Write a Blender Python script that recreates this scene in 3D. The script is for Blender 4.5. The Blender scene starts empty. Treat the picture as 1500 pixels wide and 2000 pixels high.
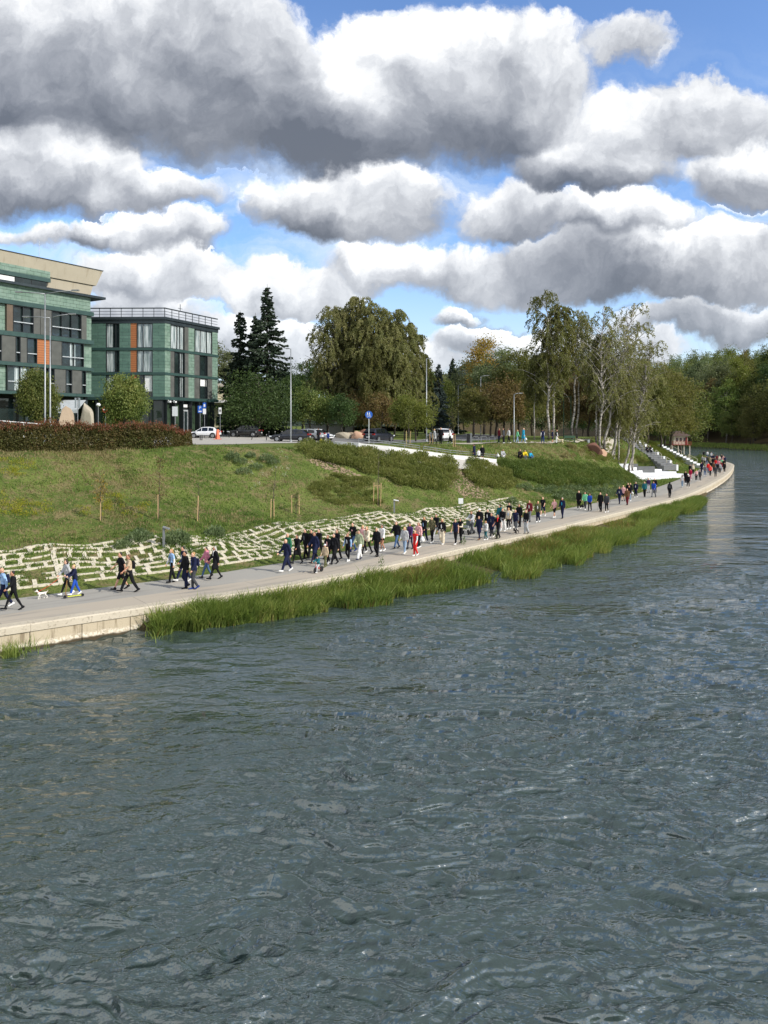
import bpy, bmesh, math, random
import numpy as np
from mathutils import Vector, Matrix
from mathutils.bvhtree import BVHTree

random.seed(7)
rng = np.random.default_rng(11)
R = math.radians
scene = bpy.context.scene
COL = scene.collection

# ------------------------------------------------------------------ camera, light, exposure
CAM_Z = 9.0          # metres above the water
F = 1500.0           # focal length in photo pixels
VH = 835.0           # horizon row of the photo
cam_d = bpy.data.cameras.new('camera')
cam = bpy.data.objects.new('camera', cam_d)
COL.objects.link(cam)
cam.location = (0, 0, CAM_Z)
cam.rotation_euler = (R(90), 0, 0)
cam_d.sensor_fit = 'HORIZONTAL'
cam_d.sensor_width = 36.0
cam_d.lens = 36.0
cam_d.shift_y = -165.0 / 1500.0
cam_d.clip_start = 0.1
cam_d.clip_end = 20000
scene.camera = cam
scene.view_settings.view_transform = 'Standard'
scene.view_settings.look = 'None'
scene.view_settings.exposure = 0.36
scene.view_settings.gamma = 1.0
scene.cycles.max_bounces = 6
scene.cycles.sample_clamp_direct = 2.0
scene.cycles.transparent_max_bounces = 8

SUN_DIR = Vector((0.74, -0.36, 0.58)).normalized()   # towards the sun: right of and behind the camera
sun_d = bpy.data.lights.new('sun', 'SUN')
sun_d.energy = 3.4
sun_d.angle = R(0.6)
sun_d.color = (1.0, 0.94, 0.85)
sun = bpy.data.objects.new('sun', sun_d)
COL.objects.link(sun)
sun.rotation_euler = SUN_DIR.to_track_quat('Z', 'Y').to_euler()
SUN_EL = math.asin(SUN_DIR.z)
SUN_AZ = math.atan2(SUN_DIR.x, SUN_DIR.y)


# ------------------------------------------------------------------ node helpers
def lin(c):
    c = c / 255.0
    return c / 12.92 if c <= 0.04045 else ((c + 0.055) / 1.055) ** 2.4


def rgb(r, g, b):
    return (lin(r), lin(g), lin(b), 1.0)


class NT:
    """small wrapper to write node trees as expressions"""
    def __init__(s, tree):
        s.t = tree

    def n(s, typ, **kw):
        nd = s.t.nodes.new(typ)
        for k, v in kw.items():
            setattr(nd, k, v)
        return nd

    def put(s, sock, v):
        if isinstance(v, bpy.types.NodeSocket):
            s.t.links.new(v, sock)
        else:
            sock.default_value = v

    def m(s, op, a, b=0.0, c=0.0, clamp=False):
        nd = s.n('ShaderNodeMath', operation=op, use_clamp=clamp)
        s.put(nd.inputs[0], a)
        s.put(nd.inputs[1], b)
        s.put(nd.inputs[2], c)
        return nd.outputs[0]

    def vm(s, op, a, b=(0, 0, 0), scale=None):
        nd = s.n('ShaderNodeVectorMath', operation=op)
        s.put(nd.inputs[0], a)
        if len(nd.inputs) > 1 and op != 'SCALE':
            s.put(nd.inputs[1], b)
        if scale is not None:
            s.put(nd.inputs['Scale'], scale)
        return nd.outputs[0]

    def noise(s, vec, scale, detail=4.0, rough=0.5, dist=0.0, lac=2.0, col=False, typ='FBM', dim='3D'):
        nd = s.n('ShaderNodeTexNoise')
        nd.noise_dimensions = dim
        nd.noise_type = typ
        s.put(nd.inputs['Vector'], vec)
        s.put(nd.inputs['Scale'], scale)
        s.put(nd.inputs['Detail'], detail)
        s.put(nd.inputs['Roughness'], rough)
        s.put(nd.inputs['Distortion'], dist)
        s.put(nd.inputs['Lacunarity'], lac)
        return nd.outputs['Color'] if col else nd.outputs[0]

    def sstep(s, x, lo, hi, a=0.0, b=1.0):
        nd = s.n('ShaderNodeMapRange', interpolation_type='SMOOTHSTEP')
        s.put(nd.inputs[0], x)
        s.put(nd.inputs[1], lo)
        s.put(nd.inputs[2], hi)
        s.put(nd.inputs[3], a)
        s.put(nd.inputs[4], b)
        return nd.outputs[0]

    def ramp(s, x, lo, hi, a=0.0, b=1.0):
        nd = s.n('ShaderNodeMapRange')
        s.put(nd.inputs[0], x)
        s.put(nd.inputs[1], lo)
        s.put(nd.inputs[2], hi)
        s.put(nd.inputs[3], a)
        s.put(nd.inputs[4], b)
        return nd.outputs[0]

    def mix(s, f, a, b, mode='MIX'):
        nd = s.n('ShaderNodeMix', data_type='RGBA', blend_type=mode)
        s.put(nd.inputs[0], f)
        s.put(nd.inputs[6], a)
        s.put(nd.inputs[7], b)
        return nd.outputs[2]

    def xyz(s, vec):
        nd = s.n('ShaderNodeSeparateXYZ')
        s.put(nd.inputs[0], vec)
        return nd.outputs

    def comb(s, x, y, z):
        nd = s.n('ShaderNodeCombineXYZ')
        for i, v in enumerate((x, y, z)):
            s.put(nd.inputs[i], v)
        return nd.outputs[0]


# ------------------------------------------------------------------ world: Nishita sky with cumulus clouds
world = bpy.data.worlds.new('World')
scene.world = world
world.use_nodes = True
world.cycles.sampling_method = 'MANUAL'
world.cycles.sample_map_resolution = 512
wt = NT(world.node_tree)
world.node_tree.nodes.clear()
out = wt.n('ShaderNodeOutputWorld')
sky = wt.n('ShaderNodeTexSky')
sky.sky_type = 'NISHITA'
sky.sun_disc = False
sky.sun_elevation = SUN_EL
sky.sun_rotation = SUN_AZ
sky.air_density = 1.0
sky.dust_density = 0.6
sky.ozone_density = 2.2
D = wt.n('ShaderNodeTexCoord').outputs['Generated']
dx, dy, dz = wt.xyz(D)
ay = wt.m('MAXIMUM', wt.m('ABSOLUTE', dy), 0.02)
px = wt.m('DIVIDE', dx, ay)
py = wt.m('DIVIDE', dz, ay)
P0 = wt.comb(px, py, 0.0)
# a turbulent warp of the direction gives the billowing outlines
wn1 = wt.noise(P0, 4.5, 2.0, 0.5, col=True, dim='2D')
wn2 = wt.noise(P0, 13.0, 6.0, 0.62, col=True, dim='2D')
w1 = wt.vm('SCALE', wt.vm('SUBTRACT', wn1, (0.5, 0.5, 0.5)), scale=0.075)
w2 = wt.vm('SCALE', wt.vm('SUBTRACT', wn2, (0.5, 0.5, 0.5)), scale=0.06)
PW = wt.vm('ADD', P0, wt.vm('ADD', w1, w2))
wx, wy, _ = wt.xyz(PW)
# clouds: centre (u, v), half width, reach up, reach down (photo pixels), darkness of the base, weight
CLOUDS = [
    (200, 150, 340, 260, 175, 1.1, 1.25), (430, 170, 250, 190, 165, 1.1, 1.1),
    (860, 200, 330, 205, 140, 1.05, 1.2), (1050, 165, 150, 140, 120, 0.6, 1.0), (640, 245, 260, 130, 100, 1.15, 1.15),
    (1330, 250, 290, 108, 80, 0.75, 1.1), (1170, 325, 200, 75, 66, 0.9, 0.95), (1470, 350, 125, 75, 80, 0.8, 1.0), (1205, 75, 95, 45, 60, 0.3, 0.5),
    (80, 350, 250, 135, 95, 0.72, 1.25), (280, 385, 150, 60, 45, 0.6, 1.0),
    (680, 415, 225, 115, 72, 0.8, 1.2), (960, 420, 140, 75, 60, 0.5, 0.8), (1200, 440, 160, 62, 50, 0.5, 0.65),
    (320, 470, 100, 56, 48, 0.6, 0.75), (190, 478, 80, 36, 28, 0.75, 0.7), (60, 470, 120, 30, 26, 0.5, 0.7),
    (330, 560, 170, 70, 50, 0.4, 1.0), (570, 580, 165, 72, 45, 0.45, 1.05),
    (850, 525, 240, 62, 55, 0.72, 1.0), (1130, 530, 300, 72, 58, 0.66, 1.05), (1400, 540, 210, 85, 62, 0.42, 1.05),
    (930, 672, 105, 46, 34, 0.5, 1.1), (880, 610, 62, 26, 22, 0.8, 0.65), (510, 680, 170, 70, 50, 0.3, 0.9),
    (1420, 635, 240, 46, 36, 0.7, 0.85), (230, 640, 220, 66, 40, 0.35, 0.85), (720, 710, 240, 55, 45, 0.4, 0.75), (1120, 690, 220, 50, 40, 0.3, 0.8),
]
dens = None
topw = None
sumw = None
for (cu, cv, rx, ru, rd, dark, wgt) in CLOUDS:
    cx, cy = (cu - 750) / F, (VH - cv) / F
    qa = wt.vm('MULTIPLY', wt.vm('SUBTRACT', PW, (cx, cy, 0)), (F / rx, F / ru, 0))
    qb = wt.vm('MULTIPLY', qa, (1.0, ru / rd, 0))
    sv = wt.vm('MINIMUM', qa, qb) if rd < ru else wt.vm('MAXIMUM', qa, qb)
    dot = wt.n('ShaderNodeVectorMath', operation='DOT_PRODUCT')
    wt.put(dot.inputs[0], sv)
    wt.put(dot.inputs[1], sv)
    b = wt.m('MULTIPLY_ADD', dot.outputs['Value'], -wgt, wgt)
    # shade of this cloud: white crown, grey flat base
    sy = wt.xyz(sv)[1]
    tone = wt.m('MULTIPLY_ADD', sy, -0.80 * dark, 0.52 * dark)
    w = wt.m('MAXIMUM', wt.m('ADD', b, 0.10), 0.002)
    w = wt.m('MULTIPLY', w, w)
    dens = b if dens is None else wt.m('SMOOTH_MAX', dens, b, 0.25)
    topw = wt.m('MULTIPLY', tone, w) if topw is None else wt.m('MULTIPLY_ADD', tone, w, topw)
    sumw = w if sumw is None else wt.m('ADD', sumw, w)
dens = wt.m('MAXIMUM', dens, -0.6)
tone = wt.m('DIVIDE', topw, sumw, clamp=True)
fb = wt.noise(PW, 6.0, 8.0, 0.62, dim='2D')
fb_l = wt.noise(wt.vm('ADD', PW, (0.018, 0.034, 0.0)), 6.0, 7.0, 0.58, dim='2D')
fb2 = wt.noise(PW, 2.6, 2.0, 0.5, dim='2D')
fb2_l = wt.noise(wt.vm('ADD', PW, (0.04, 0.08, 0.0)), 2.6, 2.0, 0.5, dim='2D')
# outside the photographed part of the sky: unseen noise cloud, made dark ahead for water glints, bright behind for fill light
gen = wt.noise(wt.vm('DIVIDE', D, wt.comb(wt.m('ADD', wt.m('ABSOLUTE', dz), 0.25), wt.m('ADD', wt.m('ABSOLUTE', dz), 0.25), wt.m('ADD', wt.m('ABSOLUTE', dz), 0.25))), 1.9, 5.0, 0.55)
gen_d = wt.ramp(gen, 0.34, 0.58, -0.5, 1.0)
gen_d = wt.m('MAXIMUM', gen_d, wt.sstep(dy, 0.0, 0.35, -0.5, 0.7))
inside = wt.m('MULTIPLY', wt.m('MULTIPLY', wt.sstep(dy, 0.0, 0.2), wt.sstep(wt.m('ABSOLUTE', px), 0.75, 0.55)), wt.sstep(py, 0.74, 0.58))
dens = wt.m('ADD', wt.m('MULTIPLY', dens, inside), wt.m('MULTIPLY', gen_d, wt.m('SUBTRACT', 1.0, inside)))
tone = wt.m('ADD', wt.m('MULTIPLY', tone, inside), wt.m('MULTIPLY', wt.sstep(dy, -0.1, 0.4, 0.05, 0.85), wt.m('SUBTRACT', 1.0, inside)))
dd = wt.m('ADD', dens, wt.m('MULTIPLY', wt.m('SUBTRACT', fb, 0.5), 1.9))
alpha = wt.sstep(dd, wt.m('MULTIPLY_ADD', tone, -0.22, -0.10), wt.m('MULTIPLY_ADD', tone, 0.25, 0.32))
# sunlit relief: density falling off towards the sun is bright
rel = wt.m('ADD', wt.m('MULTIPLY', wt.m('SUBTRACT', fb, fb_l), 1.1), wt.m('MULTIPLY', wt.m('SUBTRACT', fb2, fb2_l), 0.9))
thin = wt.sstep(dd, 0.9, 0.1)
lum = wt.m('SUBTRACT', wt.m('ADD', wt.m('ADD', 0.86, rel), wt.m('MULTIPLY', thin, 0.04)), wt.m('MULTIPLY', tone, 0.92))
cr = wt.n('ShaderNodeValToRGB')
el = cr.color_ramp.elements
el[0].position, el[0].color = 0.0, rgb(104, 110, 121)
el[1].position, el[1].color = 1.0, rgb(240, 240, 239)
for pos, c in ((0.22, (130, 135, 145)), (0.45, (164, 168, 176)), (0.7, (206, 209, 214))):
    e = el.new(pos)
    e.color = rgb(*c)
wt.put(cr.inputs[0], lum)
cloud_col = cr.outputs[0]
# distant clouds pale towards the horizon; a thin veil of high cloud between the cumulus
far = wt.sstep(py, 0.24, 0.0)
cloud_col = wt.mix(wt.m('MULTIPLY', far, 0.35), cloud_col, rgb(206, 216, 228))
wisp = wt.noise(wt.vm('MULTIPLY', PW, (3.0, 9.0, 0.0)), 1.0, 6.0, 0.62, dim='2D')
veil = wt.m('MULTIPLY', wt.sstep(py, 0.56, 0.22), wt.sstep(wisp, 0.38, 0.70))
veil = wt.m('MAXIMUM', wt.m('MULTIPLY', veil, 0.75), wt.m('MULTIPLY', far, 0.68))
bg1 = wt.n('ShaderNodeBackground')
skyc = wt.mix(1.0, sky.outputs[0], (0.84, 0.97, 1.17, 1.0), 'MULTIPLY')
wt.put(bg1.inputs[0], skyc)
wt.put(bg1.inputs[1], 0.15)
bgv = wt.n('ShaderNodeBackground')
wt.put(bgv.inputs[0], rgb(214, 226, 238))
wt.put(bgv.inputs[1], 0.98)
bg2 = wt.n('ShaderNodeBackground')
wt.put(bg2.inputs[0], cloud_col)
wt.put(bg2.inputs[1], wt.sstep(lum, 0.55, 1.0, 0.93, 1.10))     # sunlit crowns are brighter than white
mv = wt.n('ShaderNodeMixShader')
wt.put(mv.inputs[0], veil)
wt.t.links.new(bg1.outputs[0], mv.inputs[1])
wt.t.links.new(bgv.outputs[0], mv.inputs[2])
mx = wt.n('ShaderNodeMixShader')
wt.put(mx.inputs[0], wt.m('MULTIPLY', alpha, 0.98))
wt.t.links.new(mv.outputs[0], mx.inputs[1])
wt.t.links.new(bg2.outputs[0], mx.inputs[2])
wt.t.links.new(mx.outputs[0], out.inputs[0])
# ------------------------------------------------------------------ object helpers
def tag(o, label=None, cat=None, group=None, kind=None):
    if label:
        o['label'] = label
    if cat:
        o['category'] = cat
    if group:
        o['group'] = group
    if kind:
        o['kind'] = kind
    return o


def link(name, me, parent=None, mats=()):
    o = bpy.data.objects.new(name, me)
    COL.objects.link(o)
    if parent is not None:
        o.parent = parent
    for m in mats:
        me.materials.append(m)
    return o


def empty(name, loc=(0, 0, 0), rz=0.0):
    o = bpy.data.objects.new(name, None)
    o.empty_display_size = 0.2
    COL.objects.link(o)
    o.location = loc
    o.rotation_euler = (0, 0, rz)
    return o


def copy_tree(o, parent=None):
    c = o.copy()
    COL.objects.link(c)
    c.parent = parent
    for ch in list(o.children):
        copy_tree(ch, c)
    return c


def np_mesh(name, verts, faces, smooth=False, mat_idx=None):
    """verts (n,3); faces (m,k) all of one size, or a list of such arrays"""
    me = bpy.data.meshes.new(name)
    verts = np.asarray(verts, dtype=np.float32).reshape(-1, 3)
    fl = faces if isinstance(faces, list) else [faces]
    fl = [np.asarray(f, dtype=np.int32) for f in fl if len(f)]
    loops = np.concatenate([f.ravel() for f in fl])
    tot = np.concatenate([np.full(len(f), f.shape[1], dtype=np.int32) for f in fl])
    start = np.concatenate([[0], np.cumsum(tot)[:-1]]).astype(np.int32)
    me.vertices.add(len(verts))
    me.vertices.foreach_set('co', verts.ravel())
    me.loops.add(len(loops))
    me.loops.foreach_set('vertex_index', loops)
    me.polygons.add(len(tot))
    me.polygons.foreach_set('loop_start', start)
    me.polygons.foreach_set('loop_total', tot)
    me.polygons.foreach_set('use_smooth', np.full(len(tot), smooth, dtype=bool))
    if mat_idx is not None:
        me.polygons.foreach_set('material_index', np.asarray(mat_idx, dtype=np.int32))
    me.update(calc_edges=True)
    return me


class MB:
    """mesh builder: boxes, tubes, prisms and quads gathered into one mesh"""
    def __init__(s):
        s.v, s.f, s.mi, s.cur = [], [], [], 0

    def add(s, vs, fs):
        b = len(s.v)
        s.v.extend(tuple(v) for v in vs)
        for f in fs:
            s.f.append(tuple(b + i for i in f))
            s.mi.append(s.cur)
        return s

    def box(s, c, size, mat=None):
        hx, hy, hz = size[0] / 2, size[1] / 2, size[2] / 2
        vs = [Vector((x, y, z)) for z in (-hz, hz) for y in (-hy, hy) for x in (-hx, hx)]
        if mat is not None:
            vs = [mat @ v for v in vs]
        vs = [v + Vector(c) for v in vs]
        return s.add(vs, [(0, 2, 3, 1), (4, 5, 7, 6), (0, 1, 5, 4), (2, 6, 7, 3), (1, 3, 7, 5), (0, 4, 6, 2)])

    def box2(s, a, b):
        return s.box([(a[i] + b[i]) / 2 for i in range(3)], [abs(b[i] - a[i]) for i in range(3)])

    def tube(s, pts, rad, n=6, cap=True):
        pts = [Vector(p) for p in pts]
        k = len(pts)
        if not hasattr(rad, '__len__'):
            rad = [rad] * k
        rings = []
        ref = None
        for i, p in enumerate(pts):
            t = (pts[min(i + 1, k - 1)] - pts[max(i - 1, 0)])
            t = t.normalized() if t.length > 1e-9 else Vector((0, 0, 1))
            if ref is None:
                ref = Vector((0, 0, 1)) if abs(t.z) < 0.9 else Vector((1, 0, 0))
            u = ref - t * ref.dot(t)
            u = u.normalized() if u.length > 1e-6 else t.orthogonal().normalized()
            ref = u
            w = t.cross(u)
            rings.append([p + (u * math.cos(2 * math.pi * j / n) + w * math.sin(2 * math.pi * j / n)) * rad[i] for j in range(n)])
        vs = [v for r in rings for v in r]
        fs = [(i * n + j, i * n + (j + 1) % n, (i + 1) * n + (j + 1) % n, (i + 1) * n + j) for i in range(k - 1) for j in range(n)]
        if cap:
            fs.append(tuple(reversed(range(n))))
            fs.append(tuple((k - 1) * n + j for j in range(n)))
        return s.add(vs, fs)

    def prism(s, outline, d0, d1, fn):
        """outline 2D points; fn(a, b, d) -> 3D"""
        n = len(outline)
        vs = [fn(a, b, d0) for a, b in outline] + [fn(a, b, d1) for a, b in outline]
        fs = [tuple(reversed(range(n))), tuple(range(n, 2 * n))]
        fs += [(i, (i + 1) % n, n + (i + 1) % n, n + i) for i in range(n)]
        return s.add(vs, fs)

    def lathe(s, prof, n=12, c=(0, 0, 0)):
        vs, fs = [], []
        for r, z in prof:
            for j in range(n):
                a = 2 * math.pi * j / n
                vs.append((c[0] + r * math.cos(a), c[1] + r * math.sin(a), c[2] + z))
        for i in range(len(prof) - 1):
            for j in range(n):
                fs.append((i * n + j, i * n + (j + 1) % n, (i + 1) * n + (j + 1) % n, (i + 1) * n + j))
        fs.append(tuple(reversed(range(n))))
        fs.append(tuple((len(prof) - 1) * n + j for j in range(n)))
        return s.add(vs, fs)

    def mesh(s, name, smooth=False):
        me = bpy.data.meshes.new(name)
        me.from_pydata(s.v, [], s.f)
        if any(s.mi):
            me.polygons.foreach_set('material_index', s.mi)
        if smooth:
            me.polygons.foreach_set('use_smooth', [True] * len(s.f))
        me.update()
        bm = bmesh.new()
        bm.from_mesh(me)
        bmesh.ops.recalc_face_normals(bm, faces=bm.faces)
        bm.to_mesh(me)
        bm.free()
        return me

    def obj(s, name, mats, parent=None, smooth=False):
        return link(name, s.mesh(name, smooth), parent, mats if isinstance(mats, (list, tuple)) else [mats])


# ------------------------------------------------------------------ materials
MATS = {}


def newmat(name):
    m = bpy.data.materials.new(name)
    m.use_nodes = True
    nt = NT(m.node_tree)
    m.node_tree.nodes.clear()
    o = nt.n('ShaderNodeOutputMaterial')
    p = nt.n('ShaderNodeBsdfPrincipled')
    nt.t.links.new(p.outputs[0], o.inputs[0])
    return m, nt, p, o


def bump(nt, p, h, strength=0.4, dist=0.05):
    b = nt.n('ShaderNodeBump')
    nt.put(b.inputs['Strength'], strength)
    nt.put(b.inputs['Distance'], dist)
    nt.put(b.inputs['Height'], h)
    nt.t.links.new(b.outputs[0], p.inputs['Normal'])


def plain(name, c, rough=0.6, metal=0.0, var=0.12, scale=3.0, coat=0.0, spec=0.5):
    """a plain coat of colour with a little wear in tone and gloss"""
    if name in MATS:
        return MATS[name]
    m, nt, p, o = newmat(name)
    tc = nt.n('ShaderNodeTexCoord').outputs['Object']
    n = nt.noise(tc, scale, 5.0, 0.6)
    f = nt.ramp(n, 0.3, 0.7, 1 - var, 1 + var)
    col = nt.mix(1.0, (c[0], c[1], c[2], 1.0), nt.comb(f, f, f), 'MULTIPLY')
    nt.put(p.inputs['Base Color'], col)
    nt.put(p.inputs['Roughness'], nt.ramp(n, 0.3, 0.7, max(rough - 0.08, 0.02), min(rough + 0.08, 1)))
    p.inputs['Metallic'].default_value = metal
    p.inputs['Specular IOR Level'].default_value = spec
    p.inputs['Coat Weight'].default_value = coat
    MATS[name] = m
    return m


# ------------------------------------------------------------------ the river bank as a height function
OUT = np.array([(-75, -28), (-36, 13.5), (-20.2, 26.4), (-15.3, 30.5), (-6.25, 37.5), (-3.9, 39.7), (-0.5, 43.3), (4.4, 49.6), (10.9, 57.4),
                (21.3, 71), (33.6, 87.5), (44.8, 106), (58, 130), (70, 154), (77.3, 171), (83, 195), (86.5, 225), (89, 260),
                (97, 310), (108, 370), (112, 430), (100, 520), (60, 640)], dtype=float)


def catmull(P, n=10):
    P = np.asarray(P, float)
    Q = np.vstack([2 * P[0] - P[1], P, 2 * P[-1] - P[-2]])
    o = []
    for i in range(1, len(Q) - 2):
        for t in np.linspace(0, 1, n, endpoint=False):
            o.append(0.5 * ((2 * Q[i]) + (-Q[i - 1] + Q[i + 1]) * t + (2 * Q[i - 1] - 5 * Q[i] + 4 * Q[i + 1] - Q[i + 2]) * t * t
                            + (-Q[i - 1] + 3 * Q[i] - 3 * Q[i + 1] + Q[i + 2]) * t ** 3))
    o.append(Q[-2])
    return np.array(o)


EDGE = catmull(OUT, 12)
SEG = EDGE[1:] - EDGE[:-1]
SLEN = np.linalg.norm(SEG, axis=1)
SCUM = np.concatenate([[0], np.cumsum(SLEN)])


def edge_coords(X, Y):
    """signed distance from the quay's outer edge (positive on the land) and arc length along it"""
    X = np.asarray(X, float)
    shp = X.shape
    p = np.stack([X.ravel(), np.asarray(Y, float).ravel()], 1)
    best = np.full(len(p), 1e18)
    d = np.zeros(len(p))
    s = np.zeros(len(p))
    for i in range(len(SEG)):
        r = p - EDGE[i]
        t = np.clip((r @ SEG[i]) / SLEN[i] ** 2, 0, 1)
        q = r - t[:, None] * SEG[i]
        dist = (q ** 2).sum(1)
        w = dist < best
        best[w] = dist[w]
        side = SEG[i][0] * r[:, 1] - SEG[i][1] * r[:, 0]
        d[w] = (np.sqrt(dist) * np.sign(side))[w]
        s[w] = SCUM[i] + t[w] * SLEN[i]
    return d.reshape(shp), s.reshape(shp)


def edge_point(s):
    """point and left normal on the quay edge at arc length s"""
    s = np.clip(s, 0, SCUM[-1] - 1e-6)
    i = int(np.searchsorted(SCUM, s, side='right') - 1)
    t = (s - SCUM[i]) / SLEN[i]
    p = EDGE[i] + SEG[i] * t
    a = SEG[max(i - 1, 0)] / SLEN[max(i - 1, 0)] + SEG[min(i + 1, len(SEG) - 1)] / SLEN[min(i + 1, len(SEG) - 1)]
    a = a / np.linalg.norm(a)
    return p, np.array([-a[1], a[0]]), a


def s_at(k):
    return SCUM[min(k * 12, len(SCUM) - 1)]


S_ST = [s_at(k) for k in range(len(OUT))]
PROM_W = 5.3
#      station:      0    1    2    3    4    5    6    7    8    9   10   11   12   13   14 ...
TOPD = [30, 30, 29, 29, 29.5, 30, 30, 26.5, 21.5, 18.5, 17.5, 17.5, 18.5, 18, 18, 18, 20, 22, 25, 25, 25, 25, 25]      # where the slope tops out
FOOTD = [16, 16, 16, 16, 16.5, 16.5, 16.5, 15.5, 12.0, 8.5, 7.2, 8.0, 8.0, 7.0, 6.5, 6.5, 6.5, 7, 8, 8, 8, 8, 8]   # foot of the slope
FOOTZ = [2.7, 2.7, 2.7, 2.7, 2.75, 2.75, 2.75, 2.6, 2.2, 1.7, 1.4, 1.1, 1.1, 1.1, 1.1, 1.1, 1.1, 1, 1, 1, 1, 1, 1]
TOPZ = [7.1, 7.1, 7.1, 7.1, 7.15, 7.2, 7.25, 7.15, 7.0, 7.0, 7.0, 7.1, 7.2, 6.2, 5.5, 5, 4.5, 4, 4, 4, 4, 4, 4]
SPIT = [0, 0, 0, 0.0, 2.0, 2.3, 3.4, 5.6, 5.2, 3.8, 2.2, 0.0, 0, 0, 0.0, 1.0, 2, 4, 4, 4, 4, 4, 4]                # reed shelf in front of the wall
RB = catmull([(190, 60), (165, 150), (152, 230), (149, 300), (147, 345), (142, 385), (130, 430), (112, 500), (90, 560), (60, 640)], 8)


def dist_poly(X, Y, P):
    best = np.full(X.shape, 1e18)
    side = np.zeros(X.shape)
    for i in range(len(P) - 1):
        sg = P[i + 1] - P[i]
        L2 = (sg ** 2).sum()
        rx, ry = X - P[i][0], Y - P[i][1]
        t = np.clip((rx * sg[0] + ry * sg[1]) / L2, 0, 1)
        qx, qy = rx - t * sg[0], ry - t * sg[1]
        dd = qx * qx + qy * qy
        w = dd < best
        best = np.where(w, dd, best)
        side = np.where(w, np.sign(sg[0] * ry - sg[1] * rx), side)
    return np.sqrt(best) * side


def vnoise(X, Y, scale, seed=0):
    """smooth value noise in numpy"""
    xs, ys = np.asarray(X) * scale, np.asarray(Y) * scale
    xi, yi = np.floor(xs).astype(np.int64), np.floor(ys).astype(np.int64)
    fx, fy = xs - xi, ys - yi
    fx, fy = fx * fx * (3 - 2 * fx), fy * fy * (3 - 2 * fy)

    def h(a, b):
        v = (a * 374761393 + b * 668265263 + seed * 974711) & 0x7fffffff
        v = ((v ^ (v >> 13)) * 1274126177) & 0x7fffffff
        return ((v ^ (v >> 16)) & 0xffff) / 65535.0
    return (h(xi, yi) * (1 - fx) + h(xi + 1, yi) * fx) * (1 - fy) + (h(xi, yi + 1) * (1 - fx) + h(xi + 1, yi + 1) * fx) * fy


def sm(a, b, x):
    t = np.clip((x - a) / (b - a), 0, 1)
    return t * t * (3 - 2 * t)


def height(X, Y, rough=True):
    X = np.asarray(X, float)
    Y = np.asarray(Y, float)
    d, s = edge_coords(X, Y)
    d = np.where((X < 70) & (Y > 300), np.maximum(np.abs(d), 60), d)
    td, fd = np.interp(s, S_ST, TOPD), np.interp(s, S_ST, FOOTD)
    fz, tz = np.interp(s, S_ST, FOOTZ), np.interp(s, S_ST, TOPZ)
    sp = np.interp(s, S_ST, SPIT) * sm(S_ST[3] + 4.5, S_ST[3] + 7.5, s)
    # grass slope: inner verge, foot, slope, plateau
    verge = PROM_W + 0.9
    z = np.full(X.shape, 0.96)
    a = np.clip((d - verge) / np.maximum(fd - verge, 0.1), 0, 1)
    z = z + (fz - 0.96) * a ** 0.8
    b = np.clip((d - fd) / (td - fd), 0, 1)
    prof = 0.55 * b + 0.45 * (b * b * (3 - 2 * b))
    z = np.where(d > fd, fz + (tz - fz) * prof, z)
    back = np.maximum(d - td, 0)
    kk = np.interp(s, [S_ST[4], S_ST[5], S_ST[6], S_ST[7]], [1.0, 0.75, 0.25, 0.15])
    z = z + kk * np.interp(back, [0, 3, 8, 20, 40], [0, 0.35, 0.75, 1.1, 1.35]) + (1 - kk) * np.interp(back, [0, 18, 60], [0, 0.1, 1.2])
    z = z + np.interp(back, [40, 120, 500, 3000], [0, 0.4, 1.6, 18.0])
    if rough:
        g = sm(6.5, 10, d) * (1 - sm(0, 6, back) * 0.9)
        z = z + g * ((vnoise(X, Y, 0.28, 1) - 0.5) * 0.55 + (vnoise(X, Y, 0.9, 2) - 0.5) * 0.22 + (vnoise(X, Y, 2.6, 3) - 0.5) * 0.10)
    # level cut for the stone terrace
    ta = (X - 38.5) * 0.7705 + (Y - 116.6) * 0.6374
    tb = -(X - 38.5) * 0.6374 + (Y - 116.6) * 0.7705
    cut = sm(-6.0, -3.8, ta) * (1 - sm(15.5, 17.0, ta)) * (1 - sm(8.6, 11.0, tb))
    z = np.where(d > 5.3, z * (1 - cut) + np.minimum(z, 0.85) * cut, z)
    # under the quay and in the river
    z = np.where(d < 5.0, np.where(d > 0.45, 0.80, -2.5), z)
    shelf = np.where((d <= 0.45) & (sp > 0.05), 0.42 - 0.75 * np.clip(-d / np.maximum(sp, 0.05), 0, 3), -2.5)
    z = np.where(d <= 0.45, np.maximum(z, np.maximum(shelf, -2.5)), z)
    # far right bank: a wooded rise
    rb = -dist_poly(X, Y, RB)
    zr = np.interp(rb, [-12, 0, 3, 14, 40, 90, 200, 600], [-2.5, 0.0, 0.7, 1.8, 8.5, 19.0, 27.0, 36.0])
    zr = zr + sm(4, 14, rb) * (vnoise(X, Y, 0.06, 5) - 0.5) * 2.0
    z = np.where((rb > -12) & (d < 0.45), zr, z)
    z = np.where((rb > 0) & (d >= 0.45), np.maximum(z, zr), z)
    return z


def axis(segs):
    o = []
    for a, b, st in segs:
        o.extend(np.arange(a, b - 1e-9, st))
    o.append(segs[-1][1])
    return np.array(o)


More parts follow.
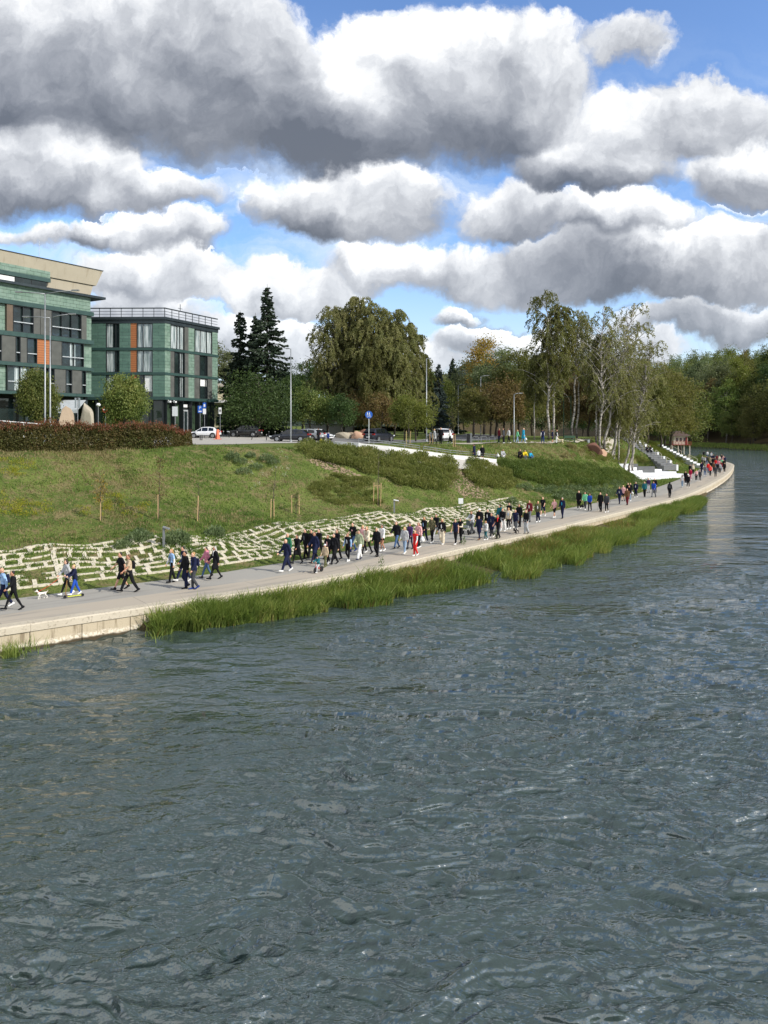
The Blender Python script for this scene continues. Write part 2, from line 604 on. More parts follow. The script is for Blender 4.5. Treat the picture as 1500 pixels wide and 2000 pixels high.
gx = axis([(-3500, -400, 150), (-400, -120, 20), (-120, -48, 3), (-48, 62, 0.55), (62, 100, 0.9), (100, 200, 4), (200, 500, 20), (500, 3500, 150)])
gy = axis([(-60, 8, 6), (8, 28, 1.5), (28, 118, 0.55), (118, 180, 0.9), (180, 280, 2.5), (280, 480, 5), (480, 1000, 25), (1000, 6000, 250)])
GX, GY = np.meshgrid(gx, gy)
GZ = height(GX, GY)
nx, ny = len(gx), len(gy)
idx = np.arange(nx * ny).reshape(ny, nx)
gf = np.stack([idx[:-1, :-1].ravel(), idx[:-1, 1:].ravel(), idx[1:, 1:].ravel(), idx[1:, :-1].ravel()], 1)
gv = np.stack([GX.ravel(), GY.ravel(), GZ.ravel()], 1)
ground_me = np_mesh('ground', gv, gf, smooth=True)
BVH = BVHTree.FromPolygons([Vector(v) for v in gv.tolist()], gf.tolist(), epsilon=0.0)


def gz(x, y):
    h = BVH.ray_cast(Vector((x, y, 200)), Vector((0, 0, -1)))
    return h[0].z if h[0] is not None else 0.0


def ray(u, v):
    return Vector(((u - 750) / F, 1.0, (VH - v) / F))


def on_ground(u, v):
    """the point of the terrain seen at photo pixel (u, v)"""
    d = ray(u, v)
    h = BVH.ray_cast(Vector((0, 0, CAM_Z)), d.normalized())
    return h[0]


def at_z(u, v, z):
    d = ray(u, v)
    t = (z - CAM_Z) / d.z
    return Vector((0, 0, CAM_Z)) + d * t


def at_y(u, v, y):
    return Vector((0, 0, CAM_Z)) + ray(u, v) * y


def xz_y(u, y):
    """ground point in column u at distance y"""
    x = (u - 750) / F * y
    return Vector((x, y, gz(x, y)))


# attributes for the ground material: distance from the quay edge, arc length
d_all, s_all = edge_coords(GX.ravel(), GY.ravel())
td_all = np.interp(s_all, S_ST, TOPD)
at1 = ground_me.attributes.new('bank', 'FLOAT_VECTOR', 'POINT')
rb_all = -dist_poly(GX.ravel(), GY.ravel(), RB)
at1.data.foreach_set('vector', np.stack([d_all, s_all, d_all - td_all], 1).astype(np.float32).ravel())

m, nt, p, o = newmat('meadow_ground')
an = nt.n('ShaderNodeAttribute', attribute_name='bank')
dq, sq, bk = nt.xyz(an.outputs['Vector'])
pos = nt.n('ShaderNodeNewGeometry').outputs['Position']
n1 = nt.noise(pos, 0.16, 4.0, 0.6)
n2 = nt.noise(pos, 0.9, 5.0, 0.65)
n3 = nt.noise(pos, 7.0, 4.0, 0.7)
c = nt.mix(nt.sstep(n1, 0.40, 0.58), rgb(78, 96, 42), rgb(104, 116, 58))
c = nt.mix(nt.sstep(n2, 0.46, 0.64), c, rgb(122, 112, 78))
c = nt.mix(nt.sstep(n3, 0.47, 0.68), c, rgb(56, 66, 32))
lawn = nt.mix(nt.sstep(n2, 0.4, 0.7), rgb(92, 108, 52), rgb(112, 118, 62))
c = nt.mix(nt.sstep(bk, 1.0, 4.0), c, lawn)
mud = nt.mix(n3, rgb(70, 60, 44), rgb(98, 88, 62))
c = nt.mix(nt.sstep(dq, 0.6, 0.2), c, mud)
nt.put(p.inputs['Base Color'], c)
p.inputs['Roughness'].default_value = 0.95
p.inputs['Specular IOR Level'].default_value = 0.15
bump(nt, p, nt.m('ADD', n3, nt.m('MULTIPLY', n2, 2.0)), 0.6, 0.12)
ground = link('ground', ground_me, None, [m])
tag(ground, 'grassy river bank and level park ground rising behind it', 'ground', kind='structure')

# ------------------------------------------------------------------ promenade paving
S0, S1 = S_ST[0] + 5, S_ST[17]


def strip(name, d0, d1, z, mat, s0, s1, step=1.0, nd=2):
    ss = np.arange(s0, s1, step)
    vs = []
    for s in ss:
        q, nrm, _ = edge_point(s)
        for j in range(nd):
            dd = d0 + (d1 - d0) * j / (nd - 1)
            vs.append((q[0] + nrm[0] * dd, q[1] + nrm[1] * dd, z))
    vs = np.array(vs)
    k = np.arange(len(ss) - 1)
    fs = np.concatenate([np.stack([k * nd + j, (k + 1) * nd + j, (k + 1) * nd + j + 1, k * nd + j + 1], 1) for j in range(nd - 1)])
    me = np_mesh(name, vs, fs)
    att = me.attributes.new('across', 'FLOAT_VECTOR', 'POINT')
    aa = np.array([(d0 + (d1 - d0) * j / (nd - 1), s, 0) for s in ss for j in range(nd)], dtype=np.float32)
    att.data.foreach_set('vector', aa.ravel())
    return link(name, me, None, [mat])


m, nt, p, o = newmat('promenade_asphalt')
an = nt.n('ShaderNodeAttribute', attribute_name='across')
ad, as_, _ = nt.xyz(an.outputs['Vector'])
pos = nt.n('ShaderNodeNewGeometry').outputs['Position']
n1 = nt.noise(nt.comb(nt.m('MULTIPLY', ad, 1.2), nt.m('MULTIPLY', as_, 0.12), 0.0), 1.0, 5.0, 0.6)
n2 = nt.noise(pos, 0.5, 4.0, 0.6)
n3 = nt.noise(pos, 45.0, 2.0, 0.6)
# grey asphalt on the land side, warm aggregate strip by the coping
band = nt.sstep(nt.m('ADD', ad, nt.m('MULTIPLY', nt.m('SUBTRACT', n1, 0.5), 0.5)), 2.55, 2.45)
c = nt.mix(band, rgb(166, 163, 155), rgb(182, 172, 156))
c = nt.mix(nt.m('MULTIPLY', nt.sstep(n1, 0.50, 0.68), 0.8), c, rgb(138, 135, 129))
c = nt.mix(nt.sstep(n2, 0.55, 0.75), c, rgb(180, 173, 160))
c = nt.mix(nt.ramp(n3, 0.3, 0.7, 0.0, 0.25), c, rgb(110, 108, 104))
gap = nt.m('MULTIPLY', nt.m('LESS_THAN', nt.m('FRACT', nt.m('DIVIDE', as_, 6.0)), 0.006), nt.m('LESS_THAN', ad, 2.5))
c = nt.mix(nt.m('MULTIPLY', gap, 0.5), c, rgb(96, 94, 90))
nt.put(p.inputs['Base Color'], c)
p.inputs['Roughness'].default_value = 0.9
p.inputs['Specular IOR Level'].default_value = 0.25
bump(nt, p, n3, 0.25, 0.01)
prom = strip('promenade', 0.45, PROM_W, 1.0, m, S0, S1, 1.0, 6)
tag(prom, 'grey asphalt riverside promenade along the water', 'promenade', kind='structure')
# sloping edge of the path into the grass
es = strip('path_edge', PROM_W, PROM_W + 0.25, 0.99, plain('edge_kerb', rgb(150, 148, 140), 0.9), S0, S1, 1.0, 2)
tag(es, kind='structure')

# ------------------------------------------------------------------ quay wall with coping
m, nt, p, o = newmat('quay_concrete')
pos = nt.n('ShaderNodeNewGeometry').outputs['Position']
_, _, zz = nt.xyz(pos)
n1 = nt.noise(pos, 0.9, 6.0, 0.65)
n2 = nt.noise(nt.vm('MULTIPLY', pos, (2.2, 2.2, 0.25)), 2.0, 5.0, 0.65)
n3 = nt.noise(pos, 9.0, 5.0, 0.7)
c = nt.mix(n1, rgb(174, 160, 134), rgb(198, 186, 162))
c = nt.mix(nt.m('MULTIPLY', nt.sstep(n2, 0.50, 0.68), 0.8), c, rgb(122, 108, 86))
c = nt.mix(nt.m('MULTIPLY', nt.sstep(n3, 0.58, 0.75), 0.5), c, rgb(120, 108, 88))
wl = nt.m('ADD', zz, nt.m('MULTIPLY', nt.m('SUBTRACT', n1, 0.5), 0.35))
c = nt.mix(nt.m('MULTIPLY', nt.sstep(wl, 0.34, 0.22), nt.sstep(n3, 0.42, 0.55)), c, rgb(226, 216, 196))
c = nt.mix(nt.sstep(wl, 0.16, 0.06), c, rgb(72, 62, 44))
nt.put(p.inputs['Base Color'], c)
p.inputs['Roughness'].default_value = 0.92
bump(nt, p, nt.m('ADD', n3, n1), 0.5, 0.03)
M_QUAY = m
m, nt, p, o = newmat('coping_concrete')
pos = nt.n('ShaderNodeNewGeometry').outputs['Position']
n1 = nt.noise(pos, 0.7, 6.0, 0.65)
n3 = nt.noise(pos, 8.0, 5.0, 0.7)
c = nt.mix(n1, rgb(178, 168, 148), rgb(202, 193, 174))
c = nt.mix(nt.m('MULTIPLY', nt.sstep(n3, 0.52, 0.70), 0.75), c, rgb(118, 106, 88))
nt.put(p.inputs['Base Color'], c)
p.inputs['Roughness'].default_value = 0.92
bump(nt, p, nt.m('ADD', n3, n1), 0.5, 0.03)
M_COPE = m

quay = empty('quay_wall', (OUT[3][0], OUT[3][1], 0))
tag(quay, 'long weathered concrete quay wall carrying the promenade above the river', 'wall')
inv = quay.location.copy()


def sweep(name, prof, s0, s1, mat, parent, pl=2.0, gap=0.0, jit=0.0):
    """profile (d, z) swept along the quay edge in lengths of pl metres with gaps between them"""
    mb = MB()
    s = s0
    k = 0
    while s < s1:
        e = min(s + pl - gap, s1)
        nsub = max(1, int((e - s) / 1.01))
        jj = (random.random() - 0.5) * jit
        jz = (random.random() - 0.5) * jit
        n = len(prof)
        vs = []
        for i in range(nsub + 1):
            q, nr, _ = edge_point(s + (e - s) * i / nsub)
            for (dd, z) in prof:
                vs.append((q[0] + nr[0] * (dd + jj) - inv.x, q[1] + nr[1] * (dd + jj) - inv.y, z + jz))
        fs = [(i * n + j, i * n + (j + 1) % n, (i + 1) * n + (j + 1) % n, (i + 1) * n + j) for i in range(nsub) for j in range(n)]
        fs += [tuple(range(n)), tuple(reversed(range(nsub * n, nsub * n + n)))]
        mb.add(vs, fs)
        s += pl
        k += 1
    return mb.obj(name, mat, parent)


sweep('wall_face', [(0.0, -1.5), (0.42, -1.5), (0.42, 0.72), (0.0, 0.72)], S0, S1, M_QUAY, quay, 2.05, 0.035, 0.012)
sweep('joint_backing', [(0.06, -1.5), (0.30, -1.5), (0.30, 0.70), (0.06, 0.70)], S0, S1, plain('joint_dark', rgb(52, 46, 38), 0.95), quay, 8.0, 0.0)
sweep('coping', [(-0.07, 0.73), (0.62, 0.73), (0.62, 1.03), (-0.02, 1.045), (-0.07, 0.99)], S0, S1, M_COPE, quay, 6.15, 0.012, 0.02)

# ------------------------------------------------------------------ river
m, nt, p, o = newmat('river_water')
pos = nt.n('ShaderNodeNewGeometry').outputs['Position']
big = nt.noise(nt.vm('MULTIPLY', pos, (0.045, 0.10, 1.0)), 1.0, 3.0, 0.55, 1.2)
swirl = nt.noise(nt.vm('MULTIPLY', pos, (0.30, 0.30, 1.0)), 1.0, 2.0, 0.5, 0.0, col=True)
wp = nt.vm('ADD', pos, nt.vm('SCALE', nt.vm('SUBTRACT', swirl, (0.5, 0.5, 0.5)), scale=1.1))
h0 = nt.noise(nt.vm('MULTIPLY', wp, (0.32, 0.55, 1.0)), 1.0, 1.0, 0.5)
h1 = nt.noise(nt.vm('MULTIPLY', wp, (1.1, 1.9, 1.0)), 1.0, 2.0, 0.5, 0.25)
h2 = nt.noise(nt.vm('MULTIPLY', wp, (3.0, 5.0, 1.0)), 1.0, 2.0, 0.5, 0.3)
h3 = nt.noise(nt.vm('MULTIPLY', wp, (8.0, 12.0, 1.0)), 1.0, 2.0, 0.55, 0.2)
amp = nt.sstep(big, 0.36, 0.60, 0.35, 1.25)
hh = nt.m('ADD', nt.m('MULTIPLY', h0, 0.30), nt.m('MULTIPLY', nt.m('ADD', nt.m('ADD', nt.m('MULTIPLY', h1, 0.22), nt.m('MULTIPLY', h2, 0.095)), nt.m('MULTIPLY', h3, 0.026)), amp))
nt.put(p.inputs['Base Color'], rgb(58, 72, 68))
p.inputs['Roughness'].default_value = 0.06
p.inputs['IOR'].default_value = 2.25
bump(nt, p, nt.m('MULTIPLY', hh, nt.n('ShaderNodeAttribute', attribute_name='chop').outputs['Fac']), 1.0, 1.0)
# real waves on a fan of cells that grow with distance; the finest ripples stay in the bump above
wy = [9.0]
while wy[-1] < 150:
    wy.append(wy[-1] + max(1.15 * wy[-1] ** 2 / (9 * 768), 0.028))
wy = np.array(wy)
wc = np.linspace(-0.78, 0.78, 900)
WX, WY = wc[None, :] * wy[:, None], np.repeat(wy[:, None], len(wc), 1)
cell = np.maximum(np.gradient(wy), wy * 1.56 / 900)[:, None]
wr = np.random.default_rng(5)
PX = WX + 0.9 * (vnoise(WX, WY, 0.35, 61) - 0.5) + 0.35 * (vnoise(WX, WY, 1.1, 62) - 0.5)
PY = WY + 0.9 * (vnoise(WX, WY, 0.35, 63) - 0.5) + 0.35 * (vnoise(WX, WY, 1.1, 64) - 0.5)
patch = 0.16 + 1.04 * sm(0.30, 0.60, 0.6 * vnoise(WX * 0.8 - WY * 0.6, (WX * 0.6 + WY * 0.8) * 0.4, 0.11, 65) + 0.4 * vnoise(WX, WY, 0.26, 66))
WZ = np.zeros_like(WX)
NW = 96
for k in range(NW):
    lam = 0.17 * (1.3 / 0.17) ** wr.uniform(0, 1)
    th = R(80) + wr.normal() * 0.36
    kk_ = 2 * np.pi / lam
    sl = 0.40 / math.sqrt(NW / 2)
    ph = kk_ * (PX * math.cos(th) + PY * math.sin(th)) + wr.uniform(0, 6.28)
    fade = sm(2.0, 4.5, lam / cell)
    wv = np.sin(ph)
    WZ += sl / kk_ * (wv - 0.30 * np.cos(2 * ph)) * fade * (patch if lam < 1.4 else 1.0)
edge_f = sm(0.78, 0.72, np.abs(wc))[None, :] * sm(150, 110, wy)[:, None] * sm(9.0, 9.6, wy)[:, None]
WZ *= edge_f
nr_, nc_ = WX.shape
ii = np.arange(nr_ * nc_).reshape(nr_, nc_)
wf = np.stack([ii[:-1, :-1].ravel(), ii[:-1, 1:].ravel(), ii[1:, 1:].ravel(), ii[1:, :-1].ravel()], 1)
wv_ = np.stack([WX.ravel(), WY.ravel(), WZ.ravel()], 1)
b0 = len(wv_)
wv_ = np.concatenate([wv_, [(-3000, -60, 0), (3000, -60, 0), (3000, 3000, 0), (-3000, 3000, 0)]])
frame = []
for chain, (ca, cb) in ((ii[0, :], (b0, b0 + 1)), (ii[:, -1], (b0 + 1, b0 + 2)), (ii[-1, ::-1], (b0 + 2, b0 + 3)), (ii[::-1, 0], (b0 + 3, b0))):
    n_ = len(chain)
    frame += [(chain[q + 1], chain[q], ca if q < n_ // 2 else cb) for q in range(n_ - 1)]
    frame.append((chain[n_ // 2], ca, cb))
wme = np_mesh('river', wv_, [wf, np.array(frame)], True)
ch = wme.attributes.new('chop', 'FLOAT', 'POINT')     # where the cells grow too wide for the waves, the bump carries them
ch.data.foreach_set('value', (0.85 + 0.5 * sm(35, 115, wv_[:, 1])).astype(np.float32))
river = link('river', wme, None, [m])
tag(river, 'wide rippled grey green river', 'river', kind='structure')
# ------------------------------------------------------------------ foliage tools
def leaf_mat(name, cols, trans=0.35, objvar=0.25, rough=0.55, patch=0.5):
    """leaf colour differs from leaf to leaf and, a little, from plant to plant"""
    m = bpy.data.materials.new(name)
    m.use_nodes = True
    nt = NT(m.node_tree)
    m.node_tree.nodes.clear()
    o = nt.n('ShaderNodeOutputMaterial')
    g = nt.n('ShaderNodeNewGeometry')
    oi = nt.n('ShaderNodeObjectInfo')
    ri = g.outputs['Random Per Island']
    cr = nt.n('ShaderNodeValToRGB')
    e = cr.color_ramp.elements
    e[0].position, e[0].color = 0.0, cols[0]
    e[1].position, e[1].color = 1.0, cols[-1]
    for i, c in enumerate(cols[1:-1]):
        x = e.new((i + 1) / (len(cols) - 1))
        x.color = c
    n = nt.noise(g.outputs['Position'], 0.5, 3.0, 0.6)
    f = nt.m('ADD', nt.m('MULTIPLY', ri, 1 - patch), nt.m('MULTIPLY', nt.ramp(n, 0.3, 0.7), patch))
    nt.put(cr.inputs[0], f)
    v = nt.ramp(oi.outputs['Random'], 0, 1, 1 - objvar, 1 + objvar)
    hv = nt.ramp(nt.m('FRACT', nt.m('MULTIPLY', oi.outputs['Random'], 7.31)), 0, 1, 1 - objvar * 0.35, 1 + objvar * 0.35)
    c = nt.mix(1.0, cr.outputs[0], nt.comb(nt.m('MULTIPLY', v, hv), v, v), 'MULTIPLY')
    d = nt.n('ShaderNodeBsdfPrincipled')
    nt.put(d.inputs['Base Color'], c)
    d.inputs['Roughness'].default_value = rough
    d.inputs['Specular IOR Level'].default_value = 0.25
    t = nt.n('ShaderNodeBsdfTranslucent')
    nt.put(t.inputs[0], nt.mix(1.0, c, (1.1, 1.2, 0.8, 1.0), 'MULTIPLY'))
    mx = nt.n('ShaderNodeMixShader')
    mx.inputs[0].default_value = trans
    nt.t.links.new(d.outputs[0], mx.inputs[1])
    nt.t.links.new(t.outputs[0], mx.inputs[2])
    nt.t.links.new(mx.outputs[0], o.inputs[0])
    return m


def unit(v):
    return v / np.maximum(np.linalg.norm(v, axis=-1, keepdims=True), 1e-9)


def leaf_quads(c, size, aspect=0.6, axis_dir=None, jit=1.0):
    """one bent leaf-like quad at each centre; axis_dir sets the long axis (random otherwise)"""
    n = len(c)
    a = rng.normal(size=(n, 3))
    if axis_dir is not None:
        a = np.asarray(axis_dir) + a * 0.35 * jit
    a = unit(a)
    b = unit(np.cross(a, rng.normal(size=(n, 3))))
    sz = (np.asarray(size) * rng.uniform(0.7, 1.3, n))[:, None]
    a = a * sz * 0.5
    b = b * sz * 0.5 * aspect
    nrm = np.cross(a, b) * 0.0
    v = np.stack([c - a, c + b + nrm, c + a, c - b + nrm], 1)
    return v.reshape(-1, 3), np.arange(4 * n).reshape(n, 4)


def blades(base, h, w, lean, nseg=3, curve=0.5):
    """grass blades: base points, heights, widths, lean vectors"""
    n = len(base)
    th = rng.uniform(0, 2 * np.pi, n)
    side = np.stack([np.cos(th), np.sin(th), np.zeros(n)], 1)
    ts = np.linspace(0, 1, nseg + 1)
    rows = []
    for t in ts:
        ctr = base + np.stack([np.zeros(n), np.zeros(n), h * t * (1 - 0.25 * curve * t)], 1) + lean * (t ** 2)[..., None] if np.ndim(t) else \
            base + np.stack([np.zeros(n), np.zeros(n), h * t * (1 - 0.25 * curve * t)], 1) + lean * t ** 2
        ww = (w * (1 - t) ** 0.6 * 0.5 + 0.001)[:, None]
        rows.append(ctr - side * ww)
        rows.append(ctr + side * ww)
    v = np.stack(rows, 1)
    k = 2 * (nseg + 1)
    f = []
    for i in range(nseg):
        f.append([2 * i, 2 * i + 1, 2 * i + 3, 2 * i + 2])
    f = np.array(f)
    fs = (np.arange(n) * k)[:, None, None] + f[None]
    return v.reshape(-1, 3), fs.reshape(-1, 4)


def merge(parts):
    vs, fs, b = [], [], 0
    for v, f in parts:
        vs.append(v)
        fs.append(f + b)
        b += len(v)
    return np.concatenate(vs), np.concatenate(fs)


# ------------------------------------------------------------------ bark and leaf materials
m, nt, p, o = newmat('birch_bark')
pos = nt.n('ShaderNodeTexCoord').outputs['Object']
n1 = nt.noise(nt.vm('MULTIPLY', pos, (2.0, 2.0, 5.0)), 1.0, 4.0, 0.7)
n2 = nt.noise(pos, 0.35, 3.0, 0.6)
_, _, zb = nt.xyz(pos)
c = nt.mix(nt.sstep(n1, 0.50, 0.60), rgb(172, 166, 157), rgb(56, 50, 45))
low = nt.m('MULTIPLY', nt.sstep(zb, 3.0, 0.4), nt.sstep(n2, 0.35, 0.55))
c = nt.mix(low, c, rgb(58, 50, 44))
nt.put(p.inputs['Base Color'], c)
p.inputs['Roughness'].default_value = 0.8
M_BIRCH = m
m, nt, p, o = newmat('dark_bark')
pos = nt.n('ShaderNodeTexCoord').outputs['Object']
n1 = nt.noise(nt.vm('MULTIPLY', pos, (6.0, 6.0, 1.2)), 1.0, 5.0, 0.7)
nt.put(p.inputs['Base Color'], nt.mix(n1, rgb(50, 44, 38), rgb(96, 88, 78)))
p.inputs['Roughness'].default_value = 0.95
bump(nt, p, n1, 0.5, 0.04)
M_BARK = m

L_BIRCH = leaf_mat('birch_leaves', [rgb(104, 108, 66), rgb(124, 126, 80), rgb(142, 140, 94), rgb(160, 152, 108)], 0.5, 0.10)
L_BIRCHG = leaf_mat('green_birch_leaves', [rgb(90, 96, 54), rgb(112, 112, 64), rgb(134, 128, 80)], 0.5, 0.12)
L_GREEN = leaf_mat('green_leaves', [rgb(70, 86, 46), rgb(96, 112, 58), rgb(120, 130, 72), rgb(142, 140, 82)], 0.42)
L_DARK = leaf_mat('dark_leaves', [rgb(48, 66, 36), rgb(68, 88, 48), rgb(86, 104, 58)], 0.36, 0.15)
L_GREY = leaf_mat('grey_leaves', [rgb(92, 100, 72), rgb(114, 122, 88), rgb(136, 138, 104)], 0.42)
L_RED = leaf_mat('reddish_leaves', [rgb(100, 86, 58), rgb(120, 100, 66), rgb(130, 114, 74), rgb(112, 112, 68)], 0.4, 0.12)
L_YEL = leaf_mat('yellowing_leaves', [rgb(118, 116, 58), rgb(150, 134, 66), rgb(168, 136, 70), rgb(164, 122, 62)], 0.4, 0.12)
L_LIME = leaf_mat('lime_leaves', [rgb(94, 106, 50), rgb(120, 128, 62), rgb(144, 144, 76)], 0.42, 0.12)
L_SPRUCE = leaf_mat('spruce_needles', [rgb(34, 46, 34), rgb(48, 62, 46), rgb(64, 78, 58)], 0.05, 0.12)
L_BLUE = leaf_mat('blue_spruce_needles', [rgb(46, 58, 56), rgb(66, 80, 76), rgb(84, 96, 90)], 0.05, 0.1)


def curve_pts(p0, d0, length, n, droop=0.0, wob=0.12, up=0.0):
    """a limb: starts along d0, bends by droop (down) or up"""
    p = np.array(p0, float)
    d = np.array(d0, float)
    d = d / np.linalg.norm(d)
    pts = [p.copy()]
    st = length / n
    for i in range(n):
        d = d + np.array([0, 0, (up * (1 - i / n) - droop * (i / n))]) * 0.5 + rng.normal(size=3) * wob * 0.5
        d = d / np.linalg.norm(d)
        p = p + d * st
        pts.append(p.copy())
    return np.array(pts)


def make_tree(root_name, trunk_me, crown_me, bark, leaf, label, cat, group=None):
    r = empty(root_name)
    link('trunk', trunk_me, r, [bark])
    link('crown', crown_me, r, [leaf])
    tag(r, label, cat, group)
    return r


def birch_mesh(h, w, lean=(0, 0), dens=1.0, hang=3.0, low=0.22, seed=0, leaf=0.22, nst=1, bare=0.0):
    global rng
    rng = np.random.default_rng(seed)
    mb = MB()
    cs, ax = [], []
    for st in range(nst):
        off = rng.normal(size=2) * (0.5 if nst > 1 else 0.0)
        ln = np.array(lean) + (rng.normal(size=2) * 0.10 if nst > 1 else 0)
        hh = h * (1 if st == 0 else rng.uniform(0.78, 0.97))
        k = 10
        tr = np.array([[off[0] + ln[0] * hh * (i / k) ** 1.3 + rng.normal() * 0.12 * (i > 0), off[1] + ln[1] * hh * (i / k) ** 1.3 + rng.normal() * 0.12 * (i > 0), hh * 0.94 * i / k - 0.3 * (i == 0)] for i in range(k + 1)])
        mb.tube(tr, [0.145 * (h / 20) * (1 - i / (k + 0.6)) + 0.025 for i in range(k + 1)], 7)
        nl = int(42 * (h / 20))
        for i in range(nl):
            t = low + (0.98 - low) * (i + rng.uniform(0, 0.9)) / nl
            a = i * 2.399 + rng.uniform(-0.5, 0.5)
            q = tr[0] * 0
            f = t * k
            j = min(int(f), k - 1)
            q = tr[j] + (tr[j + 1] - tr[j]) * (f - j)
            prof = (math.sin(math.pi * min(1, (t - low * 0.5) / (1.02 - low * 0.5)) ** 0.75)) ** 0.7
            ll = w * 0.5 * max(prof, 0.22) * rng.uniform(0.6, 1.2)
            upk = 1.35 - 0.3 * t + rng.uniform(-0.3, 0.3)
            lp = curve_pts(q, (math.cos(a), math.sin(a), upk), ll * 1.15, 6, droop=0.55, up=0.1, wob=0.18)
            mb.tube(lp, [0.065 * (1 - x / 6.6) * (1.2 - 0.6 * t) + 0.012 for x in range(7)], 4, cap=False)
            ntw = int(13 * dens * max(ll / (w * 0.5), 0.4)) + 3
            for _ in range(ntw):
                u = rng.uniform(0.25, 1.0)
                f2 = u * 6
                j2 = min(int(f2), 5)
                b0 = lp[j2] + (lp[j2 + 1] - lp[j2]) * (f2 - j2)
                aa = a + rng.normal() * 0.9
                L = rng.uniform(0.5, 1.1) + hang * rng.uniform(0.15, 1.0) * (1 - 0.5 * t)
                L = min(L, max(b0[2] - 1.0, 0.3))
                tw = curve_pts(b0, (math.cos(aa) * 0.55, math.sin(aa) * 0.55, 0.1), L, 5, droop=2.6, up=-0.5, wob=0.16)
                if rng.uniform() < 0.3:
                    mb.tube(tw, 0.012, 3, cap=False)
                if rng.uniform() < bare:
                    continue
                nlv = int(L * 24 * dens ** 0.5) + 3
                uu = rng.uniform(0.08, 1.0, nlv) * 5
                jj = np.minimum(uu.astype(int), 4)
                pp = tw[jj] + (tw[jj + 1] - tw[jj]) * (uu - jj)[:, None] + rng.normal(size=(nlv, 3)) * 0.10
                cs.append(pp)
                ax.append(unit(tw[jj + 1] - tw[jj]) + np.array([0, 0, -0.6]))
    c = np.concatenate(cs)
    v, f = leaf_quads(c, np.full(len(c), leaf * 1.2), 0.55, np.concatenate(ax), 1.3)
    return mb.mesh('birch_trunk', True), np_mesh('birch_crown', v, f)


def broad_mesh(h, w, seed=0, n_cl=90, per=70, leaf=0.3, low=0.12, top=0.5, cl_r=0.10, trunk_r=0.2, fill=0.35):
    """round-crowned tree: limbs carry clumps of leaves spread through an uneven crown with gaps"""
    global rng
    rng = np.random.default_rng(seed)
    mb = MB()
    cz = h * (low + (1 - low) * top)
    k = 7
    tr = np.array([[rng.normal() * 0.10 * (i > 0) * h / 10, rng.normal() * 0.10 * (i > 0) * h / 10, h * 0.82 * i / k - 0.2 * (i == 0)] for i in range(k + 1)])
    mb.tube(tr, [trunk_r * (1 - i / (k + 0.7)) + 0.03 for i in range(k + 1)], 7)
    cs, nv = [], []
    lobes = rng.normal(size=(9, 3))
    lobes = unit(lobes)
    for i in range(n_cl):
        d = unit(rng.normal(size=3))
        if d[2] < -0.75:
            d[2] *= -0.5
        r = rng.uniform(fill, 1.0) ** 0.5
        bumpy = 0.80 + 0.28 * max((lobes @ d).max(), 0) ** 3 + rng.normal() * 0.05
        up = (h - cz) if d[2] > 0 else (cz - h * low)
        q = np.array([d[0] * w * 0.5 * r * bumpy, d[1] * w * 0.5 * r * bumpy, cz + d[2] * up * r * bumpy])
        if i % 3 == 0:
            t0 = np.clip((q[2] - 0.35 * np.hypot(q[0], q[1])) / (h * 0.82), 0.15, 0.95) * k
            j = min(int(t0), k - 1)
            b = tr[j] + (tr[j + 1] - tr[j]) * (t0 - j)
            mid = (b + q) / 2 + np.array([0, 0, 0.06 * h]) + rng.normal(size=3) * 0.02 * h
            mb.tube([b, mid, q], [0.05 * trunk_r / 0.2 + 0.02, 0.04, 0.015], 4, cap=False)
        n = int(per * rng.uniform(0.6, 1.4))
        sp = cl_r * w * rng.uniform(0.7, 1.35)
        pts = q + rng.normal(size=(n, 3)) * np.array([sp, sp, sp * 0.7])
        cs.append(pts)
    c = np.concatenate(cs)
    v, f = leaf_quads(c, np.full(len(c), leaf), 0.7)
    return mb.mesh('tree_trunk', True), np_mesh('tree_crown', v, f)


def spruce_mesh(h, w, seed=0, leaf=0.42, low=0.03, ragged=0.25):
    global rng
    rng = np.random.default_rng(seed)
    mb = MB()
    mb.tube([(0, 0, -0.2), (0, 0, h * 0.5), (0, 0, h)], [0.26 * h / 20, 0.15 * h / 20, 0.02], 7)
    cs, ax, sz = [], [], []
    z = h * low
    while z < h * 0.985:
        t = z / h
        L0 = w * 0.5 * (1 - t) ** 0.72 * (0.85 + 0.15 * math.sin(9 * t + seed)) + 0.12
        for b in range(int(5 + 3 * (1 - t))):
            a = rng.uniform(0, 2 * np.pi)
            L = L0 * rng.uniform(1 - ragged, 1 + ragged)
            pts = curve_pts((0, 0, z), (math.cos(a), math.sin(a), 0.1 - 0.35 * (1 - t)), L, 5, droop=0.12, up=-0.1, wob=0.06)
            pts[-1][2] += 0.10 * L
            mb.tube(pts, [0.035, 0.03, 0.025, 0.02, 0.014, 0.008], 3, cap=False)
            n = int(26 * L) + 9
            u = rng.uniform(0.12, 1.0, n) * 5
            j = np.minimum(u.astype(int), 4)
            q = pts[j] + (pts[j + 1] - pts[j]) * (u - j)[:, None]
            dr = unit(pts[j + 1] - pts[j])
            side = np.cross(dr, [0, 0, 1]) * rng.normal(size=n)[:, None] * 0.22 * (L ** 0.5) * (1.1 - u / 5)[:, None]
            cs.append(q + side + np.array([0, 0, -1]) * np.abs(rng.normal(size=n))[:, None] * 0.16)
            ax.append(dr + np.array([0, 0, -0.55]) + side * 0.8)
            sz.append(np.full(n, leaf * (0.55 + 0.45 * (1 - t))))
        z += 0.30 + 0.02 * h * (1 - t) * rng.uniform(0.6, 1.2)
    c = np.concatenate(cs)
    v, f = leaf_quads(c, np.concatenate(sz) * 1.4, 0.5, np.concatenate(ax), 0.8)
    return mb.mesh('spruce_trunk', True), np_mesh('spruce_crown', v, f)


PROTO = {}


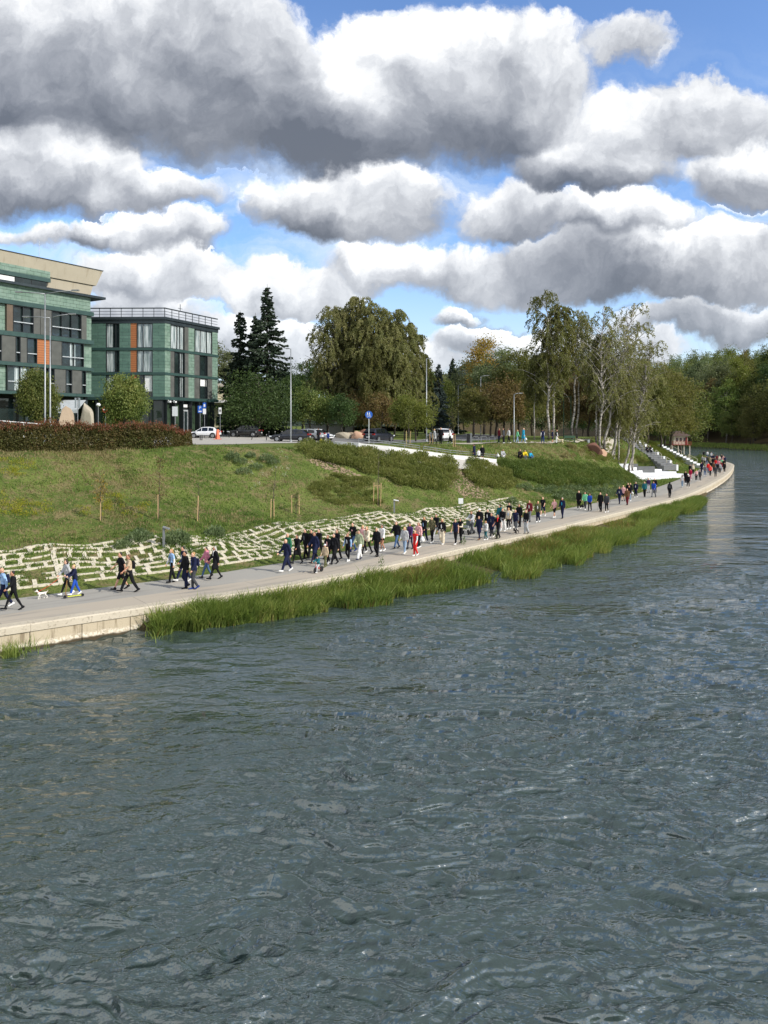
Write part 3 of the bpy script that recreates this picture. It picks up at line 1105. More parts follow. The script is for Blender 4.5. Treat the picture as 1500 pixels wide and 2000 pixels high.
def proto(key, fn):
    if key not in PROTO:
        PROTO[key] = fn()
    return PROTO[key]


def plant(name, key, fn, bark, leaf, pos, label, cat, group=None, sc=1.0, rz=None, zs=None):
    tm, cm = proto(key, fn)
    r = empty(name, pos, random.uniform(0, 6.28) if rz is None else rz)
    for nm, me, mt in (('trunk', tm, bark), ('crown', cm, leaf)):
        o = bpy.data.objects.new(nm, me)
        COL.objects.link(o)
        o.parent = r
        if not me.materials:
            me.materials.append(mt)
        o.material_slots[0].link = 'OBJECT'
        o.material_slots[0].material = mt
    r.scale = (sc, sc, sc if zs is None else zs)
    tag(r, label, cat, group)
    return r


def P(u, y):
    return xz_y(u, y)


# ---- spruces and the trees behind the buildings
plant('spruce_tree', 'sp1', lambda: spruce_mesh(22.0, 9.6, 3), M_BARK, L_SPRUCE, P(522, 116), 'tallest dark spruce with a pointed top right of the green building', 'tree', sc=1.12, zs=1.04)
plant('spruce_tree', 'sp2', lambda: spruce_mesh(18.0, 7.6, 5), M_BARK, L_SPRUCE, P(469, 118), 'left narrower dark spruce beside the green building', 'tree', sc=1.14, zs=1.06)
plant('spruce_tree', 'sp3', lambda: spruce_mesh(18.5, 7.0, 8), M_BARK, L_SPRUCE, P(499, 119), 'middle dark spruce squeezed between two other spruces', 'tree', sc=1.14, zs=1.02)
plant('spruce_tree', 'sp2', None, M_BARK, L_BLUE, P(857, 128), 'small blue grey spruce standing alone right of the big birches', 'tree', sc=0.68, rz=2.0)
plant('broad_tree', 'br1', lambda: broad_mesh(9.0, 10.6, 21, 150, 95, 0.27, 0.05, 0.42, 0.085), M_BARK, L_DARK, P(506, 109), 'wide dark green bushy tree under the spruces behind the parked cars', 'tree', sc=0.98)
plant('broad_tree', 'br2', lambda: broad_mesh(15.0, 9.0, 22, 125, 120, 0.31, 0.08, 0.5, 0.066), M_BARK, L_GREY, P(436, 142), 'grey green tree just right of the green building edge', 'tree', sc=1.07)
plant('broad_tree', 'br2', None, M_BARK, L_GREEN, P(470, 150), 'green tree half hidden behind the spruces', 'tree', sc=0.8)
plant('broad_tree', 'br3', lambda: broad_mesh(12.0, 8.5, 23, 105, 120, 0.28, 0.10, 0.5, 0.068), M_BARK, L_DARK, P(590, 150), 'dark tree in the gap between the spruces and the big birches', 'tree', sc=1.08)
plant('broad_tree', 'br3', None, M_BARK, L_DARK, P(570, 142), 'round dark tree at the foot of the tall spruce', 'tree', sc=0.9)

# ---- the large weeping birch group left of the road
GB = 'large weeping birches left of the road'
BG = [
    (640, 121, 'bA', (21.5, 9.5, (-0.05, 0), 0.75, 3.0, 0.30, 31), 'sparse leaning birch at the left edge of the big birch group', 1.0, L_BIRCH),
    (672, 124, 'bB', (22.0, 9.0, (0.02, 0), 1.15, 2.6, 0.12, 32), 'full weeping birch second from the left in the big group', 1.0, L_BIRCHG),
    (706, 122, 'bC', (23.6, 9.5, (0.0, 0), 1.4, 2.8, 0.10, 33), 'tallest birch at the middle of the big group', 1.0, L_BIRCH),
    (738, 120, 'bB', None, 'dense brownish birch right of the tallest one', 1.0, L_BIRCH),
    (770, 121, 'bC', None, 'broad weeping birch in the right half of the big group', 0.90, L_BIRCH),
    (798, 124, 'bD', (20.0, 8.0, (0.06, 0), 1.3, 2.6, 0.10, 34), 'rounded birch at the right edge of the big group', 0.98, L_BIRCH),
    (815, 128, 'bD', None, 'lower birch behind the right edge of the big group', 0.74, L_BIRCHG),
    (690, 130, 'bC', None, 'birch deep inside the big group behind the tallest', 0.86, L_BIRCHG),
    (752, 131, 'bB', None, 'birch filling the back of the big group', 0.94, L_BIRCHG),
    (722, 117, 'bD', None, 'shorter birch hanging low at the front of the big group', 0.72, L_BIRCHG),
]
for (u, y, key, a, lab, sc, lf) in BG:
    plant('birch_tree', key, (lambda a=a: birch_mesh(*a)), M_BARK, lf, P(u, y), lab, 'tree', GB, sc)

# small trees around them
SM = [
    (606, 112, 'br4', (7.5, 5.6, 41, 100, 80, 0.24, 0.18, 0.5, 0.09, 0.12), L_GREEN, 'small round green tree behind the silver and white cars', 1.0),
    (640, 114, 'br4', None, L_GREEN, 'small green tree in front of the sparse birch', 0.86),
    (668, 110, 'br5', (6.5, 4.6, 42, 80, 70, 0.22, 0.22, 0.5, 0.09, 0.10), L_DARK, 'low dark tree left of the boulders', 0.95),
    (790, 100, 'br5', None, L_LIME, 'slim pale green tree by the dark car on the road', 0.9),
    (812, 98, 'br4', None, L_LIME, 'light green tree left of the street lamp by the road', 0.80),
    (690, 116, 'br4', None, L_RED, 'brown tinged small tree above the boulders', 0.9),
    (746, 112, 'br5', None, L_RED, 'brownish small tree above the round blue sign', 1.0),
]
for (u, y, key, a, lf, lab, sc) in SM:
    plant('small_tree', key, (lambda a=a: broad_mesh(*a)), M_BARK, lf, P(u, y), lab, 'tree', None, sc)

# ---- trees along the road in the middle distance
G = 'trees along the road in the middle distance'
MID = [
    (884, 170, 'sp3', L_SPRUCE, 'dark conifer behind the blue grey spruce', 0.82), (872, 190, 'br2', L_GREY, 'grey green tree above the road bend', 0.95),
    (905, 210, 'br2', L_LIME, 'pale green tree where the road disappears', 1.0), (925, 165, 'br3', L_GREY, 'grey green tree right of the road bend', 1.15),
    (945, 150, 'br6', L_YEL, 'tall narrow tree with a yellow autumn top', 1.0), (968, 140, 'br3', L_GREY, 'greyish tree between the road and the first white birch', 1.12),
    (958, 128, 'br4', L_RED, 'red brown small tree left of the lamp on the grass', 1.05), (985, 130, 'br4', L_RED, 'second red brown small tree behind the people on the path', 1.15),
    (1012, 134, 'br3', L_BIRCHG, 'olive tree right of the curved lamp', 1.05), (925, 125, 'br5', L_BIRCHG, 'slim olive tree left of the red brown trees', 1.05),
    (1040, 150, 'br2', L_BIRCHG, 'olive tree behind the first white birch', 0.95), (1115, 175, 'br3', L_RED, 'russet tree behind the two slim birches', 1.3),
    (1150, 165, 'br2', L_RED, 'russet tree behind the leaning birches', 0.95), (1085, 190, 'br3', L_DARK, 'dark tree behind the park lawn', 1.2),
    (1190, 170, 'br2', L_BIRCHG, 'olive tree behind the birch clump', 1.0), (1230, 160, 'br3', L_BIRCHG, 'olive tree right of the birch clump', 1.15),
    (1262, 150, 'br3', L_BIRCHG, 'olive green tree above the stairs', 1.05), (1290, 158, 'br2', L_BIRCHG, 'olive tree right of the stairs', 0.92),
    (1262, 190, 'br2', L_GREEN, 'green tree behind the olive one above the stairs', 1.15), (1312, 175, 'br2', L_BIRCHG, 'olive tree just above the hut', 1.15),
    (1300, 215, 'br2', L_DARK, 'dark tree beside the hut', 1.35), (1330, 232, 'br2', L_GREEN, 'green tree rising behind the hut', 1.45),
    (850, 160, 'br3', L_GREEN, 'green tree behind the blue grey spruce', 0.95), (830, 150, 'br3', L_DARK, 'dark tree right behind the big birches', 0.85),
    (1060, 210, 'br3', L_GREY, 'grey tree across the lawn', 1.2), (1000, 190, 'br2', L_GREY, 'grey tree behind the red brown trees', 1.0),
    (560, 175, 'br2', L_DARK, 'dark tree far behind the car park', 0.8), (625, 180, 'br2', L_GREY, 'grey tree far behind the birches', 0.9),
    (1216, 215, 'br2', L_GREEN, 'green tree far behind the birch clump', 1.1), (1140, 230, 'br2', L_DARK, 'dark tree far across the park', 1.0),
]
for (u, y, key, lf, lab, sc) in MID:
    fn = {'br6': lambda: broad_mesh(16.5, 6.0, 24, 110, 80, 0.3, 0.15, 0.5, 0.10)}.get(key)
    plant('tree', key, fn, M_BARK, lf, P(u, y), lab, 'tree', G, sc * 1.15)

# ---- white-barked birches on the right
GW = 'white barked birches by the promenade stairs'
WB = [
    (1072, 108, 'wA', (22.2, 8.6, (-0.01, 0), 0.58, 2.2, 0.26, 51, 0.20, 1, 0.18), 'tall thick white birch left of the group with a dense crown', 1.0, 0.3, L_BIRCHG),
    (1080, 109, 'wB', (21.0, 6.4, (0.05, 0), 0.8, 2.0, 0.4, 52, 0.22), 'slimmer white birch touching the tall thick one', 0.98, 0.0, L_BIRCHG),
    (1118, 112, 'wC', (20.4, 5.0, (0.05, 0), 0.40, 1.6, 0.45, 53, 0.20, 1, 0.35), 'thin almost bare birch left of the gap', 1.0, 0.0, L_BIRCH),
    (1127, 116, 'wC', None, 'second thin almost bare birch beside the gap', 0.97, 0.2, L_BIRCH),
    (1172, 110, 'wD', (22.0, 8.2, (0.02, 0), 0.42, 2.0, 0.26, 54, 0.19, 1, 0.40), 'upright white birch left of the leaning ones', 1.03, 0.0, L_BIRCH),
    (1180, 112, 'wE', (22.0, 8.8, (0.20, 0.02), 0.44, 2.3, 0.24, 55, 0.19, 1, 0.38), 'birch leaning to the right with a bright white trunk', 1.06, 0.0, L_BIRCH),
    (1192, 115, 'wE', None, 'second birch leaning right behind the bright one', 1.10, 0.12, L_BIRCH),
    (1200, 118, 'wD', None, 'birch in the middle of the right clump', 1.06, 1.0, L_BIRCHG),
    (1218, 120, 'wE', None, 'rightmost strongly leaning birch above the stairs', 1.0, -0.1, L_BIRCHG),
    (1228, 117, 'wE', None, 'birch spreading right over the top of the stairs', 1.04, 0.25, L_BIRCH),
    (1236, 124, 'wD', None, 'birch with a wide thin crown behind the top of the stairs', 1.0, 2.0, L_BIRCH),
    (1208, 113, 'wB', None, 'short birch with low branches by the stairs', 0.72, 0.3, L_BIRCHG),
    (1164, 114, 'wB', None, 'slim birch at the left edge of the right clump', 0.84, 0.4, L_BIRCH),
    (1044, 110, 'wB', None, 'short leafy birch left of the tall thick birch', 0.62, 1.3, L_BIRCHG),
]
for (u, y, key, a, lab, sc, rz, lf) in WB:
    plant('birch_tree', key, (lambda a=a: birch_mesh(*a)), M_BIRCH, lf, P(u, y), lab, 'tree', GW, sc, rz)

# ---- the wood beyond the river bend, tree by tree
GF = 'trees of the wood beyond the river bend'
FAR = []
r_ = random.Random(5)
KINDS = [('br2', L_GREEN, 'dense green tree in the wood beyond the river bend'), ('br3', L_DARK, 'dark green tree in the wood beyond the river bend'),
         ('br2', L_GREY, 'grey green tree in the wood beyond the river bend'), ('br6', L_LIME, 'pale green tree in the wood beyond the river bend'),
         ('br3', L_BIRCHG, 'olive tree in the wood beyond the river bend'), ('br2', L_RED, 'brownish tree in the wood beyond the river bend')]
W = [6, 2, 5, 1, 6, 1]
pool = [k for k, w in zip(KINDS, W) for _ in range(w)]
cand = []
for i in range(2600):
    x, y = r_.uniform(60, 300), r_.uniform(255, 560)
    u = 750 + F * x / y
    if 1225 < u < 1600:
        cand.append((x, y))
cx_ = np.array(cand)
dL, _ = edge_coords(cx_[:, 0], cx_[:, 1])
dR = -dist_poly(cx_[:, 0], cx_[:, 1], RB)
kept = []
for (x, y), a, b in zip(cand, dL, dR):
    if (b > 9 and b < 150) or (a > 10 and b < 0) or (a > 0 and b > 0 and y > 420):
        if all((x - q[0]) ** 2 + (y - q[1]) ** 2 > 6.2 ** 2 for q in kept):
            kept.append((x, y, b))
for x, y, b in kept[:150]:
    key, lf, lab = r_.choice(pool)
    sc = r_.uniform(1.6, 2.2) * (0.55 if 0 < b < 14 else 1.0)
    plant('tree', key, None, M_BIRCH if r_.random() < 0.25 else M_BARK, lf, (x, y, gz(x, y) - 0.2), lab, 'tree', GF, sc, None, sc * r_.uniform(1.05, 1.35))

# distant wooded ridge on the horizon
gxr = np.linspace(-900, 900, 240)
rows = []
for j, (yy, hz) in enumerate(((700, 0.0), (715, 0.55), (740, 0.8), (790, 1.0), (900, 0.6))):
    hill = 22 + 46 * np.exp(-((gxr - 165) / 95) ** 2) + 24 * np.exp(-((gxr - 60) / 40) ** 2) + 14 * np.exp(-((gxr - 560) / 200) ** 2)
    z = hill * hz + 10
    z = z + (vnoise(gxr, gxr * 0 + yy, 0.11, 9) - 0.5) * 9 * hz + (vnoise(gxr, gxr * 0 + yy, 0.033, 8) - 0.5) * 12 * hz
    rows.append(np.stack([gxr, np.full_like(gxr, yy) + rng.normal(size=len(gxr)) * 3, z], 1))
rv = np.concatenate(rows)
n = len(gxr)
ii = np.arange(n - 1)
rf = np.concatenate([np.stack([j * n + ii, j * n + ii + 1, (j + 1) * n + ii + 1, (j + 1) * n + ii], 1) for j in range(4)])
ridge_base = link('hills', np_mesh('hills', rv, rf, True), None, [plain('hill_ground', rgb(44, 56, 46), 1.0)])
tag(ridge_base, kind='structure')
k_ = rng.integers(0, len(rf), 26000)
q_ = rv[rf[k_]]
w_ = rng.dirichlet((1, 1, 1, 1), len(k_))
pc = (q_ * w_[:, :, None]).sum(1) + rng.normal(size=(len(k_), 3)) * np.array([1.5, 2, 1.6])
v, f = leaf_quads(pc, np.full(len(pc), 3.4), 0.8)
L_RIDGE = leaf_mat('ridge_trees', [rgb(40, 52, 44), rgb(54, 66, 54), rgb(70, 78, 62)], 0.1, 0.0)
tag(link('far_forest', np_mesh('far_forest', v, f), None, [L_RIDGE]), 'distant wooded ridge on the horizon', 'forest', kind='stuff')
# ------------------------------------------------------------------ building materials
def tile_mat(name, c1, c2, c3, row, wid):
    """green patinated copper shingles in level courses"""
    m, nt, p, o = newmat(name)
    tc = nt.n('ShaderNodeTexCoord').outputs['Object']
    x, y, z = nt.xyz(tc)
    br = nt.n('ShaderNodeTexBrick')
    br.offset = 0.5
    nt.put(br.inputs['Vector'], nt.comb(x, z, 0.0))
    br.inputs['Scale'].default_value = 1.0
    br.inputs['Brick Width'].default_value = wid
    br.inputs['Row Height'].default_value = row
    br.inputs['Mortar Size'].default_value = 0.018
    br.inputs['Mortar Smooth'].default_value = 0.3
    br.inputs['Bias'].default_value = 0.0
    br.inputs['Color1'].default_value = c1
    br.inputs['Color2'].default_value = c2
    br.inputs['Mortar'].default_value = rgb(30, 52, 46)
    n = nt.noise(nt.vm('MULTIPLY', tc, (0.5, 0.5, 1.6)), 1.0, 5.0, 0.65)
    c = nt.mix(nt.m('MULTIPLY', nt.sstep(n, 0.45, 0.7), 0.7), br.outputs[0], c3)
    n2 = nt.noise(nt.vm('MULTIPLY', tc, (3.0, 3.0, 0.5)), 1.0, 4.0, 0.6)
    c = nt.mix(nt.m('MULTIPLY', nt.sstep(n2, 0.55, 0.75), 0.45), c, rgb(52, 86, 74))
    nt.put(p.inputs['Base Color'], c)
    p.inputs['Roughness'].default_value = 0.55
    saw = nt.m('FRACT', nt.m('DIVIDE', z, row))
    bump(nt, p, nt.m('ADD', saw, nt.m('MULTIPLY', br.outputs['Fac'], -0.5)), 0.6, 0.03)
    return m


M_TILE_LIT = tile_mat('sunlit_green_shingles', rgb(118, 142, 128), rgb(102, 128, 112), rgb(140, 160, 146), 0.42, 0.9)  # copy for walls facing the sun, its light mixed into the green
M_TILE_SHADED = tile_mat('shaded_green_shingles', rgb(90, 122, 110), rgb(80, 111, 99), rgb(106, 138, 124), 0.42, 1.6)  # darker copy for the face turned from the sun, shade put into the colour
M_BAND = plain('band_metal', rgb(52, 78, 74), 0.5, 0.2, 0.15, 1.5)
M_DKBAND = plain('dark_band_metal', rgb(50, 60, 64), 0.45, 0.3, 0.15, 1.5)
M_FRAME = plain('window_frame_metal', rgb(44, 50, 52), 0.45, 0.2)
M_PANEL = plain('grey_shutter', rgb(82, 84, 80), 0.65, 0.0, 0.25, 1.2)
M_BROWN = plain('brown_shutter', rgb(98, 84, 70), 0.7, 0.0, 0.25, 1.2)
M_RAIL = plain('rail_metal', rgb(190, 196, 198), 0.4, 0.3)
M_WHITE = plain('white_paint', rgb(226, 228, 226), 0.5)
M_CONC = None
m, nt, p, o = newmat('ribbed_orange_timber')
tc = nt.n('ShaderNodeTexCoord').outputs['Object']
x, y, z = nt.xyz(tc)
w = nt.m('FRACT', nt.m('DIVIDE', z, 0.28))
n = nt.noise(nt.vm('MULTIPLY', tc, (0.8, 0.8, 7.0)), 1.0, 4.0, 0.6)
c = nt.mix(n, rgb(150, 90, 52), rgb(178, 114, 68))
c = nt.mix(nt.m('LESS_THAN', w, 0.12), c, rgb(84, 48, 28))
nt.put(p.inputs['Base Color'], c)
p.inputs['Roughness'].default_value = 0.6
M_ORANGE = m
m, nt, p, o = newmat('raw_concrete')
tc = nt.n('ShaderNodeTexCoord').outputs['Object']
n1 = nt.noise(tc, 0.5, 6.0, 0.65)
n2 = nt.noise(nt.vm('MULTIPLY', tc, (2.5, 2.5, 0.3)), 1.0, 4.0, 0.6)
c = nt.mix(n1, rgb(160, 152, 134), rgb(182, 174, 154))
c = nt.mix(nt.m('MULTIPLY', nt.sstep(n2, 0.52, 0.75), 0.5), c, rgb(140, 128, 106))
nt.put(p.inputs['Base Color'], c)
p.inputs['Roughness'].default_value = 0.9
bump(nt, p, n1, 0.3, 0.02)
M_CONC = m


def glass_mat(name, c, rough=0.04):
    m, nt, p, o = newmat(name)
    tc = nt.n('ShaderNodeTexCoord').outputs['Object']
    n = nt.noise(tc, 0.8, 2.0, 0.5)
    nt.put(p.inputs['Base Color'], nt.mix(nt.sstep(n, 0.35, 0.65), c, (c[0] * 1.6, c[1] * 1.6, c[2] * 1.6, 1)))
    p.inputs['Roughness'].default_value = rough
    p.inputs['IOR'].default_value = 1.5
    p.inputs['Specular IOR Level'].default_value = 0.7
    bump(nt, p, n, 0.03, 0.3)
    return m


M_GLASS = glass_mat('window_glass', rgb(28, 38, 38))
M_GLASSG = glass_mat('green_tinted_glass', rgb(48, 62, 48), 0.05)
m, nt, p, o = newmat('curtain_cloth')
tc = nt.n('ShaderNodeTexCoord').outputs['Object']
x, y, z = nt.xyz(tc)
fold = nt.noise(nt.comb(nt.m('MULTIPLY', x, 7.0), nt.m('MULTIPLY', z, 0.3), 0.0), 1.0, 3.0, 0.6)
nt.put(p.inputs['Base Color'], nt.mix(nt.sstep(fold, 0.35, 0.65), rgb(104, 120, 120), rgb(196, 204, 204)))
p.inputs['Roughness'].default_value = 0.25
p.inputs['Coat Weight'].default_value = 0.6
bump(nt, p, fold, 0.5, 0.05)
M_CURT = m


class Facade:
    """a wall frame: a runs along the wall (m), z is world height, n is outwards"""
    def __init__(s, origin, along, root):
        s.o = Vector((origin[0], origin[1], 0))
        s.d = Vector((along[0], along[1], 0)).normalized()
        s.n = Vector((s.d.y, -s.d.x, 0))
        if s.n.y > 0:
            s.n = -s.n
        s.root = root

    def place(s, ob):
        ang = math.atan2(s.d.y, s.d.x)
        ob.matrix_parent_inverse = Matrix.Identity(4)
        inv = s.root.matrix_basis.inverted()
        M = Matrix.Translation(s.o) @ Matrix.Rotation(ang, 4, 'Z')
        ob.matrix_basis = inv @ M
        return ob

    def sgn(s):
        # local +y direction versus outward normal
        return 1.0 if Vector((-s.d.y, s.d.x, 0)).dot(s.n) > 0 else -1.0

    def part(s, name, mat, boxes, parent=None):
        """boxes: (a0, a1, z0, z1, n0, n1) with n measured outwards"""
        g = s.sgn()
        mb = MB()
        for a0, a1, z0, z1, n0, n1 in boxes:
            mb.box2((a0, g * n0, z0), (a1, g * n1, z1))
        ob = mb.obj(name, mat, parent if parent is not None else s.root)
        if parent is None:
            s.place(ob)
        return ob

    def along_of(s, u):
        """where photo column u crosses the wall"""
        q = (u - 750) / F
        return (q * s.o.y - s.o.x) / (s.d.x - q * s.d.y)


def zv(v, y):
    return CAM_Z + (VH - v) / F * y


def window(fc, a0, a1, z0, z1, mull=(), curtain=None, rail=None, depth=0.22, glass=None, blind=None):
    """a window set back into the wall: frame > pane, curtain, rail"""
    t = 0.07
    fr = [(a0, a1, z0, z0 + t, -depth, 0.03), (a0, a1, z1 - t, z1, -depth, 0.03), (a0, a0 + t, z0 + t, z1 - t, -depth, 0.03), (a1 - t, a1, z0 + t, z1 - t, -depth, 0.03)]
    for mm in mull:
        x = a0 + (a1 - a0) * mm
        fr.append((x - 0.03, x + 0.03, z0 + t, z1 - t, -depth + 0.01, -0.03))
    f = fc.part('window', M_FRAME, fr)
    fc.part('pane', glass or M_GLASS, [(a0 + t, a1 - t, z0 + t, z1 - t, -depth - 0.03, -depth + 0.005)], f)
    if curtain:
        c0, c1 = a0 + (a1 - a0) * curtain[0], a0 + (a1 - a0) * curtain[1]
        fc.part('curtain', M_CURT, [(c0 + t, c1 - t, z0 + t + 0.02, z1 - t - 0.02, -depth + 0.006, -depth + 0.016)], f)
    if blind:
        fc.part('blind', M_WHITE, [(a0 + (a1 - a0) * blind[0] + t, a0 + (a1 - a0) * blind[1] - t, z0 + (z1 - z0) * blind[2], z1 - t - 0.02, -depth + 0.006, -depth + 0.018)], f)
    if rail is not None:
        zr = z0 + (z1 - z0) * rail
        fc.part('rail', M_RAIL, [(a0 + t, a1 - t, zr, zr + 0.10, -0.05, 0.05)], f)
    return f


# ------------------------------------------------------------------ left building (concrete crown, light green shingles)
RA = (-36.0, 95.0)
LD = Vector((910, 1500, 0)).normalized()
lb = empty('office_building', (RA[0], RA[1], 8.4))
tag(lb, 'office building with light green shingles and bare concrete parapet, cut by the left edge', 'building')
fc = Facade(RA, (-LD.x, -LD.y), lb)           # a grows towards the left edge of the photo
A1 = 32.0
B = [(12.75, 13.10), (15.95, 16.35), (19.25, 19.75), (22.75, 23.25)]     # ledges at the right end
fc.part('wall', M_TILE_LIT, [(0.0, A1, 13.10, 15.95, -9, -0.30), (0.0, A1, 16.35, 19.25, -9, -0.30), (0.0, A1, 19.75, 22.75, -9, -0.30), (0.25, A1, 23.25, 25.0, -9, -0.15)])
fc.part('ledge', M_BAND, [(-0.05, A1, z0, z1, -9.1, 0.12) for z0, z1 in B])
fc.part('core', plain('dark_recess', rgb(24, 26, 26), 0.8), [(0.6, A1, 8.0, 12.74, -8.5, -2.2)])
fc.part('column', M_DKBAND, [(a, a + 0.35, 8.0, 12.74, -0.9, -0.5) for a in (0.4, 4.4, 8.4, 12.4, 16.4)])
fc.part('shopfront', M_GLASS, [(0.9, A1, 8.1, 12.3, -2.18, -2.12)])
fc.part('eave', M_DKBAND, [(-1.6, A1, 25.0, 25.28, -9.4, 0.40)])
# concrete crown leaning outwards
g = fc.sgn()
mb = MB()
def crown_pt(a, n, z):
    return (a, g * n, z)
for (z0, z1, n0, n1, a_end0, a_end1) in ((25.28, 26.55, -0.4, -0.22, 0.1, -0.15), (26.62, 28.5, -0.05, 0.35, -0.5, -1.2)):
    vs = [crown_pt(a_end0, n0, z0), crown_pt(A1, n0, z0), crown_pt(A1, -9, z0), crown_pt(a_end0, -9, z0), crown_pt(a_end1, n1, z1), crown_pt(A1, n1, z1), crown_pt(A1, -9, z1), crown_pt(a_end1, -9, z1)]
    mb.add(vs, [(0, 1, 2, 3), (4, 7, 6, 5), (0, 4, 5, 1), (1, 5, 6, 2), (2, 6, 7, 3), (3, 7, 4, 0)])
fc.place(mb.obj('parapet', M_CONC, lb))
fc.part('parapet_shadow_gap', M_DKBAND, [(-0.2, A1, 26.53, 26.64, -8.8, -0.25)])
fc.part('parapet_cap', M_DKBAND, [(-1.25, A1, 28.5, 28.58, -9.1, 0.42)])
fc.part('antenna', M_RAIL, [(4.6, 4.64, 28.5, 31.6, -4.0, -3.96)])
# shingled upper box at the left with a ribbon window
a_r = fc.along_of(97)
fc.part('upper_wall', M_TILE_LIT, [(a_r, A1, 26.4, 27.2, -3, 0.10), (a_r, A1, 24.98, 25.0, -3, 0.10)])
fc.part('upper_ledge', M_BAND, [(a_r - 0.03, A1, 25.95, 26.4, -3, 0.16)])
for k in range(6):
    a = a_r + 0.4 + k * 2.0
    window(fc, a, a + 1.95, 25.0, 25.93, (0.5,), blind=(0, 1, 0.0) if k in (2, 3) else None, depth=-0.04)


def au(x):
    return fc.along_of(x / 3.125)


# storeys: (kind, zoom x0, x1): read along the photo from right to left
def storey(z0, z1, items, proud=0.0):
    for it in items:
        kind, x0, x1 = it[0], it[1], it[2]
        a0, a1 = sorted((au(x0), au(x1)))
        a1 = min(a1, A1)
        if kind == 'g':
            fc.part('shutter', M_PANEL, [(a0 + 0.02, a1 - 0.02, z0 + 0.02, z1 - 0.02, -0.28, 0.02)])
        elif kind == 'b':
            fc.part('shutter', M_BROWN, [(a0 + 0.02, a1 - 0.02, z0 + 0.02, z1 - 0.02, -0.28, 0.02)])
        elif kind == 'o':
            fc.part('timber_panel', M_ORANGE, [(a0 + 0.02, a1 - 0.02, z0 + 0.02, z1 - 0.02, -0.28, -0.05)])
        elif kind == 'w':
            window(fc, a0, a1, z0 + 0.01, z1 - 0.01, it[3] if len(it) > 3 else (0.5,), rail=0.36, depth=0.26, curtain=it[4] if len(it) > 4 else None)


storey(19.75, 22.75, [('g', 497, 529), ('w', 316, 496, (0.33, 0.66)), ('g', 246, 315), ('g', 205, 245), ('w', 80, 204, (0.5,)), ('b', 40, 79),
                      ('w', -330, -90, (0.33, 0.66)), ('g', -420, -331)])
storey(16.35, 19.25, [('w', 377, 512, (0.45,), (0.3, 0.6)), ('g', 312, 376), ('o', 228, 311), ('w', 165, 227, ()), ('g', 125, 164), ('w', 96, 124, ()), ('g', 10, 95),
                      ('w', -60, 9, ()), ('g', -200, -61), ('w', -330, -201, (0.5,))])
storey(13.10, 15.95, [('w', 500, 525, ()), ('g', 440, 499), ('w', 402, 439, ()), ('g', 333, 401), ('w', 246, 332, (0.4,)), ('g', 205, 245), ('w', 44, 204, (0.5,), (0.2, 0.7)),
                      ('w', -330, -120, (0.5,))])
# awnings of the ground floor terrace
for (x0, x1, lab) in ((20, 62, 'left grey terrace awning under the office building'), (112, 160, 'right grey terrace awning under the office building')):
    y = 91
    aw = empty('awning', xz_y((x0 + x1) / 2, y))
    hw = (x1 - x0) / F * y / 2
    zb = zv(793, y) - aw.location.z
    mb = MB()
    mb.add([(-hw, -1.2, zb - 0.45), (hw, -1.2, zb - 0.45), (hw, 1.2, zb + 0.75), (-hw, 1.2, zb + 0.75), (-hw, -1.2, zb - 0.50), (hw, -1.2, zb - 0.50), (hw, 1.2, zb + 0.70), (-hw, 1.2, zb + 0.70)],
           [(0, 1, 2, 3), (7, 6, 5, 4), (0, 4, 5, 1), (1, 5, 6, 2), (2, 6, 7, 3), (3, 7, 4, 0)])
    mb.box2((-hw, -1.22, zb - 0.85), (hw, -1.19, zb - 0.46))
    mb.obj('canopy', plain('awning_cloth', rgb(176, 182, 184), 0.8), aw)
    for sx in (-hw + 0.05, -0.3, hw - 0.05):
        MB().tube([(sx, -1.15, 0), (sx, -1.15, zb - 0.45)], 0.04).obj('post', M_RAIL, aw)
    tag(aw, lab, 'awning')

# ------------------------------------------------------------------ right building (green blocks with orange strips)
CR = (-28.53, 100.0)
rb_ = empty('green_building', (CR[0], CR[1], 8.5))
tag(rb_, 'four storey green shingled building with orange strips and a roof railing', 'building')
RD = Vector((676, 1500, 0)).normalized()
fl = Facade(CR, (-1.0, 0.02), rb_)            # left face, nearly square to the view
fr_ = Facade(CR, (RD.x, RD.y), rb_)           # right face, running away
WL = 20.0
WR = 11.3
STO = [(13.0, 15.87), (16.2, 19.07), (19.4, 22.6)]
LEDG = [(12.62, 13.0), (15.87, 16.2), (19.07, 19.4)]
M_CORE = plain('dark_core', rgb(30, 36, 34), 0.8)
# solid body following both faces
def body(name, mat, z0, z1, out, wl=WL, wr=WR):
    c = Vector((CR[0], CR[1], 0))
    pl = c + fl.d * wl
    pr = c + fr_.d * wr
    k = (fl.n + fr_.n).normalized() * out * 1.12
    pts = [c + k, pr + fr_.n * out + fr_.d * out, pr + fr_.d * out + Vector((-22, 6, 0)), pl + Vector((0, 16, 0)), pl + fl.n * out]
    base = rb_.location
    mb = MB()
    n = len(pts)
    vs = [(q.x - base.x, q.y - base.y, z - base.z) for z in (z0, z1) for q in pts]
    mb.add(vs, [tuple(range(n)), tuple(reversed(range(n, 2 * n)))] + [(i, (i + 1) % n, n + (i + 1) % n, n + i) for i in range(n)])
    return mb.obj(name, mat, rb_)


body('core', M_CORE, 12.8, 23.0, -0.42)
body('ground_floor', M_CORE, 8.0, 12.62, -0.75, WL, WR - 0.6)
for z0, z1 in LEDG:
    body('ledge', M_BAND, z0, z1, 0.10)
body('fascia', M_DKBAND, 22.6, 23.05, 0.06)
body('roof_edge', M_DKBAND, 23.05, 23.40, 0.22)


def aul(x):
    return fl.along_of(x / 3.125)


def aur(x):
    return fr_.along_of(x / 3.125)


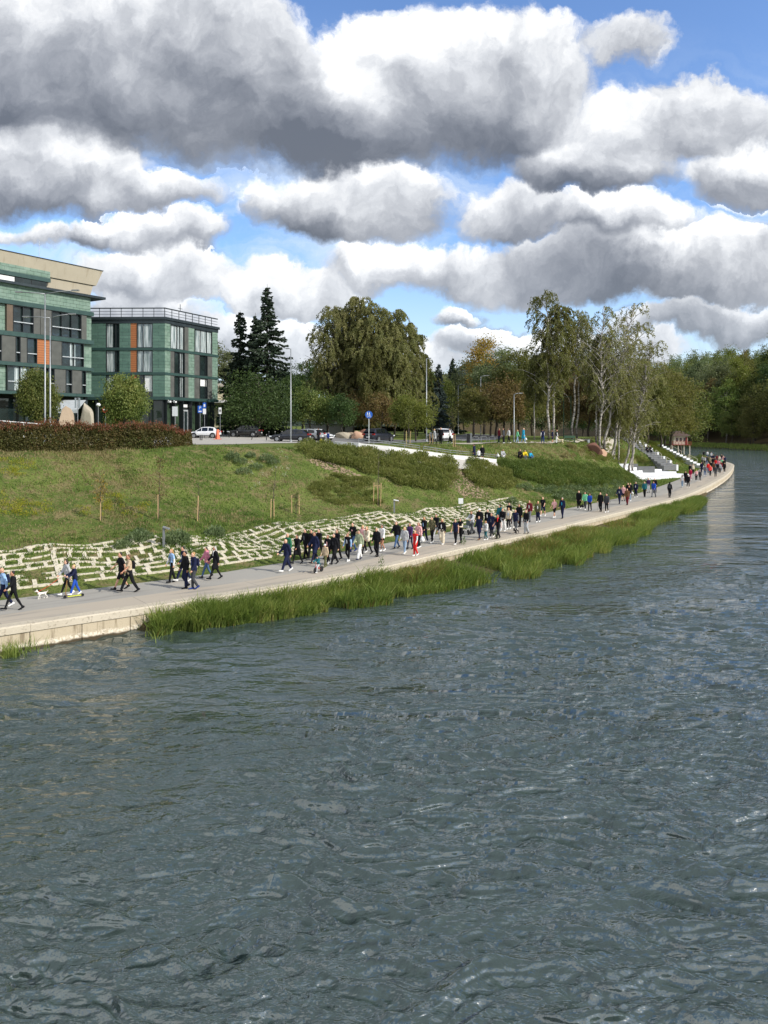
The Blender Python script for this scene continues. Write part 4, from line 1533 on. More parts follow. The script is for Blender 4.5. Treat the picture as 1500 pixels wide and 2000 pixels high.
for si, (z0, z1) in enumerate(STO):
    # left face
    w1 = sorted((aul(648), aul(730)))
    o1 = sorted((aul(797), aul(835)))
    w2 = sorted((aul(836), aul(932)))
    walls = [(0.0, w2[0]), (o1[1], w1[0]), (w1[1], WL)]
    fl.part('wall', M_TILE_SHADED, [(a, b, z0, z1, -0.4, 0.0) for a, b in walls])
    fl.part('timber_panel', M_ORANGE, [(o1[0], o1[1], z0, z1, -0.4, -0.02)])
    window(fl, w1[0], w1[1], z0, z1, (0.3,), curtain=((0.3, 1.0), (0.35, 1.0), (0.5, 1.0))[si], depth=0.18)
    window(fl, w2[0], w2[1], z0, z1, (0.62,), curtain=((0.0, 0.62), (0.0, 1.0), (0.0, 1.0))[si] if si else None, blind=(0.0, 0.55, 0.25) if si == 0 else None, depth=0.18)
    # right face
    w3 = sorted((aur(1040), aur(1150)))
    w4 = sorted((aur(1186), aur(1295)))
    fr_.part('wall', M_TILE_LIT, [(0.0, w3[0], z0, z1, -0.4, 0.0), (w3[1], w4[0], z0, z1, -0.4, 0.0), (w4[1], WR, z0, z1, -0.4, 0.0)])
    if si == 2:
        window(fr_, w3[0], w3[0] + (w3[1] - w3[0]) * 0.76, z0, z1, (0.5, 0.72), curtain=(0.0, 1.0), depth=0.18)
        fr_.part('shutter', M_PANEL, [(w3[0] + (w3[1] - w3[0]) * 0.78, w3[1], z0 + 0.02, z1 - 0.02, -0.25, 0.02)])
        window(fr_, w4[0], w4[1], z0, z1, (0.35, 0.7), curtain=(0.1, 1.0), depth=0.18)
    else:
        q = w3[1] - w3[0]
        for a_, b_ in ((0, 0.2), (0.8, 1)):
            fr_.part('shutter', M_PANEL, [(w3[0] + q * a_, w3[0] + q * b_, z0 + 0.02, z1 - 0.02, -0.25, 0.02)])
        window(fr_, w3[0] + q * 0.21, w3[0] + q * 0.79, z0, z1, (0.5, 0.72), curtain=(0.62, 0.9), depth=0.18)
        q = w4[1] - w4[0]
        for a_, b_ in ((0, 0.28), (0.74, 1)):
            fr_.part('shutter', M_PANEL, [(w4[0] + q * a_, w4[0] + q * b_, z0 + 0.02, z1 - 0.02, -0.25, 0.02)])
        window(fr_, w4[0] + q * 0.3, w4[0] + q * 0.73, z0, z1, (0.8,), blind=(0.0, 1.0, 0.62) if si == 0 else None, depth=0.18)
# glazed ground floor
for k in range(8):
    a = 0.3 + k * 1.75
    window(fl, a, a + 1.7, 8.45, 12.6, (), depth=0.70, glass=M_GLASSG)
for k in range(6):
    a = 0.35 + k * 1.7
    if k == 2:
        continue
    window(fr_, a, a + 1.65, 8.45, 12.6, (), depth=0.70, glass=M_GLASSG)
dr = fr_.part('door', M_RAIL, [(3.76, 3.86, 8.45, 11.4, -0.74, -0.55), (5.28, 5.38, 8.45, 11.4, -0.74, -0.55), (3.86, 5.28, 11.2, 11.4, -0.74, -0.55), (4.54, 4.60, 8.45, 11.2, -0.74, -0.56)])
fr_.part('pane', M_GLASS, [(3.86, 5.28, 8.45, 11.2, -0.74, -0.66)], dr)
fr_.part('door_sign', M_WHITE, [(3.9, 5.3, 11.75, 12.15, -0.7, -0.6)])
for a in (0.5, 1.6):
    fr_.part('security_camera', M_WHITE, [(a, a + 0.32, 12.28, 12.5, 0.02, 0.36), (a + 0.1, a + 0.2, 12.38, 12.6, -0.5, 0.06)])
# roof railing
for f_, ln in ((fl, WL), (fr_, WR)):
    rails = [(-0.1, ln, 24.50, 24.62, -0.15, 0.05)] + [(0, ln, z, z + 0.05, -0.08, -0.03) for z in (23.75, 24.12)]
    n = int(ln / 1.35)
    rails += [(k * ln / n, k * ln / n + 0.06, 23.4, 24.5, -0.09, -0.02) for k in range(n)]
    f_.part('roof_railing', M_DKBAND, rails)
fr_.part('roof_antenna', M_DKBAND, [(3.6, 3.66, 24.6, 25.6, -0.5, -0.44), (3.2, 4.1, 25.0, 25.05, -0.5, -0.45)])

# low pale pavilion behind, right of the green building
pav = empty('pavilion', xz_y(440, 128))
tag(pav, 'low cream flat roofed pavilion partly hidden by the dark bushy tree', 'building')
y = 128
z0 = pav.location.z
MB().box2((-2.2, 0, 0), (6, 6, zv(755, y) - z0)).obj('wall', plain('cream_render', rgb(206, 196, 168), 0.85), pav)
MB().box2((-2.5, -0.4, zv(755, y) - z0), (6.3, 6.4, zv(749, y) - z0)).obj('roof', plain('pavilion_roof', rgb(196, 190, 176), 0.8), pav)
MB().box2((-3.0, -1.6, zv(787, y) - z0), (5, -0.02, zv(782, y) - z0)).obj('canopy', M_WHITE, pav)
MB().box2((-1.5, -0.06, 1.2), (0.6, 0.0, 2.6)).obj('window', M_GLASS, pav)
# ------------------------------------------------------------------ roads and paths on the level ground
def drape(name, left, right, mat, lift=0.03, nx_=24, ny_=8, kind='structure'):
    """sheet between two polylines, laid on the terrain"""
    def res(P, n):
        P = np.array([[p[0], p[1]] for p in P], float)
        L = np.concatenate([[0], np.cumsum(np.linalg.norm(np.diff(P, axis=0), axis=1))])
        t = np.linspace(0, L[-1], n)
        return np.stack([np.interp(t, L, P[:, 0]), np.interp(t, L, P[:, 1])], 1)
    a, b = res(left, nx_), res(right, nx_)
    vs = []
    for i in range(nx_):
        for j in range(ny_):
            q = a[i] + (b[i] - a[i]) * j / (ny_ - 1)
            vs.append((q[0], q[1], max(gz(q[0] + ex, q[1] + ey) for ex, ey in ((0, 0), (0.3, 0), (-0.3, 0), (0, 0.3), (0, -0.3))) + lift))
    ii = np.arange(nx_ * ny_).reshape(nx_, ny_)
    fs = np.stack([ii[:-1, :-1].ravel(), ii[1:, :-1].ravel(), ii[1:, 1:].ravel(), ii[:-1, 1:].ravel()], 1)
    ob = link(name, np_mesh(name, vs, fs, True), None, [mat])
    if kind:
        ob['kind'] = kind
    return ob


def stony(name, c1, c2, sc=2.0):
    m, nt, p, o = newmat(name)
    pos = nt.n('ShaderNodeNewGeometry').outputs['Position']
    n1 = nt.noise(pos, 0.35, 5.0, 0.65)
    n2 = nt.noise(pos, sc * 6, 3.0, 0.7)
    c = nt.mix(nt.m('ADD', nt.m('MULTIPLY', n1, 0.7), nt.m('MULTIPLY', n2, 0.3)), c1, c2)
    nt.put(p.inputs['Base Color'], c)
    p.inputs['Roughness'].default_value = 0.92
    p.inputs['Specular IOR Level'].default_value = 0.2
    bump(nt, p, n2, 0.3, 0.02)
    return m


M_PAVE = stony('pale_paving', rgb(160, 158, 152), rgb(184, 180, 172))
M_ASPH = stony('car_park_asphalt', rgb(128, 128, 128), rgb(152, 150, 146))
M_GRAVEL = stony('pale_gravel', rgb(164, 156, 142), rgb(186, 180, 166))
near = [on_ground(u, v) for u, v in ((300, 872), (380, 868.5), (480, 867.5), (585, 865.5), (640, 866), (690, 867))]
mid_ = [on_ground(u, v) for u, v in ((300, 853), (380, 853), (480, 853), (560, 854), (640, 860), (700, 864))]
tag(drape('pavement', near, mid_, M_PAVE, 0.03), 'pale pavement with bollards at the top of the bank', kind='structure')
far_ = [(-60, 119), (-34, 119), (-22, 121), (-12, 121), (-4, 112), (2, 102)]
tag(drape('car_park', mid_, far_, M_ASPH, 0.026), kind='structure')
rl = [on_ground(640, 866.5), on_ground(760, 866.8), on_ground(845, 863.5), Vector((16, 110, 0)), Vector((23, 145, 0)), Vector((36, 185, 0)), Vector((60, 240, 0))]
rr = [on_ground(640, 858), on_ground(740, 858), Vector((4, 104, 0)), Vector((9, 122, 0)), Vector((16, 150, 0)), Vector((28, 188, 0)), Vector((52, 246, 0))]
tag(drape('road', rl, rr, stony('road_asphalt', rgb(112, 112, 112), rgb(136, 135, 133)), 0.05, 40, 6), kind='structure')
pl_ = [on_ground(u, v) for u, v in ((838, 867.6), (940, 867.2), (1040, 866.8), (1130, 866), (1200, 863))]
pr_ = [Vector((p.x, p.y + 2.4, 0)) for p in pl_]
tag(drape('path', pl_, pr_, M_GRAVEL, 0.035, 40, 4), 'pale gravel path along the top of the bank', kind='structure')
# paths over the far lawn
tag(drape('lawn_path', [(34, 150), (44, 175), (52, 210)], [(37, 149), (48, 175), (57, 210)], M_GRAVEL, 0.04, 20, 4), kind='structure')

# ------------------------------------------------------------------ concrete lattice of turf pavers on the lower bank
m, nt, p, o = newmat('paver_concrete')
pos = nt.n('ShaderNodeNewGeometry').outputs['Position']
n1 = nt.noise(pos, 1.2, 5.0, 0.65)
n2 = nt.noise(pos, 9.0, 4.0, 0.7)
c = nt.mix(n1, rgb(192, 184, 164), rgb(216, 208, 188))
c = nt.mix(nt.m('MULTIPLY', nt.sstep(n2, 0.54, 0.70), 0.6), c, rgb(112, 104, 80))
nt.put(p.inputs['Base Color'], c)
p.inputs['Roughness'].default_value = 0.95
bump(nt, p, n2, 0.5, 0.03)
M_LAT = m


def bank(s, d):
    q, nr, tg = edge_point(s)
    x, y = q[0] + nr[0] * d, q[1] + nr[1] * d
    return Vector((x, y, gz(x, y))), Vector((tg[0], tg[1], 0)), Vector((nr[0], nr[1], 0))


rr_ = random.Random(3)
mb = MB()
sA, sB = S_ST[3] - 7.0, S_ST[9] - 1.5
PIT = 0.82


def paver_d(s):
    return 6.9, np.interp(s, [S_ST[3], S_ST[6], S_ST[7], S_ST[8], S_ST[9]], [12.4, 12.2, 11.8, 10.8, 9.6])


def bar(a, b, wdt, ht):
    d_ = (b - a)
    L = d_.length
    if L < 0.05:
        return
    d_.normalize()
    side = d_.cross(Vector((0, 0, 1))).normalized()
    up = side.cross(d_).normalized()
    h = wdt / 2
    c1 = [a - side * h, a + side * h, b + side * h, b - side * h]
    top = [q + up * ht for q in c1]
    bot = [q - up * 0.10 for q in c1]
    mb.add(bot + top, [(0, 3, 2, 1), (4, 5, 6, 7), (0, 1, 5, 4), (1, 2, 6, 5), (2, 3, 7, 6), (3, 0, 4, 7)])


nrow = 7
CELL = []
s = sA
k = 0
while s < sB:
    d0, d1 = paver_d(s)
    rp = (d1 - d0) / nrow
    weeds = vnoise(np.array([s]), np.array([0.0]), 0.16, 4)[0]
    gap_ = (int(s / 8.6) % 3 == 2) and ((s % 8.6) < 1.3)
    for r in range(nrow + 1):
        dd = d0 + r * rp + rr_.uniform(-0.03, 0.03)
        mis = 0.15 + 0.85 * max(0, vnoise(np.array([s]), np.array([r * 3.0]), 0.33, 6)[0] - 0.62)
        if not gap_ and rr_.random() > mis:
            a = bank(s, dd)[0]
            b = bank(s + PIT - 0.02, dd)[0]
            bar(a, b, rr_.uniform(0.17, 0.27), rr_.uniform(0.04, 0.08))
        if r < nrow and rr_.random() > mis:
            off = 0.30 * (r % 2) * PIT + 0.15
            CELL.append(bank(s + off + 0.5 * PIT, dd + 0.5 * rp)[0])
            a = bank(s + off, dd + 0.05)[0]
            b = bank(s + off + 0.10, dd + rp - 0.05)[0]
            bar(a, b, rr_.uniform(0.16, 0.26), rr_.uniform(0.03, 0.07))
    if k % 9 == 4:
        a = bank(s + 0.5, d0)[0]
        b = bank(s + 1.4, d1)[0]
        mdl = bank(s + 0.95, (d0 + d1) / 2)[0]
        bar(a, mdl, 0.22, 0.06)
        bar(mdl, b, 0.22, 0.06)
    s += PIT
    k += 1
lat = mb.obj('turf_paving', M_LAT)
tag(lat, 'broken white concrete lattice of turf pavers on the lower bank', 'paving', kind='structure')

# ------------------------------------------------------------------ grass, weeds, reeds
rng = np.random.default_rng(21)


def scatter_bank(n, s0, s1, d0, d1, dens=None):
    s = rng.uniform(s0, s1, n)
    d = rng.uniform(d0, d1, n)
    if dens is not None:
        k = rng.uniform(0, 1, n) < dens(s, d)
        s, d = s[k], d[k]
    i = np.clip(np.searchsorted(SCUM, s, side='right') - 1, 0, len(SEG) - 1)
    t = ((s - SCUM[i]) / SLEN[i])[:, None]
    q = EDGE[i] + SEG[i] * t
    nr = np.stack([-SEG[i][:, 1], SEG[i][:, 0]], 1) / SLEN[i][:, None]
    xy = q + nr * d[:, None]
    z = height(xy[:, 0], xy[:, 1])
    return np.stack([xy[:, 0], xy[:, 1], z], 1), s, d


L_TURF = leaf_mat('turf_blades', [rgb(74, 100, 42), rgb(98, 122, 54), rgb(120, 136, 66), rgb(148, 144, 94)], 0.35, 0.0, patch=0.45)
L_DRY = leaf_mat('dry_grass_blades', [rgb(120, 114, 74), rgb(142, 132, 92), rgb(158, 146, 106)], 0.35, 0.0)
L_REED = leaf_mat('reed_blades', [rgb(84, 106, 48), rgb(112, 132, 62), rgb(138, 150, 78), rgb(170, 162, 102)], 0.4, 0.0, patch=0.55)
L_REEDDRY = leaf_mat('dry_reed_blades', [rgb(120, 106, 60), rgb(146, 130, 78), rgb(128, 122, 64)], 0.35, 0.0)
L_WEED = leaf_mat('weed_leaves', [rgb(84, 102, 66), rgb(108, 124, 86), rgb(130, 142, 104)], 0.3, 0.0)
L_WEEDG = leaf_mat('green_weed_leaves', [rgb(64, 88, 38), rgb(86, 110, 48), rgb(112, 130, 60)], 0.35, 0.0)
L_SHRUB = leaf_mat('shrub_leaves', [rgb(90, 100, 50), rgb(116, 124, 66), rgb(138, 140, 82), rgb(148, 140, 90)], 0.45, 0.0)
L_SHRUBD = leaf_mat('dark_shrub_leaves', [rgb(72, 90, 44), rgb(94, 112, 56), rgb(114, 128, 68), rgb(134, 128, 78)], 0.42, 0.0)
L_GOLD = leaf_mat('goldenrod', [rgb(104, 124, 46), rgb(170, 162, 50), rgb(112, 130, 50)], 0.4, 0.0)
L_WHITEFL = leaf_mat('white_flower_heads', [rgb(190, 190, 176), rgb(214, 212, 198)], 0.3, 0.0)

# short turf all over the slope
pts, s_, d_ = scatter_bank(190000, S_ST[2], S_ST[13], 5.7, 31.0)
td_ = np.interp(s_, S_ST, TOPD)
keep = d_ < td_ + 1.5
pts, s_, d_, td_ = pts[keep], s_[keep], d_[keep], td_[keep]
dist = np.hypot(pts[:, 0], pts[:, 1])
lat_zone = d_ < 6.6
patchy = vnoise(pts[:, 0], pts[:, 1], 0.35, 12)
hgt = rng.uniform(0.07, 0.22, len(pts)) * (0.5 + 1.1 * patchy) * np.where(lat_zone, 0.6, 1.0)
dryk = (vnoise(pts[:, 0], pts[:, 1], 0.22, 13) * 0.6 + vnoise(pts[:, 0], pts[:, 1], 1.1, 14) * 0.4 + rng.normal(size=len(pts)) * 0.06) > 0.60 - 0.16 * sm(7, 1, td_ - d_) * (s_ < S_ST[5]) + 0.25 * sm(15, 12, d_)
dryk &= ~lat_zone
for nm, msk, mt, lab in (('grass', ~dryk, L_TURF, 'rough green grass covering the bank'), ('dry_grass', dryk, L_DRY, 'straw coloured dry grass patches on the bank')):
    b = pts[msk]
    n = len(b)
    lean = rng.normal(size=(n, 3)) * 0.05
    lean[:, 2] = 0
    v, f = blades(b - np.array([0, 0, 0.02]), hgt[msk], rng.uniform(0.035, 0.075, n) * (0.7 + dist[msk] / 130), lean, 2, 0.4)
    ob = link(nm, np_mesh(nm, v, f), None, [mt])
    tag(ob, lab, 'grass', kind='stuff')


def weed_patch(name, spots, mat, lab, cat, leaf=0.12, per=70, up=0.8, kind='stuff'):
    """leafy plants: spots = (point, width, height)"""
    cs, ax, sz = [], [], []
    for (q, w, h) in spots:
        n = int(per * (0.6 + w * h))
        r = np.sqrt(rng.uniform(0, 1, n)) * w * 0.5
        a = rng.uniform(0, 2 * np.pi, n)
        zz_ = rng.uniform(0.02, 1, n) ** 0.8 * h * (1 - 0.5 * (r / (w * 0.5)) ** 2)
        cs.append(np.stack([q[0] + r * np.cos(a), q[1] + r * np.sin(a), q[2] + zz_], 1))
        ax.append(np.stack([np.cos(a) * 0.6, np.sin(a) * 0.6, np.full(n, up)], 1))
        sz.append(np.full(n, leaf) * (0.7 + 0.6 * min(h, 1.2)))
    c = np.concatenate(cs)
    v, f = leaf_quads(c, np.concatenate(sz), 0.42, np.concatenate(ax), 1.2)
    ob = link(name, np_mesh(name, v, f), None, [mat])
    tag(ob, lab, cat, kind=kind)
    return ob


# weeds between the pavers and across the foot of the slope
pw, sw, dw = scatter_bank(700, sA - 6, S_ST[9], 6.8, 13.4, lambda s, d: 0.1 + 0.9 * (vnoise(s, d, 0.3, 31) > 0.60))
cw = [np.array(q) for q in CELL for _ in (0, 1) if rng.uniform() < 0.8]
weed_patch('weeds', [(q, rng.uniform(0.3, 0.75), rng.uniform(0.12, 0.36)) for q in pw] + [(q, rng.uniform(0.35, 0.6), rng.uniform(0.06, 0.26)) for q in cw], L_WEEDG, 'grey green weeds growing through the pavers', 'weeds', 0.11, 46)
pw, sw, dw = scatter_bank(1900, sA - 6, S_ST[10], 7.0, 28.0, lambda s, d: 1.0 * (vnoise(s, d, 0.22, 33) > 0.52))
weed_patch('weeds', [(q, rng.uniform(0.3, 0.9), rng.uniform(0.10, 0.34)) for q in pw], L_WEEDG, 'low leafy green weeds on the slope', 'weeds', 0.11, 46)


def area(us, vs, n, filt=None):
    """points of the terrain seen inside a photo quadrilateral range"""
    o = []
    for _ in range(n):
        u, v = rng.uniform(*us), rng.uniform(*vs)
        if filt and not filt(u, v):
            continue
        q = on_ground(u, v)
        if q is not None:
            o.append(q)
    return o


def inpoly(poly):
    def t(u, v):
        c = False
        j = len(poly) - 1
        for i in range(len(poly)):
            if ((poly[i][1] > v) != (poly[j][1] > v)) and u < (poly[j][0] - poly[i][0]) * (v - poly[i][1]) / (poly[j][1] - poly[i][1]) + poly[i][0]:
                c = not c
            j = i
        return c
    return t


def poly_area(poly, n):
    us = (min(p[0] for p in poly), max(p[0] for p in poly))
    vs = (min(p[1] for p in poly), max(p[1] for p in poly))
    return area(us, vs, n, inpoly(poly))


# tall grey thistles by the pavers and on the upper slope
thist = [(265, 1060), (282, 1052), (272, 1048), (345, 1058), (355, 1062), (330, 1064), (238, 1070), (420, 1050), (470, 905), (500, 915), (520, 900), (490, 893), (535, 905), (455, 898), (476, 925), (1000, 985)]
weed_patch('weeds', [(on_ground(u, v), rng.uniform(0.8, 1.5), rng.uniform(0.45, 0.85)) for u, v in thist], L_WEED, 'tall grey green thistles standing in clumps', 'weeds', 0.16, 230, 1.5)
g1 = poly_area([(0, 895), (70, 900), (60, 930), (0, 935)], 30) + poly_area([(0, 965), (90, 985), (110, 1005), (0, 1010)], 60) + poly_area([(205, 965), (245, 970), (240, 995), (210, 990)], 14) + poly_area([(150, 985), (290, 985), (280, 1012), (160, 1012)], 20)
weed_patch('yellow_flowers', [(q, rng.uniform(0.4, 0.9), rng.uniform(0.2, 0.5)) for q in g1], L_GOLD, 'yellow flowering weeds at the left of the slope', 'flowers', 0.10, 60)
g2 = poly_area([(470, 905), (560, 890), (570, 930), (490, 960)], 40) + [on_ground(u, v) for u, v in ((478, 912), (486, 908), (497, 950), (505, 948), (545, 880), (550, 886))]
weed_patch('white_flowers', [(q, rng.uniform(0.15, 0.4), rng.uniform(0.25, 0.5)) for q in g2], L_WHITEFL, 'white flower heads among the thistles', 'flowers', 0.07, 22)

# shrubs massed on the slope
SH = [
    ('shrubs', [(582, 868), (640, 872), (760, 888), (880, 902), (890, 935), (860, 960), (790, 948), (700, 918), (660, 905), (600, 893)], 380, 1.2, 0.85, L_SHRUB, 'olive shrubs massed below the ramp'),
    ('shrubs', [(610, 945), (650, 925), (720, 935), (735, 965), (745, 985), (640, 985), (605, 965)], 150, 0.8, 0.32, L_SHRUB, 'low dark shrub cover above the staked saplings'),
    ('shrubs', [(920, 905), (975, 915), (1010, 945), (985, 958), (935, 950), (905, 925)], 110, 1.2, 0.8, L_SHRUB, 'reddish green shrubs right of the bare earth'),
    ('shrubs', [(972, 903), (1060, 906), (1150, 912), (1196, 920), (1236, 932), (1258, 941), (1225, 942), (1150, 948), (1080, 950), (1010, 932)], 420, 1.4, 0.8, L_SHRUBD, 'broad dark green shrub mass right of the ramp'),
    ('shrubs', [(1230, 868), (1262, 858), (1330, 885), (1340, 905), (1310, 900), (1265, 885)], 120, 1.4, 0.9, L_LIME, 'yellow green shrubs between the two stairs'),
    ('shrubs', [(1130, 872), (1180, 868), (1235, 885), (1270, 903), (1225, 905), (1150, 898)], 110, 1.0, 0.55, L_SHRUB, 'mixed low planting left of the stairs'),
    ('shrubs', [(1330, 872), (1365, 880), (1378, 900), (1370, 908), (1345, 893)], 60, 1.4, 1.2, L_SHRUBD, 'bushes at the water side of the far stairs'),
]
for nm, poly, n, w, h, mt, lab in SH:
    q_ = poly_area(poly, n * 2)[:n]
    if q_:
        weed_patch(nm, [(q, w * rng.uniform(0.8, 1.5), h * rng.uniform(0.35, 1.2)) for q in q_], mt, lab, 'shrubs', 0.15, 200, 1.3)
q_ = poly_area([(1000, 950), (1080, 955), (1160, 950), (1280, 940), (1290, 948), (1200, 970), (1110, 985), (1080, 972)], 260)
weed_patch('weeds', [(q, rng.uniform(0.7, 1.4), rng.uniform(0.4, 0.8)) for q in q_], L_WEED, 'grey green tall weeds below the dark shrubs', 'weeds', 0.15, 120)
q_ = area((1100, 1195), (868, 900), 26)
weed_patch('ornamental_grass', [(q, 0.8, 0.8) for q in q_[:14]], L_DRY, 'pale feathery ornamental grass', 'grass', 0.22, 60, 1.6)

# bare earth patches
M_EARTH = stony('bare_earth', rgb(132, 116, 92), rgb(166, 148, 122), 1.0)
for nm, poly in (('earth', [(884, 903), (912, 906), (935, 950), (965, 975), (905, 972), (880, 950)]), ('earth', [(585, 893), (650, 905), (720, 935), (660, 928), (610, 905)])):
    q_ = poly_area(poly, 900)
    vs, fs = [], []
    for q in q_:
        r = rng.uniform(0.05, 0.16)
        a0 = rng.uniform(0, 6)
        b = len(vs)
        for k in range(5):
            a = a0 + k * 1.2566
            rr2 = r * rng.uniform(0.7, 1.3)
            vs.append((q.x + rr2 * math.cos(a), q.y + rr2 * math.sin(a), q.z))
        vs.append((q.x, q.y, q.z + r * 0.9))
        fs.extend([(b + k, b + (k + 1) % 5, b + 5) for k in range(5)])
    ob = link(nm, np_mesh(nm, vs, np.array(fs)), None, [M_EARTH])
    tag(ob, 'crumbly bare earth between the shrubs', 'earth', kind='stuff')

# hedge at the top of the bank on the left
m = leaf_mat('hedge_leaves', [rgb(60, 62, 34), rgb(82, 82, 44), rgb(100, 92, 54), rgb(112, 88, 58)], 0.35, 0.0)
m2 = leaf_mat('hedge_shoots', [rgb(104, 62, 46), rgb(124, 76, 56), rgb(108, 84, 54)], 0.3, 0.0)
hroot = empty('hedge', on_ground(180, 880))
tag(hroot, 'long dark clipped hedge with reddish shoots at the top of the bank', 'hedge')
bs = [on_ground(u, v) for u, v in ((-140, 884), (-40, 883), (60, 882), (160, 881), (260, 878), (330, 875), (362, 871))]
bx = np.array([[q.x, q.y + 1.3, q.z] for q in bs])
L = np.concatenate([[0], np.cumsum(np.linalg.norm(np.diff(bx, axis=0), axis=1))])


def hedge_pts(n, top):
    t = rng.uniform(0, L[-1], n)
    c = np.stack([np.interp(t, L, bx[:, i]) for i in range(3)], 1)
    hv = 2.05 + 0.35 * (vnoise(t, t * 0, 0.7, 40) - 0.5) + 0.35 * (vnoise(t, t * 0, 2.2, 41) - 0.5)
    hv = hv * np.clip((L[-1] - t) / 3.0, 0.35, 1) ** 0.5
    a = rng.uniform(0, 2 * np.pi, n)
    r = rng.uniform(0.55, 1, n) ** 0.5
    wy = 1.35 * np.cos(a) * r
    wz = np.abs(np.sin(a)) * r
    clump = 1 + 0.18 * (vnoise(t * 1.0, a * 2, 1.6, 42) - 0.5)
    if top:
        wz = rng.uniform(0.82, 1.10, n)
        wy = rng.uniform(-1, 1, n) * 1.0
    return c + np.stack([np.zeros(n), wy * clump, wz * hv * clump], 1) - np.array(hroot.location)


c = hedge_pts(34000, False)
v, f = leaf_quads(c, np.full(len(c), 0.17), 0.6)
link('foliage', np_mesh('foliage', v, f), hroot, [m])
c = hedge_pts(5000, True)
v, f = leaf_quads(c, np.full(len(c), 0.17), 0.35, np.tile([[0, 0, 1.0]], (len(c), 1)), 1.5)
link('reddish_shoots', np_mesh('reddish_shoots', v, f), hroot, [m2])
# reeds and long grass on the shelf in front of the wall
def reed_field(n, s0, s1, hmin, hmax, name, mat, lab, dens=None, edge=False, wid=0.05):
    s = rng.uniform(s0, s1, n)
    sp = np.interp(s, S_ST, SPIT)
    wob = (vnoise(s, s * 0, 0.35, 50) - 0.5) * 1.4
    full = np.maximum(sp + wob * np.minimum(sp / 3, 1), 0.1)
    fr = rng.uniform(0.0, 1.0, n)
    d = -0.18 - fr * full
    keep = (sp > 0.25)
    keep &= ~((rng.uniform(0, 1, n) < 0.75) & (s > S_ST[8] + 9) & (s < S_ST[9] + 3) & (fr < 0.7))
    keep &= (vnoise(s, fr * 4, 0.55, 57) > 0.22)
    if dens is not None:
        keep &= rng.uniform(0, 1, n) < dens(s, fr)
    s, d, fr, full = s[keep], d[keep], fr[keep], full[keep]
    i = np.clip(np.searchsorted(SCUM, s, side='right') - 1, 0, len(SEG) - 1)
    t = ((s - SCUM[i]) / SLEN[i])[:, None]
    q = EDGE[i] + SEG[i] * t
    nr = np.stack([-SEG[i][:, 1], SEG[i][:, 0]], 1) / SLEN[i][:, None]
    xy = q + nr * d[:, None]
    z = np.maximum(height(xy[:, 0], xy[:, 1], False), -0.15)
    n = len(xy)
    cl = vnoise(s * 1.0, d * 1.0, 0.9, 51)
    h = rng.uniform(hmin, hmax, n) * (0.4 + 0.75 * cl + 0.45 * vnoise(s, d, 0.28, 55))
    h = h * np.where(s > S_ST[6], 0.6 + 0.4 * np.minimum(fr * 2.2, 1), 1.0)
    h = h * (1 - 0.5 * sm(S_ST[8] + 8, S_ST[8] + 11, s) * (1 - sm(S_ST[9] + 1, S_ST[9] + 4, s)) * (fr < 0.75))
    # bank sedge near the wall is shorter in the middle stretch
    lean = np.concatenate([-nr * (rng.uniform(0.0, 0.5, n) * h)[:, None], np.zeros((n, 1))], 1)
    lean[:, :2] += rng.normal(size=(n, 2)) * 0.28 * h[:, None]
    v, f = blades(np.concatenate([xy, z[:, None] - 0.05], 1), h, rng.uniform(0.6, 1.3, n) * wid, lean, 3, 0.7)
    ob = link(name, np_mesh(name, v, f), None, [mat])
    tag(ob, lab, 'reeds', kind='stuff')


sR0, sR1 = S_ST[3] + 6.0, S_ST[10] + 7.5
reed_field(64000, sR0, sR1, 0.65, 1.35, 'reeds', L_REED, 'green reeds and sedge along the foot of the wall', lambda s, fr: np.where(s < S_ST[6], 1.0, 0.85), wid=0.055)
reed_field(26000, S_ST[6], S_ST[9] + 3, 0.7, 1.35, 'dry_reeds', L_REEDDRY, 'straw coloured sedge among the reeds by the wall', lambda s, fr: (fr < 0.6) * (vnoise(s, fr * 3, 0.4, 52) > 0.45) * 0.9, wid=0.05)
reed_field(5000, sR0, sR1, 0.5, 1.0, 'dry_reeds', L_REEDDRY, 'brown reed edge at the waterline', lambda s, fr: (fr > 0.8) * 0.8, wid=0.05)
# small tufts growing out of the wall foot at the left
tq = []
for u, v in ((14, 1285), (22, 1280), (30, 1281), (58, 1275), (66, 1272), (275, 1232), (300, 1252), (290, 1240)):
    q = at_z(u, v, 0.0)
    tq += [(q.x + rng.normal() * 0.22, q.y + rng.normal() * 0.15, -0.1) for _ in range(45 if u < 40 else 14)]
tq = np.array(tq)
lean = rng.normal(size=tq.shape) * 0.22
lean[:, 2] = 0
v, f = blades(tq, rng.uniform(0.4, 0.95, len(tq)), np.full(len(tq), 0.035), lean, 3, 0.6)
tag(link('reeds', np_mesh('reeds', v, f), None, [L_REED]), 'thin reed tufts at the waterline left of the reed bed', 'reeds', kind='stuff')
# little weeds on the coping
wq = [on_ground(u, v) for u, v in ((743, 1108), (905, 1062), (908, 1066), (968, 1052), (972, 1050))]
cop = []
for u, v in ((745, 1106), (905, 1064), (970, 1048), (968, 1052)):
    q = at_z(u, v, 1.02)
    cop.append(((q.x, q.y, 1.0), 0.35, 0.75))
weed_patch('weeds', cop, L_WEED, 'weeds sprouting from the coping of the quay', 'weeds', 0.10, 70, 1.2)

